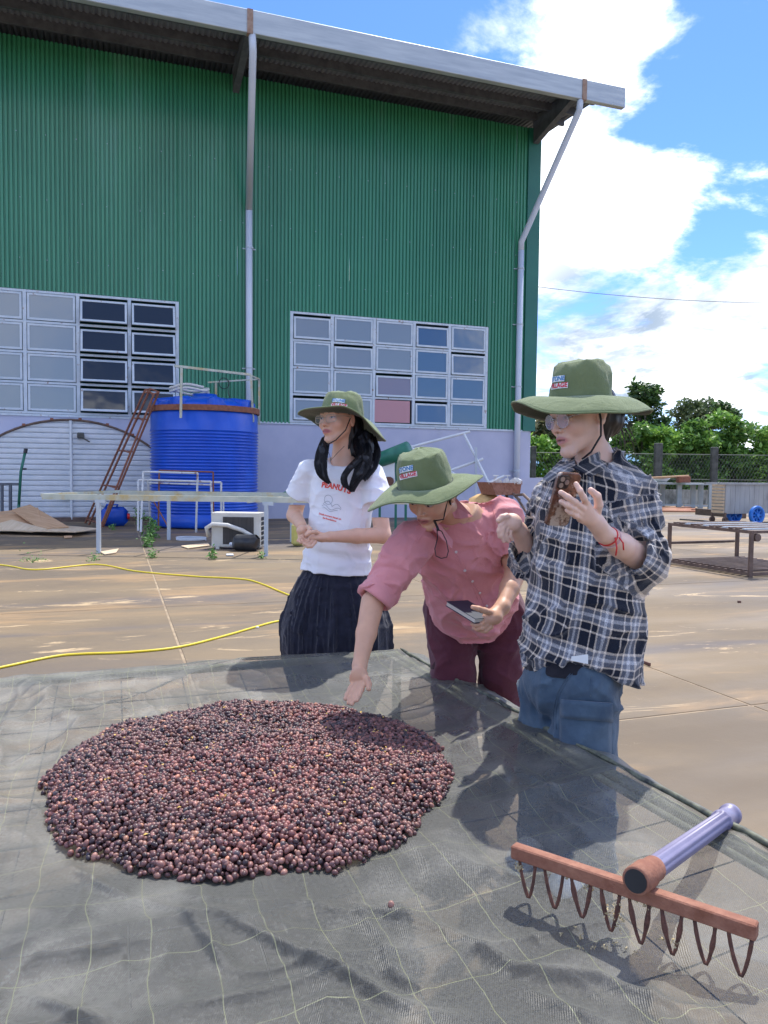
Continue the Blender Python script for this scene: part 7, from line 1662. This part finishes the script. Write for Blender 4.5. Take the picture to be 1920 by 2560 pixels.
    # black undershirt showing at the neck and below the hem
    F9 = Fld([pel[0]-.28, 2.10, pel[2]-.07], [pel[0]+.28, 2.74, pel[2]+.14], .006); F9.loft(U(1432, 1680, 2.43), pel+ZX*.12, side, [(0, .158, .128, 0, 0), (.02, .160, .130, 0, 0), (.6, .150, .118, 0, 0), (1, .12, .09, 0, 0)]); F9.disp(folds((9, 9, 14), .005, 2, .6, 1.)); M['undershirt'] = cloth_mat('black_cotton', (.012, .012, .018), (.018, .018, .026)); cloth_obj('undershirt', F9, M['undershirt'], root)
    g = MB(); g.tube([neck+side*a*.062+front*(.062*math.sqrt(max(1-a*a, 0)))+ZX*(-.022-.02*math.sqrt(max(1-a*a, 0))) for a in np.linspace(-1, 1, 15)], .014, 8); g.build('undershirt_neck', M['undershirt'], root, True)
    g = MB(); P = [q(1429, 1641, 2.235), q(1470, 1636, 2.235), q(1470, 1660, 2.235), q(1427, 1651, 2.235)]; 
    for p in P: pass
    g.quad(*[p-np.array([0, 0.0, 0]) for p in P], th=.002); g.build('paper_tag', M['logo_white'], root)
    for (px, py) in ((1373, 1193), (1376, 1246), (1392, 1286), (1352, 1440)): button(root, b, U(px, py, 2.2), ray(px, py), M['pearl'], .0065)
    # jeans
    M['denim'] = cloth_mat('blue_denim', (.030, .055, .092), (.095, .145, .195), rough=.85, scale=7, weave=700, bump=.35)
    F6 = Fld([pel[0]-.30, 2.10, .03], [pel[0]+.30, 2.80, pel[2]+.02], .006); F6.ell(pel-ZX*.08, (.158, .132, .13), k=.02)
    h1, h2 = q(1368, 1725, 2.50), q(1462, 1725, 2.38); a1, a2 = h1*[1, 1, 0]+[-.01, .01, .05], h2*[1, 1, 0]+[.01, 0, .05]
    F6.cap(h1+ZX*.02, a1, .092, .082, .02); F6.cap(h2+ZX*.02, a2, .108, .095, .012); F6.disp(folds((6, 6, 5), .024, 2, .9, 6.), .04); F6.disp(folds((9, 9, 20), .004, 1, .9, 2.)); jeans = cloth_obj('jeans', F6, M['denim'], root); b = bvh_of(jeans)
    def proj(px, py, off=.004):
        d = unit(ray(px, py)); h = b.ray_cast(Vector((0, 0, H)), Vector(d), 6); return None if h[0] is None else np.array(h[0])-d*off
    def patch(x0, x1, y0, y1, nx, ny, off, name):
        V = []; Fs = []
        for j in range(ny+1):
            for i in range(nx+1):
                px = x0+(x1-x0)*i/nx; py = y0[0]*(1-i/nx)+y0[1]*(i/nx); py2 = y1[0]*(1-i/nx)+y1[1]*(i/nx); py = py+(py2-py)*j/ny; p = None; sft = 0
                while p is None and sft < 40: p = proj(px-sft, py, off); sft += 2
                V.append(p if p is not None else q(px, py, 2.28))
        for j in range(ny):
            for i in range(nx): a = j*(nx+1)+i; Fs.append((a, a+nx+1, a+nx+2, a+1))
        o = mesh_obj(name, V, Fs, M['denim'], root, smooth=True); md = o.modifiers.new('cloth_thickness', 'SOLIDIFY'); md.thickness = .006; md.offset = 1; return o
    patch(1402, 1526, (1760, 1768), (1880, 1925), 12, 12, .004, 'cargo_pocket'); patch(1404, 1530, (1748, 1757), (1794, 1804), 12, 4, .012, 'pocket_flap')
    def seamj(pts, r=.0016):
        Q = []
        for i in range(len(pts)-1):
            for t in np.linspace(0, 1, 8, endpoint=False):
                p = proj(pts[i][0]*(1-t)+pts[i+1][0]*t, pts[i][1]*(1-t)+pts[i+1][1]*t, .0008)
                if p is not None: Q.append(p)
        if len(Q) > 3: g = MB(); g.tube(Q, r, 5); g.build('seam', M['denim'], root, True)
    for o_ in (0, 6): seamj([(1440+o_, 1668), (1412+o_, 1700), (1392+o_, 1735), (1384+o_, 1770), (1384+o_, 1830)])
    seamj([(1478, 1690), (1476, 1748)])
    F7 = Fld([pel[0]-.3, 1.95, 0], [pel[0]+.3, 2.85, .14], .006)
    for a in (a1, a2): c_ = a*[1, 1, 0]; F7.cap(c_+ZX*.045, c_+ZX*.04+front*.16, .05, .042, .02)
    cloth_obj('shoes', F7, M['logo_white'], root)
    # hair tied back beneath the hat
    F8 = Fld(O-[.16, .15, .18], O+[.22, .24, .15], .004); F8.ell(T(0, .028, .036), (.081, .092, .086), R, .01); F8.ell(T(0, .098, -.022), (.056, .050, .058), R, .03); F8.cap(T(0, .06, -.03), T(0, .05, -.07), .055, .04, .02)
    F8.ell(T(0, -.062, -.02), (.066, .072, .10), R, .010, 's')
    for s_ in (-1, 1): F8.ell(T(s_*.078, -.006, -.016), (.016, .026, .032), R, .008, 's')
    F8.disp(lambda P: -.004*vnoise(P*np.array([80, 80, 25])), .012); F8.clip(hc+hax*.03, hax); hair = cloth_obj('hair', F8, M['hair'], root, rel=0)
    M['hair_brown'] = material('brown_hair_ends', (.035, .018, .012), (.09, .045, .028), rough=.4, scale=50)
    g = MB()
    for i in range(90):
        a = T(rng.normal()*.018, .115+rng.normal()*.010, .005+rng.normal()*.015); e = T(rng.normal()*.025, .155+rng.normal()*.018, -.075+rng.normal()*.03); m_ = (a+e)/2+ZX*.04*rng.random()+R[:, 1]*.03*rng.random(); P = [a*(1-t)**2+2*t*(1-t)*m_+e*t*t for t in np.linspace(0, 1, 7)]; g.tube(P, [.0012*(1-.6*t) for t in np.linspace(0, 1, 7)], 3, cap=False)
    g.build('hair_strands', M['hair_brown'], hair, True)['kind'] = 'stuff'
    hat, _ = make_hat(root, hc, (-.02, .02, 1), 0, .212, (-.060, -.030, -.052, -.018), crown=(.103, .093, .106), seed=5)
    hat_logo(hat, U(1388, 955, 2.36), unit(np.array([.55, -.83, 0])), unit(np.array([.0, .0, 1])), .95)
    grommet(hat, U(1471, 963, 2.315), (0, -1, .05)); grommet(hat, U(1512, 950, 2.33), (.4, -1, .05), .004)
    g = MB(); g.tube([T(.080, .0, .035), T(.082, .0, -.02), T(.078, -.005, -.065), T(.055, -.03, -.108), T(.03, -.045, -.125)], .0032, 6); g.build('chin_cord', M['cord'], root, True)
    glasses(root, T, (.0225, .0215), 'round', M['frame_thin'], M['lens'])
    # bracelets
    ax = unit(wL-eL); x, y, _ = frame(ax); 
    for (t, r_, mt, nm, rr_) in ((.90, .0285, 'red', 'red_bracelet', .0022), (.84, .0305, 'hair_tie', 'pale_bracelet', .0026)):
        if mt == 'hair_tie': M['hair_tie'] = material('pink_hair_tie', (.62, .42, .40), rough=.7)
        c_ = eL*(1-t)+wL*t; tl = unit(ax+.25*ZX); x, y, _ = frame(tl); g = MB(); g.tube([c_+x*r_*math.cos(a)+y*r_*math.sin(a) for a in np.linspace(0, 6.2832, 29)], rr_, 6, cap=False)
        if nm == 'red_bracelet':
            e = c_-np.array([-.012, .030, 0]); g.tube([e, e+np.array([.004, -.004, -.03]), e+np.array([.002, -.002, -.05])], .0022, 6); g.tube([e+[.01, .0, 0], e+np.array([.022, .0, -.015]), e+np.array([.024, .0, -.035])], .0022, 6)
        g.build(nm, M[mt], root, True)
    # phone
    tl, tr, br = U(1396, 1180, 1.992), U(1462, 1184, 2.028), U(1482, 1262, 2.075); pc = (tl+br)/2; ex = unit(tr-tl); ey = unit((br-tr)-ex*np.dot(br-tr, ex)); nrm = unit(np.cross(ex, ey))
    if nrm[1] > 0: nrm = -nrm
    pw, ph = .074, .112; pc = tl+ex*pw/2+ey*ph/2+nrm*.0
    ph = .148; pc = tl+ex*pw/2+ey*ph/2
    po = empty('phone', pc, 'phone in a brown tortoiseshell case held up by the woman in the checked overshirt', 'phone')
    M['case'] = material('tortoise_case', (.20, .085, .05), (.05, .02, .016), rough=.25, scale=45, c3=(.42, .34, .28), c3scale=28, c3r=(.52, .62)); M['ring'] = material('lens_ring', (.34, .28, .25), rough=.3, metal=.6); M['case_dark'] = material('case_dark', (.03, .022, .022), rough=.2)
    def rbox(c, w, h, d, r, name, mat, par, z0=0):
        V = []; n_ = 6; 
        for (sx, sy, a0) in ((1, 1, 0), (-1, 1, 90), (-1, -1, 180), (1, -1, 270)):
            for k in range(n_+1): a = math.radians(a0+90*k/n_); V.append((sx*(w/2-r)+r*math.cos(a), sy*(h/2-r)+r*math.sin(a)))
        k = len(V); W3 = []
        for (zz, s_) in ((-d/2, .97), (-d/2+.0015, 1), (d/2-.0015, 1), (d/2, .97)): W3 += [c+ex*x_*s_+ey*y_*s_+nrm*(zz+z0) for (x_, y_) in V]
        Fs = [(l*k+i, l*k+(i+1) % k, (l+1)*k+(i+1) % k, (l+1)*k+i) for l in range(3) for i in range(k)]+[tuple(range(k))[::-1], tuple(3*k+i for i in range(k))]
        return mesh_obj(name, W3, Fs, mat, par)
    rbox(pc, pw, ph, .011, .012, 'phone_case', M['case'], po); cm = pc-ex*.018-ey*(ph/2-.024); rbox(cm, .036, .038, .003, .009, 'camera_bump', M['case_dark'], po, .0070)
    for (dx, dy) in ((-.007, -.008), (-.007, .009), (.009, .0)):
        c_ = cm+ex*dx+ey*dy+nrm*.0085; g = MB(); g.lathe([(.0045, 0), (.0068, 0), (.0068, .002), (.0045, .002)], c_, 14, (ex, np.cross(nrm, ex), nrm)); g.build('lens_ring', M['ring'], po); g = MB(); g.lathe([(0, 0), (.0045, 0), (.0045, .0008), (0, .001)], c_, 12, (ex, np.cross(nrm, ex), nrm)); g.build('camera_lens', M['black'], po)
    g = MB(); g.box(pc-nrm*.0065, (pw*.93, ph*.96, .0015), (ex, ey, nrm)); g.build('screen', M['black'], po)
person_c()
